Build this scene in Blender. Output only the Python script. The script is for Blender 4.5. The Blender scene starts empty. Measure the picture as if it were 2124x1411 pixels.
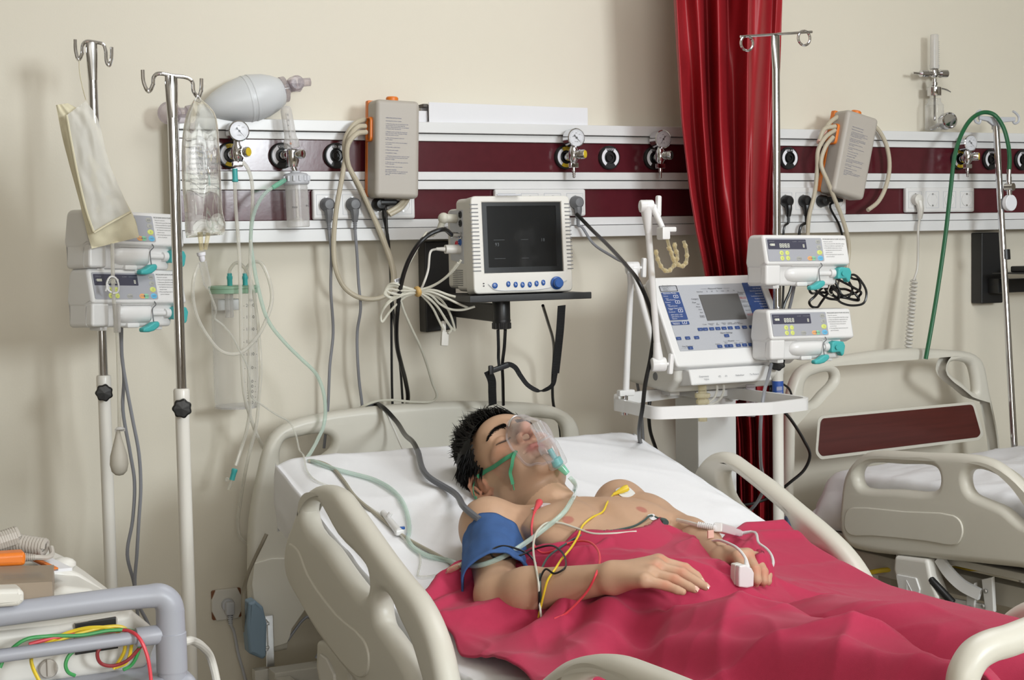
import bpy, bmesh, math, random
import numpy as np
from mathutils import Vector, Matrix, noise
from mathutils.geometry import tessellate_polygon
random.seed(7)
V = Vector
scn = bpy.context.scene
COL = scn.collection
R = math.radians
# ---------------------------------------------------------------- camera model (photo is 2124 x 1411)
FPX = 3100.0
YAW, PITCH, ROLL = R(25.4), math.atan(204 / 3100), 0.0185
CAM = V((0, -3.9, 1.35))
_f0 = V((math.sin(YAW), math.cos(YAW), 0))
FW = (_f0 * math.cos(PITCH) - V((0, 0, 1)) * math.sin(PITCH)).normalized()
_r0 = FW.cross(V((0, 0, 1))).normalized()
_u0 = _r0.cross(FW)
RT = (_r0 * math.cos(ROLL) - _u0 * math.sin(ROLL)).normalized()
UP = RT.cross(FW) * 1.0

def ray(px, py):
    return FW * FPX + RT * (px - 1062) - UP * (py - 705.5)

def P(px, py, Y):
    """point of the place seen at photo pixel (px,py) standing Y metres out from the back wall"""
    d = ray(px, py)
    return CAM + d * ((-Y - CAM.y) / d.y)

def PXp(px, py, X):
    d = ray(px, py)
    return CAM + d * ((X - CAM.x) / d.x)

def Pz(px, py, z):
    d = ray(px, py)
    return CAM + d * ((z - CAM.z) / d.z)

def Ppl(px, py, o, n):
    d = ray(px, py)
    return CAM + d * ((o - CAM).dot(n) / d.dot(n))

def S(r, g, b):
    f = lambda c: (c / 255 / 12.92) if c / 255 <= .04045 else ((c / 255 + .055) / 1.055) ** 2.4
    return (f(r), f(g), f(b), 1)

# ---------------------------------------------------------------- materials
def mat(name, col, rough=.5, metal=0, noise_s=0, noise_a=.06, bump=0, bump_s=200, coat=0, spec=.5, sss=0, sheen=0, stretch=None):
    m = bpy.data.materials.new(name); m.use_nodes = True
    nt = m.node_tree; b = nt.nodes['Principled BSDF']
    b.inputs['Base Color'].default_value = col
    b.inputs['Roughness'].default_value = rough
    b.inputs['Metallic'].default_value = metal
    b.inputs['Specular IOR Level'].default_value = spec
    if coat: b.inputs['Coat Weight'].default_value = coat; b.inputs['Coat Roughness'].default_value = .08
    if sss:
        b.inputs['Subsurface Weight'].default_value = sss
        b.inputs['Subsurface Radius'].default_value = (.012, .005, .003); b.inputs['Subsurface Scale'].default_value = 1
    if sheen: b.inputs['Sheen Weight'].default_value = sheen; b.inputs['Sheen Roughness'].default_value = .4
    tc = nt.nodes.new('ShaderNodeTexCoord')
    src = tc.outputs['Object']
    if stretch:
        mp = nt.nodes.new('ShaderNodeMapping'); mp.inputs['Scale'].default_value = stretch
        nt.links.new(src, mp.inputs[0]); src = mp.outputs[0]
    if noise_s:
        n = nt.nodes.new('ShaderNodeTexNoise'); n.inputs['Scale'].default_value = noise_s; n.inputs['Detail'].default_value = 4
        nt.links.new(src, n.inputs['Vector'])
        mx = nt.nodes.new('ShaderNodeMix'); mx.data_type = 'RGBA'
        mx.inputs[6].default_value = tuple(max(0, c * (1 - noise_a)) for c in col[:3]) + (1,)
        mx.inputs[7].default_value = tuple(min(1, c * (1 + noise_a)) for c in col[:3]) + (1,)
        nt.links.new(n.outputs['Fac'], mx.inputs[0]); nt.links.new(mx.outputs[2], b.inputs['Base Color'])
    if bump:
        n2 = nt.nodes.new('ShaderNodeTexNoise'); n2.inputs['Scale'].default_value = bump_s; n2.inputs['Detail'].default_value = 3
        nt.links.new(src, n2.inputs['Vector'])
        bp = nt.nodes.new('ShaderNodeBump'); bp.inputs['Strength'].default_value = bump; bp.inputs['Distance'].default_value = .002
        nt.links.new(n2.outputs['Fac'], bp.inputs['Height']); nt.links.new(bp.outputs[0], b.inputs['Normal'])
    return m

def clear(name, tint=(1, 1, 1, 1), edge=(.8, .8, .8, 1), amount=.12, rough=.08, frost=0.0):
    """thin clear plastic: transparent with fresnel gloss and a little milky body"""
    m = bpy.data.materials.new(name); m.use_nodes = True
    nt = m.node_tree; nt.nodes.remove(nt.nodes['Principled BSDF'])
    out = nt.nodes['Material Output']
    tr = nt.nodes.new('ShaderNodeBsdfTransparent'); tr.inputs[0].default_value = tint
    pr = nt.nodes.new('ShaderNodeBsdfPrincipled'); pr.inputs['Base Color'].default_value = edge
    pr.inputs['Roughness'].default_value = rough; pr.inputs['Specular IOR Level'].default_value = .7
    lw = nt.nodes.new('ShaderNodeLayerWeight'); lw.inputs['Blend'].default_value = .35
    mr = nt.nodes.new('ShaderNodeMapRange'); mr.inputs['To Min'].default_value = amount + frost; mr.inputs['To Max'].default_value = min(.95, .55 + amount + frost)
    nt.links.new(lw.outputs['Facing'], mr.inputs[0])
    mx = nt.nodes.new('ShaderNodeMixShader')
    nt.links.new(mr.outputs[0], mx.inputs[0]); nt.links.new(tr.outputs[0], mx.inputs[1]); nt.links.new(pr.outputs[0], mx.inputs[2])
    nt.links.new(mx.outputs[0], out.inputs[0])
    return m

M = {}
M['wall'] = mat('wall_paint', S(226, 219, 203), .45, noise_s=3, noise_a=.015, bump=.06, bump_s=260, spec=.3)
M['wall2'] = mat('unseen_low_bounce_wall', S(138, 128, 112), .6, noise_s=2, noise_a=.05)  # unseen walls: dark tone chosen to cut bounce light and deepen reflections
M['floor'] = mat('floor_vinyl', S(150, 140, 120), .35, noise_s=8, noise_a=.08)
M['ceil'] = mat('ceiling_paint', S(240, 238, 232), .7, noise_s=4, noise_a=.01)
M['rail_white'] = mat('rail_white_enamel', S(226, 226, 226), .3, noise_s=5, noise_a=.01)
M['maroon'] = mat('maroon_laminate', S(84, 30, 38), .16, noise_s=40, noise_a=.15, bump=.03, bump_s=90)
M['gap'] = mat('gap_dark', S(60, 58, 56), .7)
M['chrome'] = mat('chrome', (.66, .66, .68, 1), .08, 1, noise_s=30, noise_a=.03)
M['steel'] = mat('brushed_steel', (.6, .6, .6, 1), .3, 1, noise_s=60, noise_a=.08)
M['pole_white'] = mat('pole_enamel', S(232, 228, 220), .3, noise_s=20, noise_a=.015)
M['black'] = mat('black_plastic', S(26, 26, 27), .38, noise_s=50, noise_a=.1)
M['blackmetal'] = mat('black_powder_coat', S(30, 30, 31), .42, noise_s=90, noise_a=.15, bump=.1, bump_s=500)
M['blackrub'] = mat('black_rubber', S(22, 22, 23), .3, noise_s=30, noise_a=.1)
M['web'] = mat('black_webbing', S(24, 24, 26), .8, bump=.8, bump_s=300, stretch=(.2, .2, 1))
M['white_pl'] = mat('white_plastic', S(228, 227, 226), .3, noise_s=15, noise_a=.01)
M['offwhite'] = mat('offwhite_plastic', S(220, 217, 210), .38, noise_s=15, noise_a=.012)
M['grey_l'] = mat('light_grey_plastic', S(196, 198, 204), .4, noise_s=15, noise_a=.015)
M['grey_p'] = mat('grey_panel', S(168, 169, 176), .4, noise_s=15, noise_a=.015)
M['silver_p'] = mat('silver_panel', S(178, 180, 186), .35, noise_s=300, noise_a=.04)
M['grey_d'] = mat('dark_grey_plastic', S(112, 113, 116), .45, noise_s=15, noise_a=.02)
M['grey_cord'] = mat('grey_cord', S(138, 139, 145), .4, noise_s=20, noise_a=.03)
M['beige_cord'] = mat('beige_cord', S(205, 202, 188), .4, noise_s=20, noise_a=.03)
M['hose_beige'] = mat('beige_hose', S(196, 186, 165), .45, noise_s=20, noise_a=.03)
M['teal'] = mat('teal_plastic', S(72, 176, 176), .4, noise_s=20, noise_a=.02)
M['orange'] = mat('orange_plastic', S(232, 126, 40), .4, noise_s=20, noise_a=.03)
M['pumpgrey'] = mat('warm_grey_plastic', S(184, 177, 168), .45, noise_s=20, noise_a=.015, bump=.06, bump_s=700)
M['bed'] = mat('bed_beige_plastic', S(212, 208, 196), .38, noise_s=12, noise_a=.012, bump=.03, bump_s=600)
M['bedmetal'] = mat('bed_frame_enamel', S(190, 186, 176), .4, noise_s=12, noise_a=.02)
M['wood'] = mat('dark_wood', S(82, 36, 32), .3, noise_s=9, noise_a=.35, stretch=(.6, 1, 12))
M['sheet'] = mat('white_sheet', S(243, 243, 246), .85, noise_s=60, noise_a=.012, bump=.2, bump_s=900, spec=.2)
M['blanket'] = mat('crimson_cotton', S(184, 57, 86), .85, noise_s=90, noise_a=.05, bump=.25, bump_s=1200, spec=.15, sheen=.1)
M['cuffblue'] = mat('blue_cuff_cloth', S(66, 98, 150), .85, noise_s=60, noise_a=.08, bump=.3, bump_s=800, spec=.2)
M['bumper'] = mat('blue_grey_rubber', S(122, 144, 162), .5, noise_s=20, noise_a=.03)
M['yellow'] = mat('yellow_plastic', S(226, 196, 50), .4, noise_s=20, noise_a=.03)
M['red'] = mat('red_plastic', S(226, 72, 84), .4, noise_s=20, noise_a=.03)
M['dgreen'] = mat('dark_green_wire', S(62, 84, 80), .4, noise_s=20, noise_a=.03)
M['greenwire'] = mat('green_wire', S(70, 160, 90), .4, noise_s=20, noise_a=.03)
M['hosegreen'] = mat('green_hose', S(34, 98, 62), .35, noise_s=20, noise_a=.05)
M['strapgreen'] = mat('green_elastic', S(66, 146, 106), .7, noise_s=80, noise_a=.06, bump=.3, bump_s=700)
M['cream'] = mat('cream_fabric', S(226, 218, 190), .8, noise_s=50, noise_a=.02, bump=.2, bump_s=500)
M['paper'] = mat('white_card', S(232, 232, 236), .6, noise_s=20, noise_a=.01)
M['navy'] = mat('navy_print', S(52, 76, 130), .4)
M['ink'] = mat('black_ink', S(46, 46, 52), .6)
M['inkblue'] = mat('blue_ink', S(66, 84, 130), .6)
M['inkgrey'] = mat('grey_ink', S(130, 132, 138), .6)
M['inkwhite'] = mat('white_ink', S(232, 232, 238), .6)
M['inkred'] = mat('red_ink', S(200, 60, 62), .6)
M['screen'] = mat('screen_dark', S(24, 25, 26), .12, noise_s=4, noise_a=.08, coat=.4)
M['bezel'] = mat('bezel_black', S(14, 14, 15), .2)
M['lcd'] = mat('lcd_grey', S(98, 97, 96), .3, noise_s=200, noise_a=.02)
M['disp'] = mat('display_window', S(72, 72, 88), .2, coat=.3)
M['segs'] = mat('display_segments', S(236, 236, 220), .5)
M['btn_y'] = mat('button_lime', S(214, 222, 120), .45)
M['btn_b'] = mat('button_blue', S(104, 186, 226), .45)
M['btn_o'] = mat('button_orange', S(236, 172, 110), .45)
M['btn_g'] = mat('button_mint', S(140, 208, 168), .45)
M['btn_n'] = mat('button_neutral', S(172, 172, 166), .45)
M['knobblue'] = mat('knob_blue', S(46, 92, 164), .3)
M['tube'] = clear('clear_tubing', (.97, .97, .95, 1), (.85, .85, .8, 1), .16)
M['tubemilk'] = clear('milky_tubing', (.95, .94, .9, 1), (.85, .83, .78, 1), .38)
M['tubegreen'] = clear('green_tubing', (.9, .96, .93, 1), (.66, .80, .73, 1), .34)
M['greenclear'] = clear('green_clear_plastic', (.6, .93, .78, 1), (.35, .75, .58, 1), .35)
M['glass'] = clear('clear_plastic', (.97, .97, .97, 1), (.85, .85, .85, 1), .05, .05)
M['bagfilm'] = clear('bag_film', (.97, .97, .94, 1), (.88, .87, .82, 1), .06, .05)
_m = M['bagfilm']; _n = _m.node_tree; _g = _n.nodes.new('ShaderNodeBsdfGlass'); _g.inputs['IOR'].default_value = 1.2; _g.inputs['Roughness'].default_value = .02; _g.inputs['Color'].default_value = (.97, .96, .92, 1)
_x = _n.nodes.new('ShaderNodeMixShader'); _x.inputs[0].default_value = .62; _o = _n.nodes['Material Output']; _s = _o.inputs[0].links[0].from_socket
_n.links.new(_s, _x.inputs[1]); _n.links.new(_g.outputs[0], _x.inputs[2]); _n.links.new(_x.outputs[0], _o.inputs[0])
M['mask'] = clear('mask_plastic', (.97, .965, .975, 1), (.86, .85, .9, 1), .015, .04)
M['frost'] = clear('frosted_plastic', (.96, .95, .94, 1), (.8, .79, .78, 1), .3, .25)
M['neb'] = clear('nebulizer_plastic', (.96, .96, .96, 1), (.82, .82, .83, 1), .13, .12)
M['silicone'] = mat('milky_silicone', S(216, 219, 222), .35, noise_s=8, noise_a=.02)
M['siliclear'] = clear('smoky_plastic', (.88, .84, .86, 1), (.6, .56, .58, 1), .22)
M['amber'] = clear('amber_plastic', (.96, .92, .78, 1), (.84, .76, .55, 1), .2)
M['mesh'] = clear('bag_mesh', (.95, .94, .9, 1), (.85, .83, .78, 1), .55, .5)
M['greenlid'] = mat('pale_green_lid', S(150, 186, 160), .45, noise_s=20, noise_a=.02)
M['dialface'] = mat('dial_face', S(238, 238, 244), .4)
M['gel'] = mat('electrode_pad', S(226, 226, 226), .5, noise_s=40, noise_a=.03)
M['cartgrey'] = mat('cart_grey', S(166, 168, 178), .4, noise_s=15, noise_a=.015)
M['hair'] = mat('black_hair', S(14, 12, 11), .5, noise_s=60, noise_a=.3, spec=.22)
M['pink'] = mat('pink_tape', S(226, 180, 166), .6)

# ---------------------------------------------------------------- mesh helpers
def catmull(pts, sub=6, closed=False):
    pts = [V(p) for p in pts]
    if len(pts) < 3 and not closed: return pts
    n = len(pts); out = []
    for i in range(n if closed else n - 1):
        p1, p2 = pts[i], pts[(i + 1) % n]
        p0 = pts[i - 1] if (closed or i > 0) else p1 * 2 - p2
        p3 = pts[(i + 2) % n] if (closed or i + 2 < n) else p2 * 2 - p1
        # centripetal parametrisation keeps unevenly spaced points from overshooting
        d1 = max((p1 - p0).length, 1e-6) ** .5; d2 = max((p2 - p1).length, 1e-6) ** .5; d3 = max((p3 - p2).length, 1e-6) ** .5
        m1 = ((p1 - p0) / d1 - (p2 - p0) / (d1 + d2) + (p2 - p1) / d2) * d2
        m2 = ((p2 - p1) / d2 - (p3 - p1) / (d2 + d3) + (p3 - p2) / d3) * d2
        for k in range(sub):
            t = k / sub; t2 = t * t; t3 = t2 * t
            out.append(p1 * (2 * t3 - 3 * t2 + 1) + m1 * (t3 - 2 * t2 + t) + p2 * (-2 * t3 + 3 * t2) + m2 * (t3 - t2))
    if not closed: out.append(pts[-1])
    return out

def fillet(pts, r, seg=5):
    """round the corners of a 2-D polygon"""
    n = len(pts); out = []
    for i in range(n):
        p = V(pts[i][:2]); a = V(pts[i - 1][:2]); b = V(pts[(i + 1) % n][:2])
        rr = r[i] if isinstance(r, (list, tuple)) else r
        va = a - p; vb = b - p; la, lb = va.length, vb.length
        va.normalize(); vb.normalize()
        c = max(-1, min(1, va.dot(vb))); ang = math.acos(c)
        if rr <= 0 or ang > 3.1: out.append(p); continue
        t = min(rr / math.tan(ang / 2), la * .49, lb * .49)
        p1 = p + va * t; p2 = p + vb * t
        for k in range(seg + 1):
            s = k / seg
            out.append(p1 * (1 - s) ** 2 + p * 2 * s * (1 - s) + p2 * s * s)
    return out

class MB:
    def __init__(self, mtx=None): self.v = []; self.f = []; self.mi = []; self.m = mtx; self.cur = 0; self.wn = False
    def add(self, vs, fs):
        o = len(self.v)
        self.v += [(self.m @ V(p)) if self.m else V(p) for p in vs]
        self.f += [tuple(i + o for i in f) for f in fs]; self.mi += [self.cur] * len(fs); return self
    def box(self, c, s, bev=0, rot=None, seg=2):
        self.wn |= bev > 0
        bm = bmesh.new(); bmesh.ops.create_cube(bm, size=1)
        for v in bm.verts: v.co = V((v.co.x * s[0], v.co.y * s[1], v.co.z * s[2]))
        if bev: bmesh.ops.bevel(bm, geom=bm.edges[:], offset=min(bev, min(s) * .49), segments=seg, affect='EDGES', profile=.5)
        mt = Matrix.Translation(V(c)) @ (rot.to_4x4() if rot else Matrix())
        bm.verts.index_update()
        vs = [mt @ v.co for v in bm.verts]; fs = [[v.index for v in f.verts] for f in bm.faces]
        bm.free(); return self.add(vs, fs)
    def box2(self, a, b, bev=0, seg=2):
        a, b = V(a), V(b)
        return self.box((a + b) / 2, [abs(b[i] - a[i]) for i in range(3)], bev, None, seg)
    def frame(self, ax):
        ax = V(ax).normalized(); t = V((0, 0, 1)) if abs(ax.z) < .9 else V((1, 0, 0))
        x = ax.cross(t).normalized(); return x, ax.cross(x), ax
    def lathe(self, prof, o, ax=(0, 0, 1), n=20, sq=(1, 1)):
        x, y, z = self.frame(ax); o = V(o); vs = []; fs = []
        for r, h in prof:
            for k in range(n):
                a = 2 * math.pi * k / n
                vs.append(o + x * (r * math.cos(a) * sq[0]) + y * (r * math.sin(a) * sq[1]) + z * h)
        m = len(prof)
        for i in range(m - 1):
            for k in range(n):
                k2 = (k + 1) % n
                fs.append((i * n + k, i * n + k2, (i + 1) * n + k2, (i + 1) * n + k))
        if prof[0][0] > 1e-6: fs.append(tuple(range(n - 1, -1, -1)))
        if prof[-1][0] > 1e-6: fs.append(tuple((m - 1) * n + k for k in range(n)))
        return self.add(vs, fs)
    def cyl(self, a, b, r, r2=None, n=16, bev=0):
        a, b = V(a), V(b); L = (b - a).length; r2 = r if r2 is None else r2
        pr = [(r, 0), (r2, L)]
        if bev: pr = [(r - bev, 0), (r - bev * .3, bev * .3), (r, bev), (r2, L - bev), (r2 - bev * .3, L - bev * .3), (r2 - bev, L)]
        return self.lathe(pr, a, b - a, n)
    def ball(self, c, r, n=16, sq=None, rot=None):
        m = n // 2; vs = []; fs = []
        sq = sq or (1, 1, 1)
        for i in range(m + 1):
            th = math.pi * i / m
            for k in range(n):
                a = 2 * math.pi * k / n
                p = V((r * math.sin(th) * math.cos(a) * sq[0], r * math.sin(th) * math.sin(a) * sq[1], r * math.cos(th) * sq[2]))
                if rot: p = rot @ p
                vs.append(V(c) + p)
        for i in range(m):
            for k in range(n):
                k2 = (k + 1) % n; fs.append((i * n + k, (i + 1) * n + k, (i + 1) * n + k2, i * n + k2))
        return self.add(vs, fs)
    def tube(self, pts, r, n=8, sub=6, closed=False, flat=None, up=None):
        """r: radius or list per control point; flat=(w,h) makes a ribbon of rectangular section"""
        c = catmull(pts, sub, closed) if sub > 1 else [V(p) for p in pts]
        N = len(c)
        if isinstance(r, (list, tuple)):
            m = len(r); rs = []
            for i in range(N):
                t = i / max(1, N - 1) * (m - 1); j = min(int(t), m - 2); rs.append(r[j] + (r[j + 1] - r[j]) * (t - j))
        else: rs = [r] * N
        vs = []; fs = []; pu = None
        for i in range(N):
            t = (c[(i + 1) % N] - c[i - 1]) if closed else (c[min(i + 1, N - 1)] - c[max(i - 1, 0)])
            if t.length < 1e-9: t = V((0, 0, 1))
            t.normalize()
            if up is not None: pu = V(up)
            elif pu is None: pu = V((0, 0, 1)) if abs(t.z) < .9 else V((0, 1, 0))
            u = (pu - t * pu.dot(t))
            if u.length < 1e-5: u = t.orthogonal()
            u.normalize(); w = t.cross(u); pu = u
            if flat:
                a, b = flat[0] / 2, flat[1] / 2
                for s1, s2 in ((-1, -1), (1, -1), (1, 1), (-1, 1)): vs.append(c[i] + u * (a * s1) + w * (b * s2))
            else:
                for k in range(n):
                    q = 2 * math.pi * k / n
                    vs.append(c[i] + u * (rs[i] * math.cos(q)) + w * (rs[i] * math.sin(q)))
        n = 4 if flat else n
        for i in range(N if closed else N - 1):
            j = (i + 1) % N
            for k in range(n):
                k2 = (k + 1) % n; fs.append((i * n + k, i * n + k2, j * n + k2, j * n + k))
        if not closed: fs.append(tuple(range(n - 1, -1, -1))); fs.append(tuple((N - 1) * n + k for k in range(n)))
        return self.add(vs, fs)
    def plate(self, outer, holes, th, bev, mtx, seg=4):
        """solid plate from a 2-D outline with holes, edges rounded; +-th/2 about the local xy plane"""
        self.wn |= bev > 0
        def area(l): return sum(l[i - 1].x * l[i].y - l[i].x * l[i - 1].y for i in range(len(l))) / 2
        loops = []
        for li, l in enumerate([outer] + list(holes)):
            l = [V(p[:2]) for p in l]; q = []
            for p in l:
                if not q or (p - q[-1]).length > 1e-5: q.append(p)
            if (q[0] - q[-1]).length < 1e-5: q.pop()
            if (area(q) > 0) != (li == 0): q.reverse()
            loops.append(q)
        vs = []; fs = []; caps = {0: [], 1: []}
        for q in loops:
            n = len(q); nr = []
            for i in range(n):
                a = (q[i] - q[i - 1]).normalized(); b = (q[(i + 1) % n] - q[i]).normalized()
                t = a + b
                if t.length < 1e-6: t = a
                t.normalize(); nn = V((-t.y, t.x)); k = 1 / max(.5, nn.dot(V((-a.y, a.x))))
                nr.append(nn * k)
            prof = [(bev * (1 - math.cos(math.pi / 2 * k / seg)), th / 2 - bev + bev * math.sin(math.pi / 2 * k / seg)) for k in range(seg + 1)] if bev else [(0, th / 2)]
            full = [(o, -z) for o, z in reversed(prof)] + prof
            base = len(vs)
            for o, z in full:
                for i in range(n):
                    p = q[i] + nr[i] * o; vs.append(V((p.x, p.y, z)))
            for r_ in range(len(full) - 1):
                for i in range(n):
                    j = (i + 1) % n
                    fs.append((base + r_ * n + i, base + r_ * n + j, base + (r_ + 1) * n + j, base + (r_ + 1) * n + i))
            caps[0].append([base + i for i in range(n)]); caps[1].append([base + (len(full) - 1) * n + i for i in range(n)])
        for side in (0, 1):
            idx = [i for l in caps[side] for i in l]
            tris = tessellate_polygon([[vs[i] for i in l] for l in caps[side]])
            for t in tris:
                a, b, c = (idx[i] for i in t)
                ar = (vs[b] - vs[a]).cross(vs[c] - vs[a]).z
                if (ar > 0) != (side == 1): b, c = c, b
                fs.append((a, b, c))
        return self.add([mtx @ p for p in vs], fs)
    def grid(self, fn, nu, nv, closed_u=False):
        vs = [fn(i / (nu if closed_u else nu - 1), j / (nv - 1)) for j in range(nv) for i in range(nu)]
        fs = []
        for j in range(nv - 1):
            for i in range(nu if closed_u else nu - 1):
                k = (i + 1) % nu
                fs.append((j * nu + i, j * nu + k, (j + 1) * nu + k, (j + 1) * nu + i))
        return self.add(vs, fs)
    def text(self, s, size, mtx, align='LEFT', bold=False):
        vs, fs = glyphs(s, size, align)
        return self.add([mtx @ p for p in vs], fs)
    def mesh(self, name, smooth=35):
        me = bpy.data.meshes.new(name); me.from_pydata([tuple(p) for p in self.v], [], self.f)
        if smooth:
            me.polygons.foreach_set('use_smooth', [True] * len(me.polygons))
            me.set_sharp_from_angle(angle=R(smooth))
        return me

_gc = {}
def glyphs(s, size, align):
    k = (s, align)
    if k not in _gc:
        cu = bpy.data.curves.new('txt', 'FONT'); cu.body = s; cu.align_x = align; cu.size = 1; cu.resolution_u = 2
        ob = bpy.data.objects.new('txt', cu); me = ob.to_mesh()
        _gc[k] = ([v.co.copy() for v in me.vertices], [tuple(p.vertices) for p in me.polygons])
        ob.to_mesh_clear(); bpy.data.objects.remove(ob); bpy.data.curves.remove(cu)
    vs, fs = _gc[k]
    return [V((p.x * size, p.y * size, 0)) for p in vs], fs

# ---------------------------------------------------------------- scene graph helpers
def tag(o, label, cat, group=None, kind=None):
    if label: o['label'] = label
    if cat: o['category'] = cat
    if group: o['group'] = group
    if kind: o['kind'] = kind
    return o

def thing(name, label, cat, loc=(0, 0, 0), rot=None, group=None):
    o = bpy.data.objects.new(name, None); COL.objects.link(o)
    m = Matrix.Translation(V(loc)) @ (rot.to_4x4() if rot else Matrix())
    o.matrix_basis = m; o.empty_display_size = .02
    tag(o, label, cat, group); o['_m'] = [list(r) for r in m]
    return o

def wm(o):
    if o.parent is None: return o.matrix_basis.copy()
    return wm(o.parent) @ o.matrix_basis

def obj(name, mb, m, parent=None, local=False, smooth=35, label=None):
    """mb in world coordinates unless local; parts get coordinates of their thing"""
    mb_m = mb
    me = mb.mesh(name, smooth)
    for mm in (m if isinstance(m, (list, tuple)) else [m]): me.materials.append(M[mm] if isinstance(mm, str) else mm)
    if any(mb.mi): me.polygons.foreach_set('material_index', mb.mi)
    o = bpy.data.objects.new(name, me); COL.objects.link(o)
    if parent is not None:
        if not local: me.transform(wm(parent).inverted())
        o.parent = parent
    elif not local:
        bb = [V(c) for c in o.bound_box]
        c = sum(bb, V()) / 8; c.z = min(b.z for b in bb)
        me.transform(Matrix.Translation(-c)); o.location = c
    if label: o['label'] = label
    me.update()
    if mb.wn and smooth and smooth < 90:
        w_ = o.modifiers.new('weighted', 'WEIGHTED_NORMAL'); w_.weight = 100; w_.keep_sharp = True
    return o

def struct(name, mb, m):
    o = obj(name, mb, m); o['kind'] = 'structure'; return o

def obj_each(name, mbs, m, parent, local=False):
    for b in mbs: obj(name, b, m, parent, local)

def single(name, label, cat, mb, m, group=None, smooth=35):
    return tag(obj(name, mb, m, smooth=smooth), label, cat, group)

def copy_thing(t, loc, rot=None, label=None, group=None):
    def rec(o, par):
        c = o.copy(); COL.objects.link(c)
        if par is not None: c.parent = par
        for ch in [x for x in list(COL.objects) if x.parent == o]: rec(ch, c)
        return c
    c = rec(t, None)
    c.matrix_basis = Matrix.Translation(V(loc)) @ (rot.to_4x4() if rot else Matrix())
    if label: c['label'] = label
    if group: c['group'] = group
    return c

def pp(pts): return [P(*p) for p in pts]

def cable(name, label, cat, pts, r, m, n=8, group=None, sub=6, world=False):
    return single(name, label, cat, MB().tube(pts if world else pp(pts), r, n, sub), m, group)

MY = lambda o: Matrix(((1, 0, 0, o[0]), (0, 0, -1, o[1]), (0, 1, 0, o[2]), (0, 0, 0, 1)))          # local xy -> world x,z ; normal to the room
MX = lambda o: Matrix(((0, 0, -1, o[0]), (-1, 0, 0, o[1]), (0, 1, 0, o[2]), (0, 0, 0, 1)))         # local xy -> toward the room, z ; normal -x
def to2(mtx, pts):
    i = mtx.inverted(); return [V((i @ V(p)).to_2d()) for p in pts]
def Mfr(o, ex, ey):
    ex = V(ex).normalized(); ez = ex.cross(V(ey)).normalized(); ey = ez.cross(ex)
    return Matrix(((ex.x, ey.x, ez.x, o[0]), (ex.y, ey.y, ez.y, o[1]), (ex.z, ey.z, ez.z, o[2]), (0, 0, 0, 1)))
def sm2(pts, sub=4):
    return [V(p[:2]) for p in catmull([V((p[0], p[1], 0)) for p in pts], sub, True)]
def lerp(a, b, t): return a + (b - a) * t
def interp(xs, ys, x):
    if x <= xs[0]: return ys[0]
    for i in range(1, len(xs)):
        if x <= xs[i]: return lerp(ys[i - 1], ys[i], (x - xs[i - 1]) / (xs[i] - xs[i - 1]))
    return ys[-1]
def sstep(a, b, x):
    t = max(0, min(1, (x - a) / (b - a))); return t * t * (3 - 2 * t)
# ================================================================ camera, light, room
cd = bpy.data.cameras.new('camera'); cd.sensor_width = 36; cd.lens = FPX / 2124 * 36; cd.clip_start = .05
cam = bpy.data.objects.new('camera', cd); COL.objects.link(cam)
cam.matrix_world = Matrix(((RT.x, UP.x, -FW.x, CAM.x), (RT.y, UP.y, -FW.y, CAM.y), (RT.z, UP.z, -FW.z, CAM.z), (0, 0, 0, 1)))
scn.camera = cam
def area(name, loc, target, size, power, col=(1, 1, 1), sy=None):
    l = bpy.data.lights.new(name, 'AREA'); l.energy = power; l.color = col; l.size = size
    if sy: l.shape = 'RECTANGLE'; l.size_y = sy
    o = bpy.data.objects.new(name, l); COL.objects.link(o); o.location = loc
    o.rotation_euler = (V(target) - V(loc)).to_track_quat('-Z', 'Y').to_euler(); return o
area('softbox', (2.7, -6.9, 2.4), (1.75, 0, 1.1), 1.1, 178, (.9, .965, 1))
area('fill_softbox', (-.3, -6.6, 1.7), (1.5, 0, 1.0), 1.8, 66, (1, .98, .93))
area('ceiling_light', (2.0, -1.9, 2.93), (1.75, -1.7, 0), 1.3, 24, (.96, .98, 1), 1.2)
w = bpy.data.worlds.new('world'); scn.world = w; w.use_nodes = True
w.node_tree.nodes['Background'].inputs[0].default_value = (1, .96, .88, 1); w.node_tree.nodes['Background'].inputs[1].default_value = .1
scn.view_settings.view_transform = 'Standard'; scn.view_settings.look = 'None'; scn.view_settings.gamma = 1
scn.view_settings.use_curve_mapping = False; scn.view_settings.exposure = 0.0
scn.cycles.use_denoising = True; scn.cycles.max_bounces = 8; scn.cycles.transparent_max_bounces = 24
scn.cycles.diffuse_bounces = 3; scn.cycles.glossy_bounces = 3; scn.cycles.caustics_reflective = False; scn.cycles.caustics_refractive = False
X0, X1, Y0, ZC = -1.3, 5.6, -7.4, 3.0
struct('wall_back', MB().box2((X0, 0, 0), (X1, .12, ZC)), 'wall')
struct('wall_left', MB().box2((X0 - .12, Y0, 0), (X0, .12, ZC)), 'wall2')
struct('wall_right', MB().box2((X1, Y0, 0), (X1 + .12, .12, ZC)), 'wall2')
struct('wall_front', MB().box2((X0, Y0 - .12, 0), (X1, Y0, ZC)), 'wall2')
struct('floor', MB().box2((X0 - .12, Y0 - .12, -.1), (X1 + .12, .12, 0)), 'floor')
struct('ceiling', MB().box2((X0 - .12, Y0 - .12, ZC), (X1 + .12, .12, ZC + .1)), 'ceil')


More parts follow.
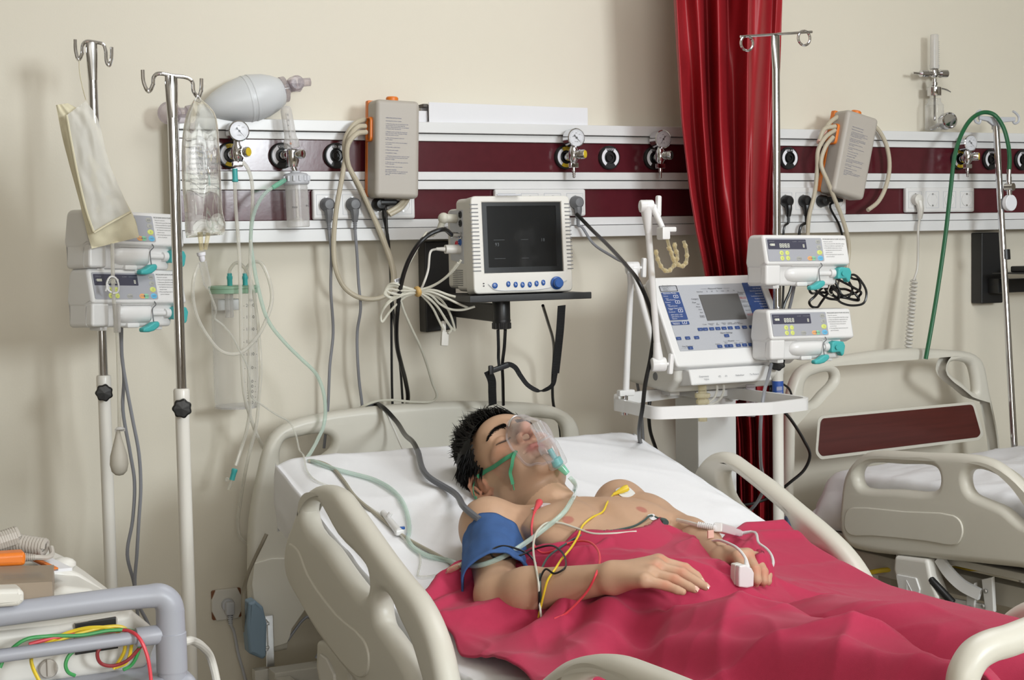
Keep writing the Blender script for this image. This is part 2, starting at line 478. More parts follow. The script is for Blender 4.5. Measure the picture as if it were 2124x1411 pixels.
# ================================================================ bed head panel along the wall
xl = P(374, 400, .07).x; xr = X1 - .02
zz = lambda y: P(950, y, .07).z
t = thing('bed_head_panel', 'long white and maroon medical supply rail mounted along the back wall', 'wall panel', (lerp(xl, xr, .5), 0, zz(496)))
RAILZ = zz(255)
def strip(name, ya, yb, d, m, bev=.002):
    return obj(name, MB().box2((xl, -d, zz(yb)), (xr, 0.0, zz(ya)), bev), m, t)
strip('top_ledge', 255, 277, .078, 'rail_white')
strip('upper_strip', 278.3, 293.5, .066, 'rail_white')
strip('maroon_strip', 294, 356, .06, 'maroon', .001)
strip('middle_strip', 356.5, 373.6, .07, 'rail_white')
strip('groove', 373.7, 375.2, .055, 'gap', 0)
strip('middle_strip', 375.3, 393, .07, 'rail_white')
strip('maroon_strip', 393.5, 453, .06, 'maroon', .001)
strip('lower_strip', 453.5, 470.5, .066, 'rail_white')
strip('bottom_ledge', 471.5, 496, .08, 'rail_white')
obj('end_cap', MB().box2((xl - .012, -.082, zz(497)), (xl, 0, zz(254)), .004), 'rail_white', t)

def gas_outlet(px, py, ring):
    c = P(px, py, .066); c.y = -.06
    g = obj('gas_outlet', MB().lathe([(.0345, 0), (.0345, .008), (.031, .012), (.018, .012), (.0165, .006), (.0001, .006)], c, (0, -1, 0), 28), 'black', t)
    for a0, a1 in ((120, 235), (-55, 60)):
        mb = MB(); n = 10; vs = []
        for k in range(n + 1):
            a = R(lerp(a0, a1, k / n))
            for r in (.0195, .0285): vs.append(c + V((math.cos(a) * r, -.0126, math.sin(a) * r)))
        mb.add(vs, [(2 * k, 2 * k + 1, 2 * k + 3, 2 * k + 2) for k in range(n)])
        obj('label_ring', mb, 'inkwhite', g)
    if ring == 'yellow':
        for a0, a1 in ((62, 118), (237, 303)):
            mb = MB(); n = 8; vs = []
            for k in range(n + 1):
                a = R(lerp(a0, a1, k / n))
                for r in (.0195, .0295): vs.append(c + V((math.cos(a) * r, -.0127, math.sin(a) * r)))
            mb.add(vs, [(2 * k, 2 * k + 1, 2 * k + 3, 2 * k + 2) for k in range(n)])
            obj('yellow_ring', mb, 'yellow', g)
    mb = MB().text({'yellow': 'VACUUM', 'air': 'MED AIR', 'ox': 'OXYGEN'}[ring], .0085, MY(c + V((0, -.0129, .0205))), 'CENTER')
    obj('lettering', mb, 'ink' if ring == 'yellow' else 'inkwhite', g)
    obj('socket_core', MB().lathe([(.0125, .004), (.0125, .013), (.008, .013), (.007, .008), (.0001, .008)], c, (0, -1, 0), 18), 'blackrub', g)
    return c
GAS = {}
for k, px, py, ring in (('a', 478, 322, 'yellow'), ('b', 585, 323, 'ox'), ('c', 697, 323, 'air'), ('d', 1173, 326, 'yellow'), ('e', 1264, 327, 'ox'),
                        ('f', 1357, 328, 'air'), ('g', 1636, 328, 'air'), ('h', 1990, 330, 'yellow'), ('i', 2055, 331, 'ox'), ('j', 2121, 332, 'air')):
    GAS[k] = gas_outlet(px, py, ring)

def socket_plate(px0, px1, py0, py1, n, used):
    a = P(px0, py1, .07); b = P(px1, py0, .07)
    z0, z1 = P(px0, py1, .07).z, P(px0, py0, .07).z
    w_ = (b.x - a.x)
    g = obj('socket_plate', MB().box2((a.x, -.079, z0), (b.x, -.06, z1), .006, 3), 'white_pl', t)
    cs = []
    for k in range(n):
        cx = a.x + w_ * (k + .5) / n; cz = (z0 + z1) / 2
        s = obj('socket', MB().lathe([(.0215, 0), (.0215, .0015), (.0195, .0015), (.0185, -.002), (.0001, -.002)], (cx, -.0795, cz), (0, -1, 0), 24), 'white_pl', g)
        fr = MB()
        q = [V((-.027, -.027)), V((.027, -.027)), V((.027, .027)), V((-.027, .027))]
        fr.plate(q, [[p * .965 for p in q]], .0012, 0, MY((cx, -.0792, cz)))
        obj('insert_frame', fr, 'grey_l', g)
        for dx in (-.0095, .0095): obj('pin_hole', MB().cyl((cx + dx, -.0774, cz), (cx + dx, -.0782, cz), .0028, n=10), 'blackrub', s)
        for dz in (-.0185, .0185): obj('earth_clip', MB().box((cx, -.081, cz + dz), (.005, .002, .005)), 'steel', s)
        cs.append(V((cx, -.08, cz)))
    return cs
SOC1 = socket_plate(648, 858, 394, 456, 4, None)
SOC2 = socket_plate(1025, 1212, 393, 450, 4, None)
SOC3 = socket_plate(1606, 1752, 389, 447, 4, None)
SOC4 = socket_plate(1876, 2018, 389, 441, 4, None)

# plugs with cords
def plug(name_, label, c, pts, m, cord, r=.0035, style='down', col_group=None):
    th = thing('power_plug', label, 'plug', c)
    b = MB()
    b.lathe([(.0185, 0), (.019, .006), (.017, .022), (.012, .028), (.0001, .029)], c, (0, -1, 0), 20)
    if style == 'down':
        b.tube([c + V((0, -.014, -.006)), c + V((.001, -.017, -.022)), c + V((.001, -.015, -.046))], [.0125, .011, .0075], 10, 3)
        e = c + V((.001, -.015, -.046))
    else:
        b.box(c + V((.022, -.022, .004)), (.05, .018, .016), .005); e = c + V((.046, -.022, .004))
    obj('plug_body', b, m, th)
    s = MB(); d = V((0, 0, -1)) if style == 'down' else V((1, 0, -.15)).normalized()
    for k in range(5): s.cyl(e + d * (k * .0045), e + d * (k * .0045 + .0028), .0062 - .0003 * k, n=10)
    obj('strain_relief', s, m, th)
    obj('cord', MB().tube([e, e + d * .02] + pp(pts), r, 8), cord, th)
    return th
plug('a', 'dark grey plug with grey cord in the first socket beside the humidifier', SOC1[0], [(687, 520, .09), (686, 600, .08), (691, 690, .07), (684, 760, .07), (680, 850, .06), (672, 930, .05)], 'grey_d', 'grey_cord', .0042, col_group=1)
plug('a', 'grey plug in the second socket behind the beige hose loop', SOC1[1], [(740, 520, .09), (744, 590, .08), (748, 640, .08), (741, 690, .07), (744, 780, .07), (751, 840, .06), (755, 900, .05)], 'grey_d', 'grey_cord', .0042)
plug('a', 'flat black plug in the third socket under the grey pump box', SOC1[2], [(797, 430, .1), (806, 500, .08), (811, 600, .07), (812, 700, .07), (813, 800, .06), (816, 900, .05)], 'black', 'blackrub', .0035, 'flat')
plug('a', 'grey plug in the last socket partly hidden behind the monitor', SOC2[3], [(1206, 470, .1), (1230, 505, .12), (1275, 535, .2), (1315, 560, .3), (1330, 620, .35), (1322, 700, .35), (1318, 760, .35), (1330, 850, .3), (1335, 930, .3)], 'grey_d', 'grey_cord', .0042)
plug('a', 'black plug nearest the chrome pole right of the curtain', SOC3[0], [(1627, 470, .1), (1626, 540, .09), (1624, 620, .08), (1615, 760, .08), (1612, 900, .07)], 'black', 'blackrub', .0035)
plug('a', 'round black angled plug in the second socket right of the curtain', SOC3[1], [(1661, 470, .1), (1655, 520, .09), (1640, 600, .08), (1625, 640, .08), (1622, 800, .07)], 'black', 'blackrub', .0045)
plug('a', 'flat black plug under the tilted pump box', SOC3[2], [(1722, 425, .1), (1742, 470, .09), (1750, 510, .09), (1745, 560, .12), (1735, 600, .25)], 'black', 'blackrub', .0035, 'flat')
# nurse call cord with coil
c = SOC4[0]
th = thing('coiled_cord', 'white angled plug with a coiled cord hanging over the empty bed', 'cord', c)
b = MB().lathe([(.0185, 0), (.019, .006), (.017, .02), (.0001, .026)], c, (0, -1, 0), 20)
b.tube([c + V((.002, -.014, -.004)), c + V((.006, -.018, -.03)), c + V((.006, -.015, -.062))], [.013, .0115, .007], 10, 3)
obj('plug_body', b, 'offwhite', th)
obj('cord', MB().tube([c + V((.006, -.015, -.06))] + pp([(1905, 470, .1), (1904, 530, .1), (1902, 560, .1), (1895, 582, .1)]), .0038, 8), 'offwhite', th)
pts = []; a0, b0 = P(1896, 580, .1), P(1882, 745, .12)
N = 21 * 10
for k in range(N + 1):
    q = k / N; a = q * 21 * 2 * math.pi
    pts.append(a0.lerp(b0, q) + V((math.cos(a) * .0095, math.sin(a) * .0095, 0)))
obj('coil', MB().tube(pts, .0036, 6, 1), 'offwhite', th)

# wall socket low on the left
c = P(471, 1254, .012)
th = thing('wall_socket', 'white wall socket with brown corners and a grey plug low on the left', 'socket', V((c.x, 0, c.z)))
w2 = .040
o = [(-w2, -w2), (w2, -w2), (w2, w2), (-w2, w2)]
obj('back_plate', MB().plate(fillet(o, .006), [], .008, .002, MY((c.x, -.004, c.z))), mat('brown_trim', S(122, 76, 48), .4, noise_s=40, noise_a=.2), th)
o = [(-.029, -.0415), (.029, -.0415), (.0415, -.014), (.0415, .014), (.029, .0415), (-.029, .0415), (-.0415, .014), (-.0415, -.014)]
obj('cover_plate', MB().plate(fillet(o, .004), [], .012, .003, MY((c.x, -.008, c.z))), 'offwhite', th)
obj('socket_ring', MB().lathe([(.0215, 0), (.0215, .002), (.019, .002), (.0185, .0005), (.0001, .0005)], (c.x, -.0142, c.z), (0, -1, 0), 24), 'offwhite', th)
cc = V((c.x, -.0145, c.z))
th = thing('power_plug', 'grey plug and printed cord in the low brown-cornered socket', 'plug', cc)
b = MB().lathe([(.017, 0), (.016, .012), (.0001, .014)], cc, (0, -1, 0), 20); b.box(cc + V((.001, -.02, -.006)), (.024, .022, .036), .006)
obj('plug_body', b, 'grey_l', th)
s = MB()
for k in range(5): s.cyl(cc + V((.002, -.02, -.026 - k * .005)), cc + V((.002, -.02, -.029 - k * .005)), .0075 - .0004 * k, n=12)
obj('strain_relief', s, 'grey_l', th)
obj('cord', MB().tube([cc + V((.002, -.02, -.022)), cc + V((.003, -.02, -.05))] + pp([(485, 1310, .03), (495, 1360, .03), (505, 1395, .03), (515, 1440, .04), (520, 1500, .05)]), .004, 8), 'grey_l', th)
# ================================================================ iv poles
def tube_pts(mb, pts, r, n=10, sub=5): return mb.tube(pts, r, n, sub)
def pole(c, ztop, hook, label, hookr=.0042, collar=1.05, cat='iv pole', legs=.23, ang=0):
    t = thing('iv_pole', label, cat, (c.x, c.y, 0))
    x, y = c.x, c.y
    obj('lower_tube', MB().cyl((x, y, .1), (x, y, collar - .01), .0148, n=20), 'pole_white', t)
    obj('collar', MB().lathe([(.0148, 0), (.0172, .004), (.0172, .05), (.0155, .054), (.0115, .055)], (x, y, collar - .052), (0, 0, 1), 20), 'pole_white', t)
    b = MB()
    dr = (CAM - V((x, y, collar - .035))); dr.z = 0; dr.normalize()
    n = 48; kc = V((x, y, collar - .036)) + dr * .014
    xx, yy, zz_ = b.frame(dr); vs = []; fs = []
    prof = [(.006, 0), (.006, .012), (.017, .013), (.0195, .017), (.0195, .027), (.016, .031), (.0001, .0325)]
    for r, h in prof:
        for k in range(n):
            a = 2 * math.pi * k / n; rr = r * (1 + (.07 * math.cos(7 * a) if r > .012 else 0))
            vs.append(kc + xx * (rr * math.cos(a)) + yy * (rr * math.sin(a)) + zz_ * h)
    for i in range(len(prof) - 1):
        for k in range(n): fs.append((i * n + k, i * n + (k + 1) % n, (i + 1) * n + (k + 1) % n, (i + 1) * n + k))
    b.add(vs, fs); obj('clamp_knob', b, 'black', t)
    b = MB().cyl((x, y, collar - .02), (x, y, ztop - .09), .0108, n=20)
    ex = V((1, 0, 0))
    vs = []; N = 20; L = [(0, 1, 1), (.4, 1.15, .75), (.75, 1.25, .45), (1, 1.2, .4)]
    for s, wx, wy in L:
        for k in range(N):
            a = 2 * math.pi * k / N
            vs.append(V((x + .0108 * wx * math.cos(a), y + .0108 * wy * math.sin(a), ztop - .09 + .088 * s)))
    b.add(vs, [(i * N + k, i * N + (k + 1) % N, (i + 1) * N + (k + 1) % N, (i + 1) * N + k) for i in range(3) for k in range(N)])
    obj('chrome_tube', b, 'chrome', t)
    for i, h in enumerate(hook): obj('hook_bar', MB().tube(h, hookr, 10, 6), 'chrome', t)
    if legs:
        for k in range(5):
            a = ang + 2 * math.pi * k / 5; d = V((math.cos(a), math.sin(a), 0)); e = V((x, y, 0)) + d * legs
            obj('base_leg', MB().tube([V((x, y, .115)), V((x, y, .1)) + d * .07, e + V((0, 0, .075))], .011, 8, 4), 'pole_white', t)
            obj('castor', MB().cyl(e + V((-.01, 0, .025)), e + V((.01, 0, .025)), .025, n=16).cyl(e + V((0, 0, .03)), e + V((0, 0, .075)), .006, n=8), 'black', t)
    return t
Y1, Y2, Y3 = .30, .75, .59
c1 = P(216, 812, Y1); c2 = P(377, 828, Y2); c3 = P(1613, 745, Y3)
hk = lambda l, Y: [P(x, y, Y) for x, y in l]
pole(c1, P(190, 86, Y1).z, [hk([(156, 82), (157, 105), (163, 124), (170, 112), (172, 92), (179, 86), (200, 88), (214, 92), (219, 105), (221, 128), (226, 136), (231, 122), (232, 98)], Y1)],
     'chrome and white drip pole at far left carrying two pumps and a cream bag', ang=.3)
pole(c2, P(357, 155, Y2).z, [hk([(296, 145), (298, 170), (308, 190), (317, 176), (319, 160), (327, 153), (357, 157), (390, 162), (399, 170), (402, 190), (411, 201), (417, 188), (418, 163)], Y2)],
     'chrome and white drip pole in front holding the clear saline bag', ang=.7)
def ring(px, py, r, Y, n=14):
    c = P(px, py, Y)
    return [c + V((math.cos(R(90 + k * 360 / n)) * r, 0, math.sin(R(90 + k * 360 / n)) * r)) for k in range(n + 1)]
b1 = P(1536, 76, Y3); b2 = P(1684, 66, Y3)
t3 = pole(c3, P(1606, 72, Y3).z, [[b1, b1.lerp(b2, .5), b2], ring(1549, 90, .019, Y3), ring(1668, 79, .019, Y3)],
     'drip pole with ring hooks beside the red curtain carrying two white pumps', hookr=.0036, ang=.1)
lb = MB(); cz0, cz1 = P(1616, 790, Y3).z, P(1616, 826, Y3).z
lb.lathe([(.0151, 0), (.0151, cz0 - cz1)], (c3.x, c3.y, cz1), (0, 0, 1), 24); obj('blue_sticker', lb, mat('blue_label', S(52, 92, 176), .4), t3)
lb = MB(); z0 = P(1616, 850, Y3).z; lb.lathe([(.0151, 0), (.0151, .022)], (c3.x, c3.y, z0), (0, 0, 1), 24); obj('white_sticker', lb, 'paper', t3)
lb = MB()
for k in range(5): lb.text('RING 1800', .006, Mfr((c3.x - .004 + (k - 2) * .0035, c3.y - .0158, cz1 + .005), (0, 0, 1), (-1, 0, 0)))
obj('lettering', lb, 'inkwhite', t3)

# ================================================================ infusion pumps
Mside = lambda x: Matrix(((0, 0, 1, x), (1, 0, 0, 0), (0, 1, 0, 0), (0, 0, 0, 1)))      # local xy -> y,z ; extrude along x
def make_pump(label):
    t = thing('infusion_pump', label, 'infusion pump', (0, 0, 0), None, 'syringe pumps on the drip poles')
    L = lambda n, mb, m, par=None, sm=35: obj(n, mb, m, par or t, True, sm)
    b = MB(); b.plate(fillet([(0, .058), (.02, .134), (.088, .134), (.098, .06), (.09, .045), (.03, .045)], [.008, .01, .02, .012, .008, .004]), [], .27, .009, Mside(0))
    L('housing', b, 'white_pl')
    b = MB(); b.plate(fillet([(.02, .002), (.016, .056), (.03, .06), (.092, .06), (.092, .0)], [.01, .006, .003, .003, .012]), [], .238, .009, Mside(-.015))
    L('lower_body', b, 'white_pl')
    b = MB(); b.box2((-.1335, .004, .004), (-.086, .06, .058), .007, 3); L('front_block', b, 'white_pl')
    b = MB().lathe([(.0001, 0), (.012, .004), (.02, .014), (.0235, .03), (.0235, .105), (.02, .108)], (-.07, .028, .033), (1, 0, 0), 26); L('syringe_cradle', b, 'white_pl')
    b = MB().box2((-.05, .008, .052), (.04, .03, .06), .003); b.box2((-.03, .012, .0), (.005, .04, .012), .004); L('cradle_lip', b, 'white_pl')
    b = MB().cyl((.03, .016, .033), (.092, .016, .033), .0066, n=18); b.lathe([(.011, 0), (.0115, .004), (.0115, .014), (.009, .016)], (.078, .016, .033), (1, 0, 0), 18); L('plunger_rod', b, 'white_pl')
    b = MB(); b.plate(fillet([(.09, .018), (.092, .045), (.104, .05), (.13, .047), (.136, .036), (.132, .014), (.126, .008), (.122, .014), (.118, .02)], .005), [], .022, .004, Matrix(((1, 0, 0, 0), (0, 0, -1, .008), (0, 1, 0, 0), (0, 0, 0, 1))))
    b.cyl((.106, -.004, .033), (.106, -.008, .033), .006, n=14); L('pusher_clamp', b, 'teal')
    b = MB(); b.plate(fillet([(-.014, -.012), (-.014, -.002), (.0, .002), (.016, .011), (.03, .013), (.034, .008), (.032, .0), (.018, -.009), (.004, -.012)], .005), [], .02, .005, Matrix(((1, 0, 0, .012), (0, 0, -1, .0), (0, 1, 0, .002), (0, 0, 0, 1))))
    L('lever', b, 'teal')
    L('foot', MB().box2((-.1, .02, -.006), (-.08, .06, .004), .003), 'white_pl'); L('foot', MB().box2((.06, .03, -.006), (.085, .06, .004), .003), 'white_pl')
    b = MB().tube([(.036, .004, .064), (.04, -.001, .054), (.034, .003, .045), (.03, -.002, .03), (.034, .0, .014), (.04, .006, .004)], .0012, 6); L('retainer_wire', b, 'grey_d')
    b = MB().box2((-.075, .095, .03), (-.025, .128, .11), .006); L('pole_clamp', b, 'offwhite')
    mp = Mfr(V((0, 0, .058)) + V((0, -.0004, 0)), (1, 0, 0), (0, .02, .076))
    at = lambda x, y, z=.0006: mp @ Matrix.Translation((x, y, z))
    b = MB(); b.plate(fillet([(-.127, .008), (.049, .008), (.049, .070), (-.127, .070)], .004), [], .0006, 0, at(0, 0, .0006))
    cp = L('control_panel', b, 'grey_p')
    b = MB(); b.plate(fillet([(-.1235, .040), (-.002, .040), (-.002, .066), (-.1235, .066)], .002), [], .0006, 0, at(0, 0, .0011)); dp = L('display', b, 'disp', cp)
    # seven segment digits
    b = MB()
    def seg8(x, y, h):
        w = h * .55; s = h * .13
        for (ax, ay, bx, by) in ((0, 0, w, s), (0, h / 2 - s / 2, w, h / 2 + s / 2), (0, h - s, w, h), (0, s, s, h / 2 - s / 2), (w - s, s, w, h / 2 - s / 2), (0, h / 2 + s / 2, s, h - s), (w - s, h / 2 + s / 2, w, h - s)):
            b.add([at(x + p, y + q, .0016) @ V((0, 0, 0)) for p, q in ((ax, ay), (bx, ay), (bx, by), (ax, by))], [(0, 1, 2, 3)])
    for k, x in enumerate((-.087, -.079, -.071, -.062)): seg8(x, .0445, .0105)
    seg8(-.0135, .0445, .0085)
    b.box(at(-.0645, .045, .0016) @ V(), (.0014, .0006, .0014))
    for k in range(4): b.add([at(-.115 + k * .0035 + p, .049 + q, .0016) @ V() for p, q in ((0, 0), (.0025, 0), (.0025, .006), (0, .006))], [(0, 1, 2, 3)])
    b.text('\u25c1', .006, at(-.119, .05, .0016))
    L('digits', b, 'segs', dp)
    b = MB(); b.text('SYRINGE', .0042, at(-.119, .059, .0016)); b.text('ALARM', .004, at(-.045, .059, .0016)); b.text('OCCLUSION', .004, at(-.026, .059, .0016))
    L('lettering', b, 'inkgrey', dp)
    def btn(nm, x, y, m, sym, wd=.0062, hh=.0062):
        bb = MB().lathe([(wd, 0), (wd, .0008), (wd * .9, .0012)], at(x, y, .0006) @ V(), (mp.to_3x3() @ V((0, 0, 1))), 20, (1, hh / wd) if wd != hh else (1, 1))
        o = L('button', bb, m, cp)
        L('symbol', MB().text(sym, .0055, at(x, y - .002, .0022), 'CENTER'), 'inkgrey', o)
    btn('', -.084, .030, 'btn_y', 'R'); btn('', -.066, .030, 'btn_y', '^'); btn('', -.084, .016, 'btn_y', 'V'); btn('', -.066, .016, 'btn_y', 'v')
    btn('', -.031, .015, 'btn_n', 'FUNC', .0085, .0058); btn('', .004, .0152, 'btn_o', 'STOP', .0085, .0058); btn('', .015, .0152, 'btn_g', 'START', .0075, .0058)
    btn('', .037, .060, 'btn_n', 'BOL', .0082, .006); btn('', .037, .0455, 'btn_n', 'A', .0082, .006); btn('', .037, .031, 'btn_y', '\u03a3', .0085, .0062); btn('', .037, .0155, 'btn_b', 'FAST', .0088, .0064)
    b = MB(); b.text('LOW BATT', .0038, at(-.114, .026)); b.text('\u25a1', .006, at(-.107, .018)); b.text('O', .005, at(-.107, .011))
    L('lettering', b, 'inkgrey', cp)
    b = MB(); b.text('MICROINFUSION PUMP WZ-50C6', .0049, at(.053, .0655, .0008))
    for k, s in enumerate(('! Notice for operation:', '1. Must use the special 20ml, 30ml, 50ml syringes', '2. Always press [S] before regulating flow rate', '3. Press [A]+[V] simultaneously to add the', '    fast dispensed volume to the total dis-', '    pensed volume.', '4. The syringe flange must be inserted in the', '    groove of pedestal.')):
        b.text(s, .0034, at(.054, .0595 - .0058 * k, .0008))
    L('instruction_print', b, 'ink')
    return t
def set_pump(t, px, py, Y, yaw, roll):
    rot = Matrix.Rotation(R(yaw), 3, 'Z') @ Matrix.Rotation(R(roll), 3, 'Y')
    o = P(px, py, Y) - rot @ V((0, 0, .058))
    t.matrix_basis = Matrix.Translation(o) @ rot.to_4x4(); t['_m'] = [list(r) for r in t.matrix_basis]
pumps = make_pump('white syringe pump on the ring-hooked pole, upper of the two by the curtain')
PUMPS = [pumps]
for lab in ('white syringe pump on the ring-hooked pole, lower one in front of the ventilator', 'white syringe pump on the far left pole, upper one behind the cream bag', 'white syringe pump on the far left pole, lower one behind a white clip'):
    PUMPS.append(copy_thing(pumps, (0, 0, 0), None, lab))
for ch in list(COL.objects):
    if ch.parent == PUMPS[1] and ch.name.startswith(('pusher_clamp', 'plunger_rod')): ch.location.x -= .034
set_pump(PUMPS[0], 1679, 548, .705, 0, 1.0); set_pump(PUMPS[1], 1688, 702, .705, 0, 1.2)
set_pump(PUMPS[2], 289, 508, .44, 27, 2.4); set_pump(PUMPS[3], 294, 628, .44, 27, 2.4)

# ================================================================ bags
def pillow(mb, left, right, Y, th, nu=18, nv=26, wrk=.002, seed=0, ex=.5, fr=(5, 9)):
    l = catmull([V((x, y, 0)) for x, y in left], 8); r = catmull([V((x, y, 0)) for x, y in right], 8)
    def smp(c, v):
        s = v * (len(c) - 1); i = min(int(s), len(c) - 2); return c[i].lerp(c[i + 1], s - i)
    def f(side):
        def g(u, v):
            a = smp(l, v).lerp(smp(r, v), u)
            k = (math.sin(math.pi * u) * max(0, math.sin(math.pi * min(1, max(0, v))))) ** ex if 0 < u < 1 else 0
            p = P(a.x, a.y, Y); n = noise.noise(V((u * fr[0] + seed, v * fr[1], side * 3))) * wrk * 2 * (1 if 0 < u < 1 else .4)
            return p + V((0, -side * (th * k) + n, 0))
        return g
    mb.grid(f(1), nu, nv); mb.grid(f(-1), nu, nv); return mb
# saline bag
Yb = .76
t = thing('saline_bag', 'clear fluid bag hanging from the hook of the front drip pole', 'drip bag', P(420, 490, Yb))
obj('bag_film', pillow(MB(), [(402, 207), (386, 240), (377, 300), (378, 380), (383, 440), (384, 480), (386, 494)], [(420, 207), (446, 236), (455, 300), (459, 390), (462, 440), (468, 470), (464, 487)], Yb, .022, wrk=.003, fr=(3.2, 2.6)), 'bagfilm', t, smooth=80)
b = MB(); b.tube(pp([(411, 198, Yb), (405, 208, Yb), (417, 209, Yb), (412, 199, Yb)]), .0012, 6)
obj('hanger_loop', b, 'frost', t)
b = MB(); fr = Mfr(P(386, 330, Yb + .0265), P(440, 300, Yb) - P(384, 300, Yb), (0, 0, 1))
random.seed(3)
for k, s in enumerate(('500 ml', 'ISOTONIC', 'SODIUM CHLORIDE 0.9%', 'SOLUTION FOR I.V. INFUSION', 'EACH 100 ML CONTAINS', 'SODIUM CHLORIDE 0.9 G', 'WATER FOR INJECTION', 'STERILE NON PYROGENIC', 'SINGLE DOSE CONTAINER', 'STORE BELOW 25 C')):
    b.text(s, .0052 if k > 1 else .008, fr @ Matrix.Translation((.006, .02 - .0105 * k, 0)))
obj('print', b, 'ink', t)
b = MB()
obj('port', MB().cyl(P(415, 482, Yb), P(418, 520, Yb), .006, .004, 12), 'amber', t); obj('port', MB().cyl(P(432, 484, Yb), P(426, 518, Yb), .005, .004, 12), 'amber', t)
# infusion line with drip chamber
t = thing('infusion_line', 'clear drip chamber and line running from the saline bag to the arm', 'infusion set', P(428, 590, Yb))
b = MB().lathe([(.004, 0), (.0065, .004), (.0065, .012), (.009, .013), (.0095, .02)], P(420, 543, Yb), (P(416, 518, Yb) - P(420, 543, Yb)), 16); obj('spike_cap', b, 'inkwhite', t)
b = MB().box(P(417, 529, Yb), (.013, .008, .006), .002); obj('vent_cap', b, 'knobblue', t)
dcx = P(432, 598, Yb) - P(420, 543, Yb)
b = MB().lathe([(.0085, 0), (.0085, .048), (.006, .054), (.003, .06)], P(420, 543, Yb), dcx, 16); obj('drip_chamber', b, 'glass', t)
LINE = [(432, 598, Yb), (440, 620, Yb), (448, 645, .75), (445, 659, .74), (461, 673, .72), (479, 694, .7), (496, 726, .66), (511, 755, .62), (519, 793, .58), (521, 822, .54), (543, 840, .48), (574, 861, .42), (603, 879, .36), (613, 900, .36), (620, 930, .42)]
# pressure bag
Yc = .52
t = thing('pressure_bag', 'cream fabric pressure bag with a mesh front hanging on the far left pole', 'pressure bag', P(200, 515, Yc))
obj('bag_body', pillow(MB(), [(116, 218), (128, 280), (146, 350), (165, 420), (180, 480), (190, 516)], [(141, 214), (195, 250), (225, 330), (252, 400), (280, 455), (289, 492)], Yc, .02, wrk=.004, seed=4), 'cream', t, smooth=80)
obj('mesh_panel', pillow(MB(), [(137, 240), (150, 305), (164, 375), (180, 440), (195, 483)], [(178, 209), (202, 245), (221, 318), (246, 385), (271, 440)], Yc + .026, .006, wrk=.003, seed=9), 'mesh', t, smooth=80)
obj('hem', MB().tube([P(x, y, Yc + .033) for x, y in [(195, 483), (230, 462), (271, 440)]], .0028, 6), 'cream', t)
obj('hem', MB().tube([P(x, y, Yc + .03) for x, y in [(138, 238), (150, 305), (164, 375), (180, 440), (195, 483)]], .0024, 6), 'cream', t)
obj('cord', MB().tube([P(164, 124, Y1), P(165, 150, .38), P(172, 185, .46), P(178, 207, Yc + .02)], .0011, 6), 'cream', t)
obj('air_tube', MB().tube([P(233, 505, Yc), P(234, 560, Yc), P(236, 620, Yc), P(243, 690, Yc), P(246, 780, Yc), P(248, 888, Yc)], .0042, 8), 'tubemilk', t)
b = MB().tube([P(x, y, Yc + .008) for x, y in [(231, 607), (223, 600), (222, 585), (230, 574), (240, 577), (246, 592), (244, 606), (234, 609)]], .0022, 6, 5); b.tube([P(x, y, Yc + .008) for x, y in [(219, 604), (224, 590), (226, 602)]], .002, 6, 3)
obj('pinch_clamp', b, 'white_pl', t)
b = MB().cyl(P(240, 630, Yc), P(243, 690, Yc), .0075, n=12); b.cyl(P(246, 630, Yc + .01), P(247, 688, Yc + .01), .004, n=8); obj('flow_valve', b, 'frost', t)
b = MB().lathe([(.006, .0), (.012, .003), (.006, .008)], P(249, 893, Yc), (0, 0, 1), 12); b.box(P(249, 893, Yc), (.022, .005, .005), .001); obj('tube_connector', b, 'white_pl', t)
b = MB().lathe([(.0001, 0), (.009, .002), (.017, .01), (.0205, .026), (.019, .045), (.012, .07), (.007, .088), (.005, .098), (.0045, .105)], P(248, 987, Yc), (0, 0, 1), 22); obj('squeeze_bulb', b, mat('bulb_rubber', S(206, 200, 188), .55, noise_s=30, noise_a=.03, bump=.2, bump_s=80), t)
# power cords hanging behind the left pole
cable('cord', 'grey power cord hanging from the left pumps, crossing the other cord', 'cord', [(252, 675, .33), (253, 740, .33), (262, 800, .33), (275, 870, .33), (288, 940, .33), (292, 1010, .33), (288, 1080, .33), (284, 1150, .33), (280, 1215, .33), (290, 1260, .33), (305, 1290, .33), (318, 1330, .33), (330, 1450, .33)], .0042, 'grey_cord')
cable('cord', 'grey power cord hanging beside the squeeze bulb of the left pole', 'cord', [(249, 675, .31), (251, 720, .31), (257, 780, .31), (255, 850, .31), (270, 940, .31), (279, 1000, .31), (275, 1080, .31), (264, 1150, .31), (278, 1210, .31), (285, 1270, .31), (290, 1330, .31), (295, 1450, .31)], .0042, 'grey_cord')
# ================================================================ things on and along the rail
# resuscitator bag lying on the ledge
a = P(424, 222, .07); e = P(588, 186, .07); ax = (e - a); L_ = ax.length
t = thing('resuscitator_bag', 'milky hand resuscitator bag lying on top of the rail at left', 'resuscitator', P(500, 245, .05))
b = MB().lathe([(.012, 0), (.02, .004), (.036, .03), (.052, .07), (.0605, .11), (.061, .135), (.056, .165), (.047, .19), (.036, .21), (.024, L_)], a + V((0, 0, -.004)), ax, 36)
obj('bag', b, 'silicone', t)
b = MB()
for h, r in ((.11, .0612), (.125, .0617)): b.lathe([(r, h), (r + .0006, h + .003), (r, h + .006)], a + V((0, 0, -.004)), ax, 36)
obj('moulded_rib', b, 'silicone', t)
u = ax.normalized()
b = MB().lathe([(.024, -.008), (.034, -.006), (.034, .006), (.026, .008), (.012, .018), (.012, .03)], e, u, 24); obj('collar', b, 'siliclear', t)
vc = P(613, 173, .08)
